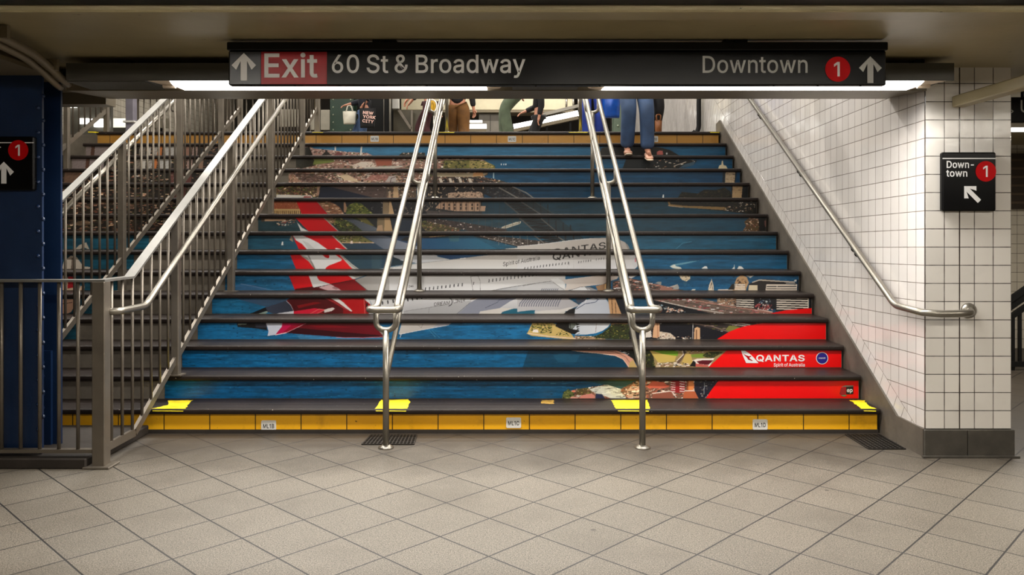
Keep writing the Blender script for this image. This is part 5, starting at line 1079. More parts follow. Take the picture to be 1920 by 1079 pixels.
# dark stone base of the pillar, in two blocks, and the concrete base strip along the wall
mb = MB()
mb.box(WALLX - 0.012, 2.682, PIL_Y - 0.016, PIL_Y, 0.0, 0.163, 0.004)
mb.box(2.685, PIL_X + 0.012, PIL_Y - 0.016, PIL_Y, 0.0, 0.163, 0.004)
mb.box(PIL_X + 0.0005, PIL_X + 0.012, PIL_Y, 9.0, 0.0, 0.163)
mb.box(WALLX - 0.03, PIL_X + 0.03, PIL_Y - 0.035, PIL_Y - 0.0165, 0.0, 0.012)
struct(mb.build('baseboard_right', M_STONE))
# sloping concrete kerb between the steps and the tiles
mb = MB()
mb.prism([(PIL_Y + 0.0005, 0.0), (5.6, 0.0), (9.5, 2.3), (9.5, LAND + 0.12), (9.34, 2.635), (5.03, 0.167), (PIL_Y + 0.0005, 0.165)], WALLX - 0.014, WALLX - 0.0003)
struct(mb.build('trim_1', M_KERB))
# ceiling: front bay, passage bay, low beams
mb = MB()
mb.box(-7, 7, 3.40, 4.93, CEIL, CEIL + 0.3)
mb.box(PIL_X + 0.002, 7, 4.93, 9.2, CEIL, CEIL + 0.3)
mb.box(-7, 7, -4, 3.205, 2.48, 2.78)
mb.box(-7, -2.63, 4.93, 5.28, CEIL, CEIL + 0.3)
struct(mb.build('ceiling', M_CEIL))
mb = MB(); mb.box(-7, 7, 3.317, 3.455, 2.256, 2.6, 0.008)
struct(mb.build('trim_2', M_CEIL))
mb = MB(); mb.box(-7, 7, 3.21, 3.312, 2.283, 2.6); mb.box(-7, 7, 3.4555, 3.47, CEIL - 0.0045, CEIL - 0.0003)  # second box: black strip standing in for the dark gap behind the beam
struct(mb.build('trim_3', M_BLACK))
# header over the foot of the flight
mb = MB(); mb.prism([(4.66, 2.161), (5.17, 2.197), (5.17, 2.9), (4.94, 2.9), (4.94, CEIL - 0.001), (4.66, CEIL - 0.001)], -2.62, WALLX - 0.0145)
struct(mb.build('trim_4', M_BEAM))
# long low beam over the blue column on the left
mb = MB()
mb.box(-3.05, -2.70, 3.475, 5.14, 2.255, CEIL - 0.0005)
mb.box(-3.12, -2.655, 3.475, 5.14, 2.232, 2.2545)
mb.box(-3.6, -2.635, 5.141, 5.27, 2.158, CEIL - 0.0005)
struct(mb.build('trim_5', M_BEAM))
# curb behind the front railing, under the column
mb = MB(); mb.box(-6.5, -2.40, 4.46, dn(1) - 0.008, 0.0, 0.058, 0.006)
struct(mb.build('trim_6', M_DARKCURB))
# upper hall
mb = MB(); mb.box(-7, WALLX - 0.001, dn(15) + 0.262, 20, LAND - 0.25, LAND)
struct(mb.build('floor_upper', concrete_mat('landing floor', (120, 112, 100), 3.0, 0.5)))
mb = MB(); mb.box(-7, 3.2, 4.94, 20.2, 5.6, 5.8)
struct(mb.build('ceiling_upper', M_CEIL))
mb = MB(); mb.box(-7, WALLX, 20, 20.2, 0, 5.6)
struct(mb.build('wall_back', mat('far hall wall', (50, 45, 38), 0.7)))
mb = MB(); mb.box(-7.2, -7.0, -4, 20.2, 0, 5.6)
struct(mb.build('wall_left', M_HALLTILE_Y))
mb = MB(); mb.box(7.0, 7.2, -4, 9.2, 0, 2.8)
struct(mb.build('wall_passage', M_HALLTILE_Y))
mb = MB(); mb.box(-7, 7, -4.2, -4.0, 0, 2.8)
struct(mb.build('wall_front', M_HALLTILE))
mb = MB(); mb.box(PIL_X + 0.013, 7, 9.0, 9.2, 0, CEIL)
struct(mb.build('wall_passage_end', M_HALLTILE))
mb = MB(); mb.box(-7, WALLX - 0.001, 4.95, 5.165, 2.91, 5.6)          # wall above the header, facing the flight
struct(mb.build('wall_over_header', M_BEAM))

# ================================================================== the staircase
stair = empty('staircase', (0, dn(1), 0), 'wide flight of dark-nosed steps printed with a picture of an airliner over a harbour', 'stairs')
for n in range(1, N_STEPS + 1):
    y, z = dn(n), n * RISE
    y1 = dn(n + 1) if n < N_STEPS else y + 0.26
    # tread with a rounded nosing
    f = y - 0.03; t = 0.036; r = 0.013
    prof = [(y1 + 0.012, z - t), (f + r, z - t)]
    for k in range(1, 5): a = k * math.pi / 8; prof.append((f + r - r * math.sin(a), z - t + r - r * math.cos(a)))
    for k in range(0, 5): a = k * math.pi / 8; prof.append((f + r - r * math.cos(a), z - r + r * math.sin(a)))
    prof.append((y1 + 0.012, z))
    mb = MB(); mb.prism(prof, XL, XR - 0.012)
    mb.build('tread', M_TREAD, stair)
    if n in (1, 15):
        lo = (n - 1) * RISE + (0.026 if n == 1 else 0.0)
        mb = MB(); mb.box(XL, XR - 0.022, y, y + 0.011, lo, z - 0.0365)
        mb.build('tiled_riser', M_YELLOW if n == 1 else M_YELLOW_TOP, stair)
        if n == 1:
            mb = MB(); mb.box(XL, XR - 0.016, y - 0.006, y + 0.011, 0.0, 0.0255); mb.build('riser_base', M_DARKCURB, stair)
    else:
        mb = MB(); mb.box(XL, XR - 0.016, y, y + 0.011, (n - 1) * RISE + 0.0005, z - 0.0365)
        mb.build('riser', M_CONC, stair)
        left = -2.424 if n < 12 else -2.38
        right = 2.421
        print_strip(n, left, min(right, XR - 0.02), stair)
        if n >= 4:
            print_strip(n, XL + 0.02, -3.33, stair, 'narrow_printed_strip')

# raised white logo lettering on the red swoosh
k3 = dn(3) - 0.0045
def rz(px, py, n): p = at(px, py, dn(n)); return (p.x, dn(n) - 0.0045, p.z)
text_mesh('QANTAS', 0.043, rz(1417, 677.3, 3), UX, UZ, M_LETTER, stair, 'white_lettering', 22, 1.4, 14, fit=(1509.5 - 1417) * dn(3) / FPX)
text_mesh('Spirit of Australia', 0.024, rz(1450, 687.5, 3), UX, UZ, M_LETTER, stair, 'white_lettering', 10, 1.0, 0, fit=(1509 - 1450) * dn(3) / FPX)
sc3 = dn(3) / FPX
def logo(pts, cx, cy, s): return [((x - cx) / 5.333 * s, -(y - cy) / 5.333 * s) for x, y in pts]
shape_mesh(logo([(582, 200), (622, 202), (668, 232), (700, 262), (757, 326), (632, 325), (600, 252)], 582, 325, sc3), rz(1389.2, 681, 3), UX, UZ, M_LETTER, stair, 'tail_emblem')
shape_mesh(logo([(600, 232), (640, 250), (662, 258), (678, 252), (684, 260), (662, 272), (672, 284), (700, 300), (690, 304), (652, 290), (640, 270)], 582, 325, sc3),
           (rz(1389.2, 681, 3)[0], dn(3) - 0.0052, rz(1389.2, 681, 3)[2]), UX, UZ, M_ROUTE, stair, 'leaping_figure_emblem')
M_INDIGO = mat('indigo ink', (36, 30, 132), 0.4)
p = rz(1541, 672, 3)
shape_mesh(disc(11.4 * sc3), p, UX, UZ, M_LETTER, stair, 'roundel_rim')
shape_mesh(disc(10.2 * sc3), (p[0], p[1] - 0.0006, p[2]), UX, UZ, M_INDIGO, stair, 'roundel')
text_mesh('oneworld', 0.012, (p[0] - 0.026, p[1] - 0.0012, p[2] - 0.004), UX, UZ, M_LETTER, stair, 'roundel_lettering', 8, 1.2, -20, fit=0.05)
sc2 = dn(2) / FPX
p = rz(1592.5, 733, 2)
shape_mesh([(-6.5 * sc2, -7 * sc2), (7 * sc2, -6 * sc2), (7 * sc2, 8 * sc2), (-6.5 * sc2, 7 * sc2)], p, UX, UZ, M_INK, stair, 'black_mark')
text_mesh('ep', 0.027, (p[0] - 0.02, p[1] - 0.0008, p[2] - 0.009), UX, UZ, M_LETTER, stair, 'mark_lettering', 14, 0.9, -20, fit=0.042)
shape_mesh([(-19 * sc2, -6 * sc2), (-13 * sc2, -9 * sc2), (-7 * sc2, -7 * sc2), (-7 * sc2, 6 * sc2), (-16 * sc2, 6 * sc2)], p, UX, UZ, mat('faded red ink', (150, 12, 30), 0.5), stair, 'faded_mark')
shape_mesh([(-16 * sc2, 7 * sc2), (7 * sc2, 8.2 * sc2), (7 * sc2, 10 * sc2), (-8 * sc2, 10 * sc2)], (p[0], p[1] - 0.0004, p[2]), UX, UZ, mat('grey ink', (110, 110, 100), 0.5), stair, 'grey_mark')
shape_mesh([(-17 * sc2, -8.5 * sc2), (-10 * sc2, -11 * sc2), (-5 * sc2, -9 * sc2), (-9 * sc2, -7.5 * sc2)], (p[0], p[1] - 0.0004, p[2]), UX, UZ, mat('olive ink', (110, 120, 80), 0.5), stair, 'olive_mark')

# worn yellow paint dabs on the first and the top tread
def dab(n, pts, seed, m=M_YPAINT, name='yellow_paint_mark'):
    """ragged patch of paint lying on tread n; pts are (x, depth into the tread)"""
    r = random.Random(seed)
    z = n * RISE + 0.0012
    P = []
    for i in range(len(pts)):
        a, b = Vector(pts[i]), Vector(pts[(i + 1) % len(pts)])
        for k in range(9):
            q = a.lerp(b, k / 9); P.append((q.x + r.uniform(-.006, .006), q.y + r.uniform(-.006, .006)))
    y0 = dn(n) - 0.03 + 0.012
    Q = [Vector((x, y0 + max(0, min(d, 0.29)), 0)) for x, d in P]
    vs = [(q.x, q.y, z) for q in Q]
    fs = [f if (Vector(vs[f[1]]) - Vector(vs[f[0]])).cross(Vector(vs[f[2]]) - Vector(vs[f[0]])).z > 0 else f[::-1] for f in tessellate_polygon([Q])]
    mbb = MB().add(vs, fs)
    # the bit that runs down over the nosing
    xs = [x for x, d in pts if d < 0.03]
    if len(xs) >= 2:
        x0, x1 = min(xs), max(xs)
        mbb.add([(x0, y0 + 0.004, z), (x1, y0 + 0.004, z), (x1 - .004, y0 - 0.0095, z - 0.007), (x0 + .004, y0 - 0.0095, z - 0.007), (x1 - .01, y0 - 0.0135, z - 0.016), (x0 + .012, y0 - 0.0135, z - 0.014)],
                [(3, 2, 1, 0), (5, 4, 2, 3)])
    return mbb.build(name, m, stair)
def X1(px, d): return (px - XC) * d / FPX
ya, yb = dn(1) - 0.03, dn(2)
dab(1, [(X1(283, ya), 0), (X1(346, ya), 0.0), (X1(366, yb), 0.26), (X1(322, yb), 0.25), (X1(300, ya), 0.12)], 1)
dab(1, [(X1(702, ya), 0), (X1(764, ya), 0), (X1(772, yb), 0.2), (X1(766, yb), 0.285), (X1(716, yb), 0.27)], 2)
dab(1, [(X1(1156, ya), 0), (X1(1219, ya), 0), (X1(1212, yb), 0.275), (X1(1143, yb), 0.26)], 3)
dab(1, [(X1(1617, ya), 0), (X1(1645, ya), 0.0), (X1(1640, ya), 0.08), (X1(1615, yb), 0.26), (X1(1588, yb), 0.26)], 4)
dab(1, [(X1(1014, yb), 0.15), (X1(1036, yb), 0.14), (X1(1038, yb), 0.27), (X1(1015, yb), 0.26)], 5, mat('rubbed yellow paint', (150, 116, 40), 0.6, 0, 0.4, 30), 'faint_paint_mark')
yt = dn(15) - 0.03
for i, (a, b) in enumerate(((584, 607), (822, 853), (1065, 1103), (1330, 1350), (164, 186))):
    dab(15, [(X1(a, yt), 0), (X1(b, yt), 0), (X1(b, yt) - 0.01, 0.2), (X1(a, yt) + 0.01, 0.2)], 10 + i)

# little white location plates on the yellow risers
def code_plate(px, py, n, text, label):
    p = at(px, py, dn(n))
    w, h = 0.098, 0.07
    o = empty('location_plate', (p.x, dn(n), p.z), label, 'plate', 'location plates on the yellow risers')
    mb = MB(); mb.prism([(p.x - w / 2 + 0.006, p.z - h / 2), (p.x + w / 2 - 0.006, p.z - h / 2), (p.x + w / 2, p.z - h / 2 + 0.006), (p.x + w / 2, p.z + h / 2 - 0.006), (p.x + w / 2 - 0.006, p.z + h / 2), (p.x - w / 2 + 0.006, p.z + h / 2), (p.x - w / 2, p.z + h / 2 - 0.006), (p.x - w / 2, p.z - h / 2 + 0.006)], dn(n) - 0.004, dn(n) - 0.0006, 'y')
    mb.build('plate', M_PLATE, o)
    text_mesh(text, 0.027, (p.x, dn(n) - 0.0046, p.z - 0.016), UX, UZ, M_INK, o, 'lettering', 14, 1.1, 0, anchor='c', fit=0.076)
for px, py, n, t, lab in ((504, 798.5, 1, 'ML1B', 'white plate marked ML1B on the bottom yellow riser'), (963, 793, 1, 'ML1C', 'white plate marked ML1C on the bottom yellow riser'),
                          (1425, 796.5, 1, 'ML1D', 'white plate marked ML1D on the bottom yellow riser'), (702.5, 260.5, 15, 'ML1B', 'white plate marked ML1B on the top yellow riser'),
                          (960, 261, 15, 'ML1C', 'white plate marked ML1C on the top yellow riser'), (1226, 261, 15, 'ML1D', 'white plate half hidden behind the blue jeans on the top riser')):
    code_plate(px, py, n, t, lab)

# ================================================================== railings
def grid_y(a, b, n): return [a + (b - a) * (i + 1) / (n + 1) for i in range(n)]
def stair_railing(x, label, y_start, posts, ends_low, rail_side, name='stair_railing', front=False, extend=0.0):
    """steel railing running up the flight at x. base bar and top bar parallel to the slope"""
    root = empty(name, (x, y_start, 0), label, 'railing', 'steel stair railings')
    yk = 4.86                                            # the slope starts here
    def zb(y): return 0.09 + max(0, y - 4.92) * 0.592
    def zt(y): return 1.055 + max(0, y - yk) * 0.588
    y_end = posts[-1]
    # top bar (flat) and base bar (flat)
    P = [(x, y_start, zt(y_start))] + ([(x, yk, zt(yk))] if y_start < yk else []) + [(x, y_end, zt(y_end))]
    mb = MB()
    for a, b in zip(P[:-1], P[1:]): mb.bar(a, b, 0.062, 0.014)
    mb.build('top_rail', M_RAILTOP, root)
    P = [(x, y_start, zb(y_start))] + ([(x, 4.92, 0.09)] if y_start < 4.92 else []) + [(x, y_end, zb(y_end))]
    mb = MB()
    for a, b in zip(P[:-1], P[1:]): mb.bar(a, b, 0.022, 0.046)
    mb.build('base_rail', M_RAIL, root)
    # posts
    for y in posts:
        n = 0
        for k in range(1, N_STEPS + 1):
            if y > dn(k) - 0.03: n = k
        zf = n * RISE
        mb = MB(); mb.box(x - 0.026, x + 0.026, y - 0.026, y + 0.026, zf, zt(y) - 0.012, 0.004); mb.build('post', M_RAIL, root)
        mb = MB(); mb.box(x - 0.05, x + 0.05, y - 0.045, y + 0.045, zf, zf + 0.008); mb.build('base_plate', M_RAIL, root)
    stops = ([y_start] if y_start < posts[0] - 0.1 else []) + list(posts)
    for a, b in zip(stops[:-1], stops[1:]):
        for y in grid_y(a, b, max(1, round((b - a) / 0.12) - 1)):
            mb = MB(); mb.tube([(x, y, zb(y) - 0.002), (x, y, zt(y) - 0.004)], 0.0095, 8); mb.build('baluster', M_RAIL, root)
    # round handrail on brackets
    hx = x + rail_side * 0.085
    h0 = max(y_start + 0.03, 4.52)
    pts = fillet([(x + rail_side * 0.02, h0, 0.876), (hx, h0 + 0.03, 0.876), (hx, 4.885, 0.876), (hx, y_end, 0.876 + (y_end - 4.885) * 0.588)], 0.05) if y_start < 4.8 else [(hx, y_start, 0.876 + (y_start - 4.885) * 0.588), (hx, y_end, 0.876 + (y_end - 4.885) * 0.588)]
    mb = MB(); mb.tube(pts, 0.021, 14); mb.build('handrail', M_STEEL, root)
    for y in posts:
        if y < 5: continue
        z = 0.876 + (y - 4.885) * 0.588
        mb = MB(); mb.tube(fillet([(x + rail_side * 0.02, y, z - 0.07), (hx, y, z - 0.07), (hx, y, z - 0.015)], 0.03), 0.007, 8); mb.build('rail_bracket', M_RAIL, root)
    return root

posts1 = [5.53, 6.61, 7.69, 8.84, 9.5]
r1 = stair_railing(-2.345, 'grey steel railing beside the printed steps, running down to the corner newel post', 4.514, posts1, True, 1)
# newel post and the level return in front of the blue column
xn, yn = -2.339, 4.514
mb = MB(); mb.box(xn - 0.036, xn + 0.036, yn - 0.036, yn + 0.036, 0.0, 1.052, 0.004); mb.build('newel_post', M_RAIL, r1)
mb = MB(); mb.box(xn - 0.075, xn + 0.075, yn - 0.065, yn + 0.065, 0.0, 0.012, 0.003); mb.build('newel_base_plate', M_RAIL, r1)
mb = MB(); mb.bar((xn + 0.036, yn, 1.056), (-3.6, yn, 1.056), 0.062, 0.014); mb.build('front_top_rail', M_RAILTOP, r1)
mb = MB(); mb.bar((xn - 0.036, yn, 0.09), (-3.6, yn, 0.09), 0.04, 0.02); mb.build('front_base_rail', M_RAIL, r1)
for i in range(10):
    xb = xn - 0.132 - i * 0.1085
    mb = MB(); mb.tube([(xb, yn, 0.09), (xb, yn, 1.05)], 0.0105, 8); mb.build('baluster', M_RAIL, r1)
mb = MB(); mb.box(-3.63, -3.57, yn - 0.03, yn + 0.03, 0.0, 1.05); mb.build('post', M_RAIL, r1)
stair_railing(-3.262, 'grey steel railing between the narrow left flight and the bare concrete strip', 5.3, [5.55, 6.63, 7.78, 8.88, 9.5], False, -1)
stair_railing(-4.83, 'farthest left steel railing, its top seen just beside the blue column', 7.6, [7.75, 8.6, 9.44], False, 1)

def double_handrail(x, label):
    root = empty('double_handrail', (x, 4.9, 0), label, 'handrail', 'double handrails in the middle of the flight')
    y0, z0, y1 = 4.93, 0.862, 9.36
    h = 0.061
    def zr(y): return z0 + (y - y0) * SLOPE
    # both rails and the loop that joins them in front: one bent tube
    zt = zr(y1)
    P = [(x - h, y1 + 0.35, zt), (x - h, y1, zt), (x - h, y0, z0), (x - h - 0.035, y0 - 0.07, z0), (x - h - 0.02, y0 - 0.15, z0), (x + h + 0.02, y0 - 0.15, z0), (x + h + 0.035, y0 - 0.07, z0), (x + h, y0, z0), (x + h, y1, zt), (x + h, y1 + 0.35, zt)]
    mb = MB(); mb.tube(fillet(P, 0.06, 6), 0.0205, 16); mb.build('handrail', M_STEEL, root)
    # low single rail
    mb = MB(); mb.tube([(x, 4.905, zr(4.905) - 0.415), (x, y1, zt - 0.415)], 0.0175, 14); mb.build('lower_rail', M_STEEL, root)
    for y, n in ((4.895, 0), (6.64, 5), (7.985, 10), (9.4, 15)):
        zf = n * RISE
        top = (zr(max(y, y0)) if y < y1 else zt)
        # the fork that carries both rails
        yo = top - 0.09
        U = [(x - h, y, top - 0.005), (x - h, y, yo)] + [(x - h * math.cos(a), y, yo - h * 0.75 * math.sin(a)) for a in [math.pi * k / 8 for k in range(1, 8)]] + [(x + h, y, yo), (x + h, y, top - 0.005)]
        mb = MB(); mb.tube(U, 0.0175, 12); mb.build('rail_fork', M_STEEL, root)
        mb = MB(); mb.tube([(x, y, zf), (x, y, yo - h * 0.75)], 0.0195, 16); mb.build('post', M_STEEL, root)
        mb = MB(); mb.lathe([(0.048, 0.0), (0.048, 0.006), (0.034, 0.014), (0.0235, 0.02)], (x, y, zf), 'z', 20); mb.build('post_flange', M_STEEL, root)
    return root
double_handrail(-0.783, 'stainless double handrail left of the stair centre, standing by the floor grate')
double_handrail(0.797, 'stainless double handrail right of the stair centre, its front post clear of any grate')

# handrail fixed to the tiled wall
root = empty('wall_handrail', (2.35, 4.75, 0), 'polished handrail fixed along the white tiled wall, ending in a round flange on the pillar', 'handrail')
hx, yb, zb = 2.386, 4.96, 0.872
P = [(2.388, 9.3, zb + (9.3 - yb) * SLOPE), (hx, yb, zb), (2.392, PIL_Y - 0.06, zb - 0.01), (2.47, PIL_Y - 0.105, zb - 0.015), (2.60, PIL_Y - 0.11, zb - 0.012), (2.665, PIL_Y - 0.085, zb - 0.008), (2.695, PIL_Y - 0.002, zb - 0.005)]
mb = MB(); mb.tube(fillet(P[:3], 0.05) + fillet(P[2:], 0.06)[1:], 0.0212, 18); mb.build('handrail', M_STEEL, root)
mb = MB(); mb.lathe([(0.022, -0.03), (0.03, -0.022), (0.044, -0.012), (0.046, -0.0005)], (2.695, PIL_Y, zb - 0.005), 'y', 24); mb.build('wall_flange', M_STEEL, root)
for y in (5.55, 6.62, 7.69, 8.76):
    z = zb + (y - yb) * SLOPE
    for dy in (0.0, 0.055):
        zz = z + dy * SLOPE
        mb = MB(); mb.tube(fillet([(hx + 0.003, y + dy, zz - 0.015), (hx + 0.004, y + dy, zz - 0.055), (WALLX - 0.001, y + dy, zz - 0.062)], 0.025), 0.008, 8)
        mb.lathe([(0.0, -0.012), (0.02, -0.01), (0.022, 0.0)], (WALLX - 0.001, y + dy, zz - 0.062), 'x', 14)
        mb.build('rail_bracket', mat('dark bracket iron', (30, 28, 26), 0.4, 0.6), root)

# ================================================================== signs
# overhead sign
d = 4.0
A, B = at(428, 160, d), at(1662, 78, d)
root = empty('overhead_sign', (0.2, d, B.z), 'long black hanging sign reading Exit 60 St & Broadway and Downtown 1', 'sign')
zc = at(0, 95, d).z
mb = MB(); mb.box(A.x, B.x, d, d + 0.05, A.z, zc, 0.006); mb.build('sign_panel', M_SIGN, root)
mb = MB(); mb.box(A.x - 0.004, B.x + 0.004, d - 0.012, d + 0.06, zc + 0.001, B.z - 0.004, 0.004); mb.build('top_channel', M_BLACK, root)
f = d - 0.0012
def sp(px, py): q = at(px, py, d); return (q.x, f, q.z)
def rect(x0, y0, x1, y1): a, b = at(x0, y1, d), at(x1, y0, d); return a, b
for (x0, y0, x1, y1), m, nm in (((431, 97, 489, 158), M_SIGNGREY, 'arrow_panel'), ((489.5, 97, 613, 158), M_SIGNRED, 'exit_panel')):
    a, b = rect(x0, y0, x1, y1)
    mb = MB(); mb.box(a.x, b.x, f, d + 0.001, a.z, b.z, 0.001); mb.build(nm, m, root)
f2 = d - 0.0026
def spt(px, py): q = at(px, py, d); return (q.x, f2, q.z)
s = d / FPX
shape_mesh(arrow_up(46 * s, 52 * s), spt(457.5, 125.5), UX, UZ, M_LETTER, root, 'up_arrow')
text_mesh('Exit', 43 * s, spt(492, 144.5), UX, UZ, M_LETTER, root, 'lettering', 14, fit=105 * s)
text_mesh('60 St & Broadway', 33 * s, spt(619, 136.5), UX, UZ, M_LETTER, root, 'lettering', 9.5, fit=367 * s)
text_mesh('Downtown', 31 * s, spt(1314, 136.5), UX, UZ, M_LETTERGREY, root, 'lettering', 7, fit=203 * s)
shape_mesh(disc(23.6 * s), spt(1570.5, 130), UX, UZ, M_ROUTE, root, 'route_disc')
q = spt(1570, 130)
text_mesh('1', 26 * s, (q[0], f2 - 0.001, q[2] - 13 * s), UX, UZ, M_LETTER, root, 'lettering', 12, anchor='c')
shape_mesh(arrow_up(43 * s, 50 * s), spt(1631.5, 131), UX, UZ, M_LETTERGREY, root, 'up_arrow')
for px in (720, 1380):
    q = at(px, 78, d)
    mb = MB(); mb.box(q.x - 0.06, q.x + 0.06, d + 0.005, d + 0.05, B.z - 0.0035, CEIL + 0.0, 0.002); mb.tube([(q.x, d - 0.002, B.z - 0.004), (q.x, d + 0.02, CEIL)], 0.008, 8)
    mb.build('hanger', M_BLACK, root)
for px in (470, 552, 635, 718, 800, 882, 1005, 1125, 1207, 1288, 1370, 1452, 1535, 1615):
    q = at(px, 160, d)
    mb = MB(); mb.tube([(q.x, d + 0.012, A.z + 0.004), (q.x, d + 0.012, A.z - 0.005)], 0.005, 8); mb.build('clip_screw', M_BLACK, root)

# wall sign on the pillar
def small_sign(cx, zc, w, h, y, label, left_variant):
    root = empty('direction_sign', (cx, y, zc), label, 'sign')
    x0, x1, z0, z1 = cx - w / 2, cx + w / 2, zc - h / 2, zc + h / 2
    mb = MB(); mb.box(x0, x1, y - 0.036, y - 0.0008, z0, z1, 0.008); mb.build('sign_box', M_SIGN, root)
    f = y - 0.0372
    u = w / 100.0                       # the sign is 100 px wide in the photo
    mb = MB(); mb.box(x0 + 0.001, x1 - 0.001, f, f + 0.0008, z1 - 12.6 * u, z1 - 10.8 * u); mb.build('white_line', M_LETTER, root)
    def P(px, py): return (x0 + px * u, f - 0.0006, z1 - py * u)
    if left_variant:
        text_mesh('r', 11 * u, P(33, 28), UX, UZ, M_LETTER, root, 'lettering', 12)
        text_mesh('s', 11 * u, P(29, 41), UX, UZ, M_LETTER, root, 'lettering', 12)
        shape_mesh(disc(19 * u), P(71, 26), UX, UZ, M_ROUTE, root, 'route_disc')
        q = P(71, 26); text_mesh('1', 20 * u, (q[0], f - 0.0014, q[2] - 10 * u), UX, UZ, M_LETTER, root, 'lettering', 10, anchor='c')
        shape_mesh(arrow_up(38 * u, 41 * u), P(44, 68), UX, UZ, M_LETTER, root, 'up_arrow')
    else:
        text_mesh('Down-', 12.4 * u, P(6.5, 29), UX, UZ, M_LETTER, root, 'lettering', 16, fit=54 * u)
        text_mesh('town', 12.4 * u, P(7, 45), UX, UZ, M_LETTER, root, 'lettering', 16, fit=40 * u)
        shape_mesh(disc(19 * u), P(80, 35.5), UX, UZ, M_ROUTE, root, 'route_disc')
        q = P(80, 35.5); text_mesh('1', 20 * u, (q[0], f - 0.0014, q[2] - 10 * u), UX, UZ, M_LETTER, root, 'lettering', 10, anchor='c')
        a = arrow_up(32 * u, 40 * u); c, s_ = math.cos(math.radians(45)), math.sin(math.radians(45))
        shape_mesh([(x * c - y * s_, x * s_ + y * c) for x, y in a], P(54, 77), UX, UZ, M_LETTER, root, 'diagonal_arrow')
    return root
a, b = at(1767, 396, PIL_Y - 0.036), at(1868.5, 285.5, PIL_Y - 0.036)
small_sign((a.x + b.x) / 2, (a.z + b.z) / 2, b.x - a.x, b.z - a.z, PIL_Y, 'black Downtown 1 sign with diagonal arrow on the white tiled pillar', False)

# blue riveted column on the left with its sign
CY = 4.56
root = empty('steel_column', (-2.95, CY + 0.13, 0.058), 'dark blue riveted steel column at the left edge of the picture', 'column')
xr = -2.703
mb = MB()
mb.box(-3.30, xr, CY, CY + 0.018, 0.058, 2.2315)
mb.box(-3.30, xr - 0.012, CY + 0.21, CY + 0.228, 0.058, 2.2315)
mb.box(-3.02, -2.985, CY + 0.018, CY + 0.21, 0.058, 2.2315)
mb.bar((-2.965, CY + 0.03, 0.058), (-2.965, CY + 0.03, 2.2315), 0.05, 0.02, (0, 1, 0)); mb.bar((-2.965, CY + 0.198, 0.058), (-2.965, CY + 0.198, 2.2315), 0.05, 0.02, (0, 1, 0))
mb.box(-3.02, xr - 0.06, CY + 0.190, CY + 0.21, 0.058, 0.62)
mb.build('column_shaft', M_BLUE, root)
mb = MB()
for i in range(14):
    z = 0.2 + i * 0.142
    mb.lathe([(0.0, -0.011), (0.008, -0.009), (0.012, -0.002), (0.012, 0.0)], (xr - 0.022, CY, z), 'y', 10)
    mb.lathe([(0.012, 0.0), (0.011, 0.006), (0.0, 0.01)], (xr, CY + 0.009, z + 0.07), 'x', 8)
mb.build('rivets', M_BLUE, root)
for i, (dx, z) in enumerate(((0.05, 0.55), (0.05, 0.47), (0.05, 0.36), (0.05, 0.28), (0.12, 0.51), (0.12, 0.32))):
    mb = MB(); mb.lathe([(0.014, 0.0), (0.014, -0.01), (0.0, -0.013)], (xr - 0.06 - dx, CY + 0.19, z), 'y', 8); mb.build('bolt', M_BLUE, root)
u = (CY - 0.036) / FPX
x1 = at(63.5, 0, CY - 0.036).x; z1 = at(0, 256, CY - 0.036).z; z0 = at(0, 357, CY - 0.036).z
w = 100 * u
small_sign(x1 - w / 2, (z0 + z1) / 2, w, z1 - z0, CY, 'black sign with red disc and upward arrow on the blue column', True)

# ================================================================== floor grates, conduits
def floor_grate(corners, label, nx, ny):
    c = [Vector((x, y, 0)) for x, y in corners]          # front-left, front-right, back-right, back-left
    o = empty('floor_grate', ((c[0].x + c[2].x) / 2, (c[0].y + c[2].y) / 2, 0.0), label, 'drain')
    def pt(u, v, z):
        p = c[0].lerp(c[1], u); q = c[3].lerp(c[2], u); r = p.lerp(q, v); return (r.x, r.y, z)
    mb = MB(); mb.add([pt(0, 0, .001), pt(1, 0, .001), pt(1, 1, .001), pt(0, 1, .001)], [(0, 1, 2, 3)]); mb.build('drain_pit', mat('pit black', (6, 6, 6), 0.9), o)
    mb = MB()
    for i in range(nx + 1): mb.bar(pt(i / nx, 0, .004), pt(i / nx, 1, .004), 0.007, 0.005)
    for j in range(ny + 1): mb.bar(pt(0, j / ny, .0042), pt(1, j / ny, .0042), 0.007, 0.005)
    mb.build('grate_bars', mat('drain iron', (40, 36, 32), 0.6, 0.4), o)
floor_grate([(-0.945, 4.965), (-0.62, 4.965), (-0.628, 5.19), (-0.93, 5.19)], 'rectangular iron floor grate behind the foot of the left double handrail', 14, 8)
floor_grate([(2.175, 4.86), (2.40, 4.86), (2.40, 5.20), (2.175, 5.20)], 'dark iron floor grate in the corner below the right end of the bottom step', 8, 12)

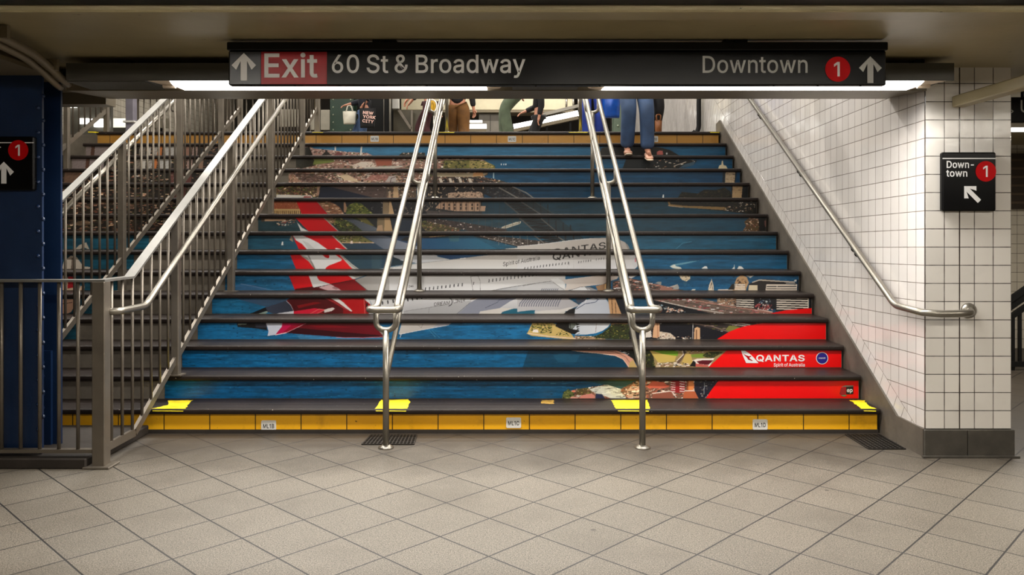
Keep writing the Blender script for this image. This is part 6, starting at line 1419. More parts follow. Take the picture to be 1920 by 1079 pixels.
# conduits under the ceiling
P = [at(-60, 50, 3.6), at(0, 68, 3.72), at(62, 100, 4.02), at(95, 128, 4.3), at(118, 150, 4.45), at(128, 158, 4.55)]
root = empty('ceiling_conduit', P[1], 'pair of painted pipes bending down below the ceiling at the upper left', 'pipe')
mb = MB(); mb.tube(fillet(P, 0.08), 0.021, 12); mb.build('pipe', M_BEAM, root)
mb = MB(); mb.tube(fillet([Vector((p.x - 0.045, p.y, p.z - 0.02)) for p in P], 0.08), 0.018, 12); mb.build('pipe', M_BEAM, root)
for i in (1, 3):
    p = P[i]; mb = MB(); mb.box(p.x - 0.085, p.x + 0.04, p.y - 0.012, p.y + 0.012, p.z - 0.01, min(CEIL, p.z + 0.05)); mb.build('pipe_clamp', M_BEAM, root)
a, b = at(1798, 192, PIL_Y - 0.03), at(1990, 128, 3.7)
a = Vector((2.625, PIL_Y - 0.002, 2.105)); b = Vector((2.625, 3.46, 2.105))
root = empty('ceiling_duct', a, 'cream painted square duct running to the top of the tiled pillar', 'duct')
mb = MB(); mb.box(a.x - 0.03, a.x + 0.05, b.y, a.y, a.z - 0.035, a.z + 0.03, 0.006); mb.build('duct_body', M_CEIL, root)
for y in (3.6,): mb = MB(); mb.box(a.x - 0.012, a.x + 0.03, y, y + 0.03, a.z + 0.03, CEIL); mb.build('duct_hanger', M_BEAM, root)

# ================================================================== lamps
def header_lamp(x0, x1, label):
    """strip light under the header: dark housing, bright lens, pale end pieces with the tube ends"""
    y0, y1, zb = 4.39, 4.655, 2.167
    root = empty('strip_light', ((x0 + x1) / 2, y0, CEIL), label, 'light', 'strip lights under the header')
    e = 0.13
    mb = MB(); mb.prism([(y0 + 0.012, zb + 0.012), (y1 - 0.03, zb + 0.012), (y1 - 0.012, zb), (y1 - 0.055, zb - 0.014), (y0 + 0.05, zb - 0.014), (y0 + 0.008, zb)], x0 + e, x1 - e)
    mb.build('lens', M_DIFF, root)
    for s, xa, xb in ((1, x0, x0 + e - 0.002), (-1, x1 - e + 0.002, x1)):
        lo, hi = (xa, xb)
        o_, i_ = (lo, hi) if s > 0 else (hi, lo)
        mb = MB()
        mb.add([(o_, y0 + 0.004, zb + 0.004), (i_, y0 + 0.004, zb + 0.004), (i_, y1 - 0.012, zb + 0.004), (o_ + s * 0.06, y1 - 0.012, zb + 0.004),
                (i_, y0 + 0.05, zb - 0.012), (i_, y1 - 0.055, zb - 0.012)], [(0, 1, 4), (0, 4, 5, 3), (3, 5, 2), (1, 2, 5, 4), (3, 2, 1, 0)])
        mb.build('lamp_end', M_CREAMLAMP, root)
        mb = MB(); mb.tube([((i_ + s * 0.0), y0 + 0.09, zb - 0.012), (i_ - s * 0.07, y0 + 0.09, zb - 0.012)], 0.012, 10); mb.build('tube_end', M_CREAMLAMP, root)
    area_lamp('strip_light_glow', ((x0 + x1) / 2, (y0 + y1) / 2, zb - 0.02), x1 - x0 - 2 * e, 0.2, LAMP['header'], (255, 250, 243), root, spread=160)
    return root
# the common housing of both lights
hr = empty('lamp_housing', (0, 4.39, CEIL), 'long dark metal box under the ceiling carrying the two strip lights', 'housing')
mb = MB()
mb.box(-2.47, WALLX - 0.003, 4.39, 4.402, 2.17, 2.267); mb.box(-2.47, WALLX - 0.003, 4.402, 4.657, 2.185, 2.2665)
mb.box(-2.47, -2.04, 4.402, 4.657, 2.165, 2.185); mb.box(-0.005, 0.375, 4.402, 4.657, 2.165, 2.185)
mb.build('housing_box', M_HOUSE, hr)
for x in (-2.2, -1.1, 0.2, 1.3, 2.3):
    mb = MB(); mb.box(x - 0.03, x + 0.03, 4.5, 4.56, 2.267, CEIL); mb.build('housing_hanger', M_BLACK, hr)
header_lamp(-2.03, -0.02, 'bright strip light under the header, left one with the open cream end')
header_lamp(0.383, 2.405, 'bright strip light under the header, right one ending above the tiled wall')

def hall_lamp(cx, cy, z, length, key, watts, label, group, m, along='x', rgb=(255, 247, 234)):
    root = empty('tube_light', (cx, cy, z + 0.06), label, 'light', group)
    lx, ly = (length / 2, 0.07) if along == 'x' else (0.07, length / 2)
    mb = MB(); mb.box(cx - lx, cx + lx, cy - ly, cy + ly, z + 0.02, z + 0.06, 0.006); mb.build('lamp_body', M_PLATE, root)
    mb = MB(); mb.box(cx - lx + 0.01, cx + lx - 0.01, cy - ly + 0.01, cy + ly - 0.01, z, z + 0.0195, 0.006); mb.build('lens', m, root)
    area_lamp('tube_light_glow', (cx, cy, z - 0.012), 2 * lx - 0.05, 2 * ly - 0.03, watts, rgb, root)
    return root
for i, x in enumerate((-1.3, 1.3, 3.9)):
    r_ = hall_lamp(x, 2.0, 2.30, 2.3, 'front', LAMP['front'], 'ceiling tube light of the row overhead in front of the stairs', 'ceiling tube lights in the front bay', M_DIFF_F)
    area_lamp('tube_light_glow', (x, 2.082, 2.31), 2.25, 0.03, LAMP['side'], (255, 247, 234), r_, rot=(math.pi / 2, 0, math.pi))
    for dx in (-0.8, 0.8):
        mb = MB(); mb.tube([(x + dx, 2.0, 2.36), (x + dx, 2.0, 2.48)], 0.008, 8); mb.build('hanger_rod', M_BLACK, r_)
for x, y, z, key in ((-3.9, 6.0, 3.0, 'mid_fill'), (-1.55, 6.0, 3.0, 'mid_fill'), (0.8, 6.0, 3.0, 'mid_fill'), (-3.9, 7.3, 3.75, 'high_fill'), (-1.55, 7.3, 3.75, 'high_fill'), (0.8, 7.3, 3.75, 'high_fill')):  # both rows are unseen, added to brighten the middle and upper risers
    r_ = hall_lamp(x, y, z, 2.2, 'mid_fill', LAMP[key], 'unseen tube light added over the flight to brighten the risers', 'added tube lights over the flight', M_DIFF_U, rgb=(255, 250, 242))
    for dx in (-0.8, 0.8):
        mb = MB(); mb.tube([(x + dx, y, z + 0.06), (x + dx, y, 5.6)], 0.008, 8); mb.build('hanger_rod', M_BLACK, r_)
for i, x in enumerate((-2.6, 2.6)):
    hall_lamp(x, -2.0, 2.415, 2.3, 'rear', LAMP['rear'], 'ceiling tube light behind the viewpoint', 'ceiling tube lights in the rear bay', M_DIFF_F)
for i, (x, y) in enumerate(((-3.4, 8.5), (0.6, 8.5), (-3.4, 11.2), (0.6, 11.2), (-3.4, 14.6), (0.6, 14.6))):
    hall_lamp(x, y, 5.53, 2.4, 'upper', LAMP['upper'], 'ceiling tube light high above the upper hall', 'tube lights of the upper hall', M_DIFF_U, 'x', (255, 250, 242))

# ================================================================== upper hall, behind the top step
def riveted_column(x0, x1, y, label, m):
    root = empty('riveted_column', ((x0 + x1) / 2, y, LAND), label, 'column')
    mb = MB(); mb.box(x0, x1, y, y + 0.02, LAND, 5.6); mb.box(x0, x1, y + 0.28, y + 0.3, LAND, 5.6); mb.box((x0 + x1) / 2 - 0.02, (x0 + x1) / 2 + 0.02, y + 0.02, y + 0.28, LAND, 5.6)
    mb.build('column_shaft', m, root)
    mb = MB()
    for i in range(22):
        for x in (x0 + 0.055, x1 - 0.055):
            mb.lathe([(0.0, -0.016), (0.012, -0.012), (0.018, 0.0)], (x, y, LAND + 0.1 + i * 0.135), 'y', 8)
    mb.build('rivets', mat('worn rivet heads', (150, 160, 140), 0.4), root)
d = 14.2
riveted_column(X1(619, d), X1(663, d), d, 'dark green riveted column beyond the top step, behind the white shopping bag', M_GREEN)
d = 12.6
riveted_column(X1(1152, d), X1(1176, d), d, 'grey green riveted column behind the person in blue jeans', mat('grey green paint', (90, 104, 88), 0.45))
# black booth with steel edge posts
d = 14.6
root = empty('black_booth', (X1(715, d), d, LAND), 'black booth with bright metal edge posts at the back of the upper hall', 'booth')
mb = MB(); mb.box(X1(690, d), X1(729, d), d, d + 1.0, LAND, 5.0, 0.01); mb.build('booth_body', M_BLACK, root)
for px, w in ((731.5, 0.035), (720, 0.012)):
    mb = MB(); mb.box(X1(px, d) - w / 2, X1(px, d) + w / 2, d - 0.02, d + 0.012, LAND, 5.0); mb.build('edge_post', M_STEEL, root)
# brown stair underside panel with strut
d = 15.0
root = empty('stair_underside', (X1(765, d), d, LAND), 'brown stair underside panel with a slanting strut left of the centre handrail', 'panel')
mb = MB(); mb.box(X1(736, d), X1(800, d), d + 0.1, d + 0.16, LAND, at(0, 205, d).z); mb.build('panel', mat('brown panel', (82, 76, 60), 0.5), root)
mb = MB(); mb.bar(at(747, 205, d), at(771, 242, d), 0.05, 0.06, (0, 1, 0)); mb.build('strut', M_RAIL, root)
mb = MB(); mb.box(X1(771, d), X1(774, d), d - 0.03, d + 0.03, LAND, 3.6); mb.build('leg', M_RAIL, root)
mb = MB(); mb.box(X1(737, d), X1(749, d), d - 0.1, d, at(0, 205, d).z, 5.0); mb.build('white_post', M_PLATE, root)
# cream stained beam across the back
d = 16.0
root = empty('cream_beam', (0, d, 4.2), 'cream painted stained beam crossing the back of the upper hall', 'beam')
mb = MB(); mb.box(X1(752, d), X1(1075, d), d, d + 0.5, at(0, 206.5, d).z, 5.2, 0.01); mb.build('beam_body', paint_ceiling_mat('stained cream paint', (204, 194, 164)), root)
mb = MB(); mb.box(X1(752, d), X1(1080, d), d - 0.02, d + 0.5, at(0, 211, d).z, at(0, 207, d).z); mb.build('lower_flange', M_BEAM, root)
root = empty('grey_cabinet', (X1(920, d), d + 0.4, LAND), 'grey metal cabinet under the cream beam', 'cabinet')
mb = MB(); mb.box(X1(897, d), X1(945, d), d + 0.1, d + 0.4, LAND, at(0, 212, d).z, 0.01); mb.build('cabinet_body', mat('cabinet grey', (104, 98, 88), 0.5), root)
mb = MB(); mb.box(X1(919, d) - 0.004, X1(919, d) + 0.004, d + 0.095, d + 0.1, LAND, at(0, 214, d).z); mb.build('door_gap', M_BLACK, root)
# strip lamps of the moving stairs at the back
def strip_lamp(a, b, h, label, soffit=0.0):
    root = empty('back_strip_light', (a + b) / 2, label, 'light')
    mb = MB(); mb.bar(a, b, 0.06, h, (0, 0, 1)); mb.build('lens', M_STRIP, root)
    mb = MB(); off = Vector((0, 0.03, -h * 0.5 - 0.035)); mb.bar(a + off, b + off, 0.14, 0.06); mb.build('lamp_rail', M_BEAM, root)
    for q in (a.lerp(b, 0.2) + off, a.lerp(b, 0.8) + off):
        mb = MB(); mb.box(q.x - 0.02, q.x + 0.02, q.y - 0.02, q.y + 0.02, LAND, q.z - 0.03); mb.build('leg', M_BLACK, root)
d = 15.7
strip_lamp(at(874, 228, d), at(904, 228, d), 0.045, 'short level strip light in the back of the upper hall, upper of two')
d = 15.2
strip_lamp(at(871, 237.5, d), at(912, 237, d), 0.085, 'short level strip light in the back of the upper hall, lower of two')
strip_lamp(at(963, 237.5, d), at(1001, 230, d), 0.085, 'slanting strip light just right of the green trousers')
strip_lamp(at(1011, 228, d), at(1084, 212.5, d), 0.10, 'slanting strip light left of the right double handrail')
root = empty('stair_handrail_beam', at(1045, 210, 15.4), 'dull metal handrail slanting above the strip light at the back', 'handrail')
mb = MB(); mb.bar(at(1012, 217, 15.4), at(1092, 197, 15.4), 0.1, 0.06); mb.build('rail', M_STEEL, root)
for px in (1062, 1075, 1085):
    mb = MB(); mb.tube([at(px, 206, 15.4), at(px, 184, 15.4)], 0.02, 8); mb.build('upright', M_STEEL, root)
# left part of the upper hall
d = 13.4
root = empty('lit_notice_box', (X1(222, d), d, LAND), 'lit white box on the landing beside the grey post at upper left', 'lightbox')
mb = MB(); mb.box(X1(206, d), X1(238, d), d, d + 0.15, at(0, 238, d).z, at(0, 222, d).z, 0.005); mb.build('lit_face', emit('lit box face', (240, 238, 216), 1.1), root)
mb = MB(); mb.box(X1(204, d), X1(240, d), d + 0.02, d + 0.2, LAND, at(0, 239, d).z); mb.build('box_stand', M_HOUSE, root)
d = 12.8
root = empty('grey_post', (X1(242, d), d, LAND), 'square grey post on the landing at upper left', 'post')
mb = MB(); mb.box(X1(235, d), X1(250, d), d, d + 0.13, LAND, 5.6, 0.008); mb.build('post_shaft', mat('mauve grey paint', (128, 124, 134), 0.45), root)
mb = MB(); mb.box(X1(232, d), X1(253, d), d - 0.03, d + 0.16, at(0, 230, d).z, at(0, 226.5, d).z, 0.005); mb.build('post_collar', M_PLATE, root)
d = 12.4
root = empty('back_light_row', at(160, 227, d), 'row of bright panels behind the farthest left railing', 'light')
for x0, x1, y0, y1 in ((147, 165, 222, 232), (170, 200, 223, 232), (176, 200, 233, 238), (124, 141, 193, 201)):
    mb = MB(); mb.box(X1(x0, d), X1(x1, d), d, d + 0.05, at(0, y1, d).z, at(0, y0, d).z); mb.build('bright_panel', M_STRIP, root)
mb = MB(); mb.box(X1(126, d), X1(205, d), d + 0.06, d + 0.12, LAND, 4.9); mb.build('panel_board', M_HOUSE, root)
d = 13.8
root = empty('landing_railing', (X1(300, d), d, LAND), 'dark barred railing on the far side of the landing, behind the left flight', 'railing')
mb = MB(); mb.bar((X1(255, d), d, LAND + 1.15), (X1(600, d), d, LAND + 1.15), 0.05, 0.05); mb.build('top_rail', M_RAIL, root)
for px in (257, 430, 598):
    mb = MB(); mb.box(X1(px, d) - 0.025, X1(px, d) + 0.025, d - 0.025, d + 0.025, LAND, LAND + 1.125); mb.build('post', M_RAIL, root)
mb = MB(); mb.bar((X1(255, d), d, LAND + 0.12), (X1(600, d), d, LAND + 0.12), 0.05, 0.05); mb.build('base_rail', M_RAIL, root)
for k in range(29):
    x = X1(258 + k * 12, d)
    mb = MB(); mb.tube([(x, d, LAND + 0.12), (x, d, LAND + 1.14)], 0.012, 6); mb.build('baluster', M_RAIL, root)
d = 15.5
for i, (x0, x1, y0, y1) in enumerate(((283, 318, 222, 240), (524, 560, 205, 238), (583, 618, 206, 244))):
    root = empty('pale_notice', (X1((x0 + x1) / 2, d), d, LAND), ('pale low board behind the second railing', 'pale board behind the bars of the railing left of the green column', 'pale board right beside the dark green column')[i], 'board')
    mb = MB(); mb.box(X1(x0, d), X1(x1, d), d, d + 0.05, at(0, y1, d).z, at(0, y0, d).z, 0.004); mb.build('board', mat('pale board', (128, 122, 108), 0.6), root)
    mb = MB(); mb.box(X1((x0 + x1) / 2, d) - 0.04, X1((x0 + x1) / 2, d) + 0.04, d + 0.05, d + 0.1, LAND, at(0, y0, d).z); mb.build('stand', M_BLACK, root)
# black pipe on the side wall at the top
root = empty('black_pipe', (2.39, 10.2, LAND), 'black upright pipe with a hooked foot on the tiled wall at the top', 'pipe')
mb = MB(); mb.tube(fillet([(2.385, 10.2, 5.4), (2.385, 10.2, LAND + 0.16), (2.34, 10.2, LAND + 0.07), (2.30, 10.2, LAND + 0.12)], 0.05), 0.03, 12); mb.build('pipe_run', M_BLACK, root)
for z in (3.2, 4.2, 5.1): mb = MB(); mb.box(2.35, 2.4395, 10.17, 10.23, z, z + 0.03); mb.build('pipe_clip', M_BLACK, root)

# ================================================================== the passage on the right
y = 5.25
a, b = at(1893, 230, y), at(2060, 182, y)
root = empty('passage_sign', ((a.x + b.x) / 2, y, a.z), 'black hanging sign with a grey letter U, cut by the right edge', 'sign')
mb = MB(); mb.box(a.x, b.x, y, y + 0.05, a.z, b.z, 0.005); mb.build('sign_panel', M_SIGN, root)
s = y / FPX
q = at(1911, 211, y); text_mesh('U', 23 * s, (q.x, y - 0.001, q.z), UX, UZ, M_LETTERGREY, root, 'lettering', 4)
q = at(1897.5, 212, y); shape_mesh([(0, 0), (3 * s, 3 * s), (0, 6 * s), (-2 * s, 6 * s), (0, 3 * s), (-2 * s, 0)], (q.x, y - 0.001, q.z), UX, UZ, M_LETTERGREY, root, 'small_mark')
for x in (a.x + 0.1, b.x - 0.1): mb = MB(); mb.tube([(x, y + 0.025, b.z), (x, y + 0.025, CEIL)], 0.01, 8); mb.build('hanger', M_BLACK, root)
hall_lamp(X1(1960, 6.6), 6.6, at(0, 246, 6.6).z, 1.6, 'passage', LAMP['passage'], 'tube light seen past the right side of the tiled pillar', None, M_STRIP)
root = empty('passage_shutter', (5.6, 8.9, 1.6), 'dark brown slatted band high on the passage wall, right of the pillar', 'shutter')
mb = MB(); mb.box(4.6, 6.98, 8.9, 8.999, at(0, 392, 8.9).z, at(0, 288, 8.9).z); mb.build('shutter_body', mat('dark brown metal', (48, 38, 30), 0.5), root)
for k in range(6):
    z = at(0, 300 + k * 16, 8.9).z
    mb = MB(); mb.box(4.6, 6.98, 8.885, 8.899, z - 0.015, z + 0.012); mb.build('slat', mat('brown slat', (74, 60, 46), 0.5), root)
y = 7.6
root = empty('passage_railing', (X1(1920, y), y, 0), 'black railing with rising handrails at the right edge of the picture', 'railing')
a, b = at(1880, 572, y), at(2040, 460, y)
for dz in (0, -0.075, -0.17):
    mb = MB(); mb.bar(a + Vector((0, 0, dz)), b + Vector((0, 0, dz)), 0.04, 0.045 if dz else 0.05, (0, 0, 1)); mb.build('sloping_rail', M_BLACK, root)
mb = MB(); mb.bar((a.x, y, 0.06), (b.x, y, 0.06), 0.04, 0.05); mb.build('base_rail', M_BLACK, root)
for px in (1899, 1912, 1926, 1940, 1960, 1980):
    t = (px - 1880) / 160; x = X1(px, y)
    mb = MB(); mb.box(x - 0.013, x + 0.013, y - 0.013, y + 0.013, 0.0 if px in (1899, 1960) else 0.08, a.z + (b.z - a.z) * t - 0.17); mb.build('bar', M_BLACK, root)

# ================================================================== people
SKIN = mat('skin', (186, 130, 104), 0.5, 0, 0.06, 12)
SKIN_D = mat('darker skin', (128, 84, 62), 0.5, 0, 0.06, 12)
HAIR = mat('dark hair', (28, 22, 18), 0.6, 0, 0.3, 40)
def skin_mesh(name, verts, edges, m, parent, root=0, sub=2):
    """grow one continuous surface over a skeleton of (position, radius) joints"""
    me = bpy.data.meshes.new(name + '_skeleton')
    me.from_pydata([v[0] for v in verts], edges, [])
    o = bpy.data.objects.new(name + '_skeleton', me); COL.objects.link(o)
    md = o.modifiers.new('skin', 'SKIN'); md.use_smooth_shade = True; md.branch_smoothing = 0.4
    if not me.skin_vertices: me.skin_vertices.new()
    for i, v in enumerate(verts):
        r = v[1] if isinstance(v[1], tuple) else (v[1], v[1])
        me.skin_vertices[0].data[i].radius = r
        me.skin_vertices[0].data[i].use_root = (i == root)
    sb = o.modifiers.new('sub', 'SUBSURF'); sb.levels = sub; sb.render_levels = sub
    bpy.context.view_layer.update()
    ev = o.evaluated_get(bpy.context.evaluated_depsgraph_get())
    out = bpy.data.meshes.new_from_object(ev)
    out.name = name
    bpy.data.objects.remove(o)
    out.materials.clear(); out.materials.append(m)
    out.polygons.foreach_set('use_smooth', [True] * len(out.polygons))
    r = bpy.data.objects.new(name, out); COL.objects.link(r)
    if parent is not None: r.parent = parent          # figure space: parts share the figure's own frame
    return r
def ik(a, c, l1, l2, pole):
    """middle joint of a two-bone limb from a to c bending towards pole"""
    a, c, pole = Vector(a), Vector(c), Vector(pole)
    v = c - a; L = min(v.length, (l1 + l2) * 0.999); u = v.normalized()
    c = a + u * L
    k = (l1 * l1 - l2 * l2 + L * L) / (2 * L)
    h = math.sqrt(max(l1 * l1 - k * k, 0))
    p = (pole - u * pole.dot(u)).normalized()
    return a + u * k + p * h, c

def person(loc, rotz, label, feet, hands, trousers, jacket, shoes, hip=0.92, lean=0.0, legw=0.075, coat=0.0, skin=SKIN, scale=1.0, hair=HAIR, sole=None, flare=1.0, toes=(0, 0)):
    """figure facing local -Y. feet / hands: ankle and wrist targets (right then left) in figure space"""
    root = empty('person', loc, label, 'person', None, rotz)
    root.scale = (scale,) * 3
    f = Vector((0, -1, 0))
    H = Vector((0, 0, hip)); CH = H + Vector((0, -lean, 0.36)); NK = CH + Vector((0, -lean * 0.5, 0.16)); HD = NK + Vector((0, -0.02, 0.09)); TP = HD + Vector((0, -0.01, 0.13))
    V = [(H, (0.125, 0.10))]; E = []
    def add(p, r, par): V.append((Vector(p), r)); E.append((par, len(V) - 1)); return len(V) - 1
    w_ = add(H + Vector((0, -lean * .3, 0.16)), (0.115, 0.085), 0)
    c_ = add(CH, (0.135, 0.095), w_); n_ = add(NK, (0.055, 0.055), c_); h_ = add(HD, (0.072, 0.082), n_); t_ = add(TP, (0.062, 0.072), h_)
    add(HD + Vector((0, -0.088, 0.03)), (0.012, 0.012), h_)                        # nose
    knees, ankles, elbows, wrists, hips_, shs = [], [], [], [], [], []
    for s, ft in zip((-1, 1), feet):
        hp = H + Vector((s * 0.09, 0, -0.05)); kn, an = ik(hp, ft, 0.42, 0.42, f)
        a = add(hp, 0.085, 0); b = add(kn, 0.052, a); c = add(an, 0.036, b)
        e = add(an + Vector((0, -0.09, -0.05)), (0.04, 0.025), c); add(an + Vector((0, -0.16, -0.058)), (0.035, 0.018), e)
        hips_.append(hp); knees.append(kn); ankles.append(an)
    for s, hd in zip((-1, 1), hands):
        sh = CH + Vector((s * 0.175, 0, 0.07)); el, wr = ik(sh, hd, 0.28, 0.25, -f + Vector((s * 0.4, 0, -0.3)))
        a = add(sh, 0.058, c_); b = add(el, 0.04, a); c = add(wr, 0.026, b)
        u = (wr - el).normalized(); side = u.cross(Vector((0, 0, 1))); side = side.normalized() if side.length > 0.1 else Vector((0, 1, 0)); nrm = side.cross(u)
        pm = add(wr + u * 0.05, (0.034, 0.018), c)
        for j, (o_, L) in enumerate(((-0.028, 0.06), (-0.01, 0.072), (0.009, 0.068), (0.027, 0.054))):
            k1 = add(wr + u * 0.09 + side * o_, 0.0095, pm); k2 = add(wr + u * (0.09 + L * 0.55) + side * o_ - nrm * 0.012, 0.0085, k1); add(wr + u * (0.09 + L * 0.85) + side * o_ - nrm * 0.034, 0.007, k2)
        th = add(wr + u * 0.03 + side * (-0.04 * s), 0.011, pm); add(wr + u * 0.075 + side * (-0.062 * s) - nrm * 0.01, 0.009, th)
        shs.append(sh); elbows.append(el); wrists.append(wr)
    skin_mesh('body', V, E, skin, root)
    # trousers
    V = [(H + Vector((0, 0, 0.06)), (0.135, 0.11))]; E = []
    for i in range(2):
        a = add(hips_[i] + Vector((0, 0, -0.06)), legw * 1.3, 0); m_ = add(hips_[i].lerp(knees[i], 0.55), legw * 1.12, a); b = add(knees[i], legw, m_)
        c = add(knees[i].lerp(ankles[i], 0.55), legw * 0.95 * flare, b); add(ankles[i] + Vector((0, 0.0, 0.0)), legw * 0.92 * flare, c)
    skin_mesh('trousers', V, E, trousers, root)
    # jacket
    V = [(H + Vector((0, 0, 0.05 - coat)), (0.155 + coat * 0.1, 0.13 + coat * 0.1))]; E = []
    a = add(H + Vector((0, -lean * .3, 0.18)), (0.15, 0.118), 0); c_ = add(CH, (0.165, 0.122), a); n_ = add(NK - Vector((0, 0, 0.03)), (0.072, 0.07), c_)
    for i in range(2):
        b = add(shs[i], 0.082, c_); e = add(elbows[i], 0.06, b); add(wrists[i].lerp(elbows[i], 0.12), 0.046, e)
    skin_mesh('jacket', V, E, jacket, root)
    # shoes, with soles
    for i in range(2):
        an = ankles[i]; tz = toes[i]
        V = [(an + Vector((0, 0.03, -0.045)), (0.038, 0.036))]; E = []
        a = add(an + Vector((0, -0.05, -0.048 + tz * .3)), (0.042, 0.034), 0); b = add(an + Vector((0, -0.13, -0.06 + tz * .7)), (0.046, 0.024), a); add(an + Vector((0, -0.185, -0.064 + tz)), (0.036, 0.018), b)
        so = skin_mesh('shoe', V, E, shoes, root, 0, 2)
        if sole:
            V = [(an + Vector((0, 0.045, -0.078)), (0.036, 0.012))]; E = []
            a = add(an + Vector((0, -0.05, -0.08 + tz * .3)), (0.04, 0.012), 0); b = add(an + Vector((0, -0.14, -0.08 + tz * .7)), (0.046, 0.012), a); add(an + Vector((0, -0.2, -0.078 + tz)), (0.034, 0.011), b)
            skin_mesh('sole', V, E, sole, so, 0, 1).parent = so
    # hair, eyes, mouth
    V = [(HD + Vector((0, 0.02, 0.05)), (0.078, 0.084))]; E = []
    add(TP + Vector((0, 0.012, 0.012)), (0.066, 0.074), 0); add(HD + Vector((0, 0.045, -0.03)), (0.06, 0.05), 0)
    skin_mesh('hair', V, E, hair, root)
    for s in (-1, 1):
        mb = MB(); c = HD + Vector((s * 0.03, -0.078, 0.045)); mb.lathe([(0.0, -0.006), (0.008, -0.004), (0.010, 0.004)], c, 'y', 10)
        e_ = mb.build('eye', M_INK); e_.parent = root
        V = [(HD + Vector((s * 0.072, 0.0, 0.03)), (0.008, 0.016))]; E = []; add(HD + Vector((s * 0.078, 0.004, 0.0)), (0.007, 0.012), 0)
        skin_mesh('ear', V, E, skin, root, 0, 1)
    mb = MB(); c = HD + Vector((0, -0.08, -0.02)); mb.box(c.x - 0.022, c.x + 0.022, c.y - 0.003, c.y + 0.01, c.z - 0.004, c.z + 0.004, 0.002)
    e_ = mb.build('mouth', mat('lips', (130, 66, 60), 0.5)); e_.parent = root
    return root

DENIM = mat('blue denim', (56, 78, 112), 0.8, 0, 0.3, 7, 0.2)
DENIM_B = mat('bright blue denim', (36, 60, 150), 0.8, 0, 0.3, 7)
NAVY = mat('dark navy cloth', (18, 22, 34), 0.8, 0, 0.25, 8)
BLK = mat('black cloth', (14, 14, 17), 0.8, 0, 0.25, 8)
TAN = mat('brown cotton', (112, 76, 36), 0.8, 0, 0.3, 8)
OLIVE = mat('olive green cotton', (86, 98, 78), 0.8, 0, 0.25, 8)
MAROON = mat('maroon cloth', (56, 16, 22), 0.8, 0, 0.25, 8)
SHOE_T = mat('pinkish tan shoe leather', (196, 148, 124), 0.5, 0, 0.15, 10)
SHOE_D = mat('black shoe', (22, 20, 20), 0.4)
SOLE = mat('pale shoe sole', (216, 196, 170), 0.6)
Z = LAND
ha = ((-0.22, -0.02, 0.86), (0.22, -0.02, 0.86))        # arms hanging
def stand(g=0.0, s=0.1): return ((-s, -g, 0.085), (s, g, 0.085))
# coming down the steps
gx, gy, gz = 1.345, 8.80, 13 * RISE
person((gx, gy, gz), 0.0, 'person in blue jeans and pinkish tan shoes walking down the top steps',
       ((-0.088, -0.03, 0.085), (0.122, -0.13, 0.055)), ((-0.28, 0.02, 0.88), (0.28, 0.02, 0.88)), DENIM, NAVY, SHOE_T, hip=0.90, legw=0.088, sole=SOLE, flare=1.0, toes=(0.0, -0.05))
# beyond the landing
d = 13.6
person((X1(684, d), d, Z), -math.pi / 2, 'person in a dark jacket and blue jeans striding left with a black lettered tote bag', stand(0.16, 0.08),
       ((-0.12, -0.30, 1.02), (0.2, 0.05, 1.0)), DENIM, NAVY, SHOE_D, hip=0.93, coat=0.12)
d = 12.7
person((X1(805, d), d, Z), -math.pi / 2, 'person in dark jacket and maroon trousers behind the left double handrail, hand stretched out left', stand(0.12, 0.08),
       ((-0.13, -0.36, 0.86), (0.13, -0.34, 0.90)), MAROON, BLK, SHOE_D, hip=0.93, skin=SKIN)
d = 13.0
person((X1(858, d), d, Z), math.pi, 'person in black jacket and brown trousers walking away, right of the left double handrail', ((-0.11, 0.12, 0.1), (0.11, -0.14, 0.085)),
       ((-0.26, -0.04, 0.84), (0.26, 0.04, 0.84)), TAN, BLK, SHOE_D, hip=0.93, legw=0.10, coat=0.12)
d = 11.0
person((X1(978, d), d, Z), -math.pi / 2, 'person in olive green trousers striding left across the top landing', ((-0.08, -0.24, 0.10), (0.08, -0.17, 0.10)),
       ((-0.22, 0.02, 0.82), (0.22, -0.1, 0.86)), OLIVE, BLK, SHOE_D, hip=0.91, legw=0.085)
d = 14.2
person((X1(1010, d), d, Z), -math.pi / 2, 'person all in black in front of the slanting strip lights', stand(0.06, 0.08),
       ((-0.14, -0.26, 0.98), (0.2, 0.0, 0.84)), BLK, BLK, SHOE_D, hip=0.93)
d = 11.2
person((X1(1110, d), d, Z), 0.0, 'person in bright blue trousers behind the right double handrail', stand(0.05, 0.1), ((-0.22, -0.02, 0.86), (0.25, -0.13, 0.88)), DENIM_B, DENIM_B, SHOE_D, hip=0.93)
d = 10.6
person((X1(1217, d), d, Z), 0.35, 'person in a long black coat just behind the one in blue jeans', stand(0.05, 0.1), ((-0.24, 0.02, 0.86), (0.26, -0.05, 0.84)), BLK, BLK, SHOE_D, hip=0.93, coat=0.32)

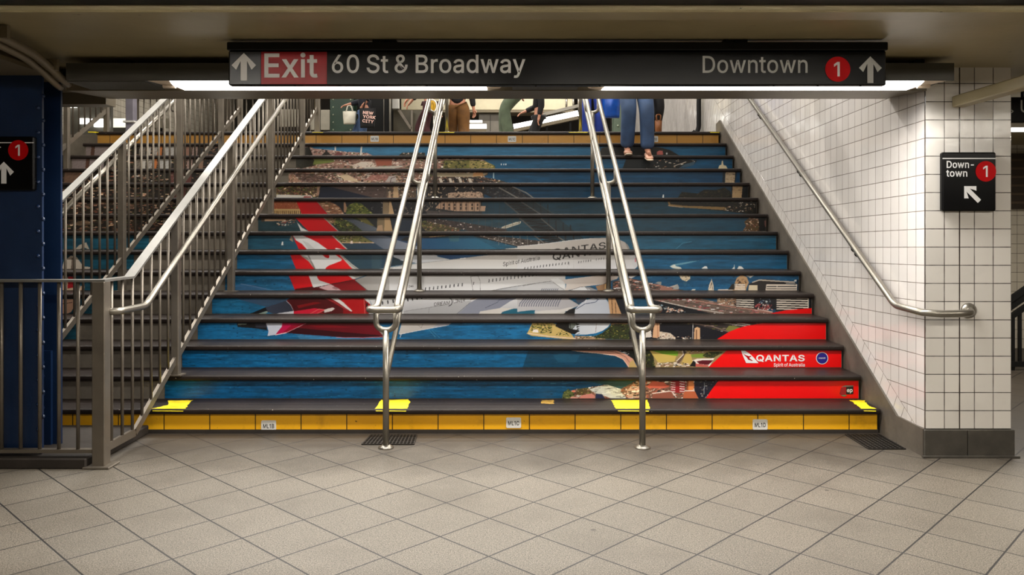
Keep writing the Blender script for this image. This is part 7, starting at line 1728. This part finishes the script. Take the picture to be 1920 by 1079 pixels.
# bags
def bag(name, px0, px1, py0, py1, d, depth, m, label, cat='bag', straps=True, bulge=0.02, seed=1, text=None, hx=None):
    a, b = at(px0, py1, d), at(px1, py0, d)
    o = empty(name, ((a.x + b.x) / 2, d, a.z), label, cat)
    n, k = 9, 9
    vs = []; r = random.Random(seed)
    for side in (0, 1):
        for j in range(k):
            for i in range(n):
                u, v = i / (n - 1), j / (k - 1)
                w = math.sin(math.pi * min(max(u, 0.04), 0.96)) ** 0.5 * (0.35 + 0.65 * math.sin(math.pi * (0.12 + 0.78 * (1 - v))))
                yy = (depth / 2 + bulge * r.uniform(-0.4, 0.4)) * w * (-1 if side == 0 else 1)
                vs.append((a.x + (b.x - a.x) * (u + (0.5 - u) * 0.12 * (1 - v)), d + yy, a.z + (b.z - a.z) * v))
    fs = []
    for j in range(k - 1):
        for i in range(n - 1):
            q = j * n + i; fs.append((q, q + 1, q + n + 1, q + n)); q += n * k; fs.append((q + n, q + n + 1, q + 1, q))
    for j in range(k - 1):
        for i, e in ((0, 0), (n - 1, 1)):
            q = j * n + i; p = q + n * k; fs.append((q, q + n, p + n, p) if e == 0 else (p, p + n, q + n, q))
    for i in range(n - 1): fs.append((i + 1, i, i + n * k, i + 1 + n * k))
    mb = MB(); mb.add(vs, fs, True); mb.build('bag_body', m, o)
    if straps:
        for s in (-1, 1):
            top = b.z + (b.z - a.z) * 0.45
            mb = MB(); mb.tube(fillet([(a.x + (b.x - a.x) * 0.25, d + s * depth * 0.25, b.z - 0.01), ((a.x + b.x) / 2 - 0.03, d + s * 0.01, top), ((a.x + b.x) / 2 + 0.03, d + s * 0.01, top), (a.x + (b.x - a.x) * 0.75, d + s * depth * 0.25, b.z - 0.01)], 0.06), 0.008, 8); mb.build('strap', m, o)
    if text:
        h = (b.z - a.z)
        for i, t in enumerate(text):
            text_mesh(t, h * 0.15, ((a.x + b.x) / 2 + 0.02 + 0.02 * (i == 1), d - depth / 2 - 0.022, a.z + h * (0.66 - i * 0.21)), (0.97, 0, -0.1), (0.1, 0, 0.97), mat('pink white print', (226, 184, 170), 0.6), o, 'lettering', 22, 1.1, 0, anchor='c')
    return o
bag('shopping_bag', 643, 668, 209, 233, 13.55, 0.12, mat('white paper', (206, 202, 186), 0.7, 0, 0.15), 'white crumpled shopping bag hanging from a hand in front of the green column', seed=3)
bag('tote_bag', 674, 704, 203, 240, 13.25, 0.09, BLK, 'black tote bag lettered NEW YORK CITY', seed=4, text=['NEW', 'YORK', 'CITY'])
bag('blue_bag', 1129, 1163, 176, 221, 11.06, 0.16, mat('bright blue nylon', (8, 78, 176), 0.45, 0, 0.25, 9), 'bright blue nylon bag between the right double handrail and the blue jeans', seed=5, bulge=0.05)
o = bag('shoulder_bag', 803, 817, 188, 210, 12.47, 0.1, mat('yellow cloth', (206, 160, 30), 0.6, 0, 0.2), 'yellow round shoulder bag with a white ring edge at the left double handrail', seed=6, straps=True)
c = at(810, 199, 12.40)
mb = MB(); mb.tube([(c.x + 0.075 * math.cos(t), 12.40, c.z + 0.10 * math.sin(t)) for t in [2 * math.pi * k / 24 for k in range(24)]], 0.012, 8, closed=True); mb.build('ring_edge', M_PLATE, o)
o = bag('brown_handbag', 1228, 1241, 226, 250, 10.3, 0.1, mat('brown leather', (120, 70, 30), 0.5), 'small brown handbag beside the long black coat', seed=8)
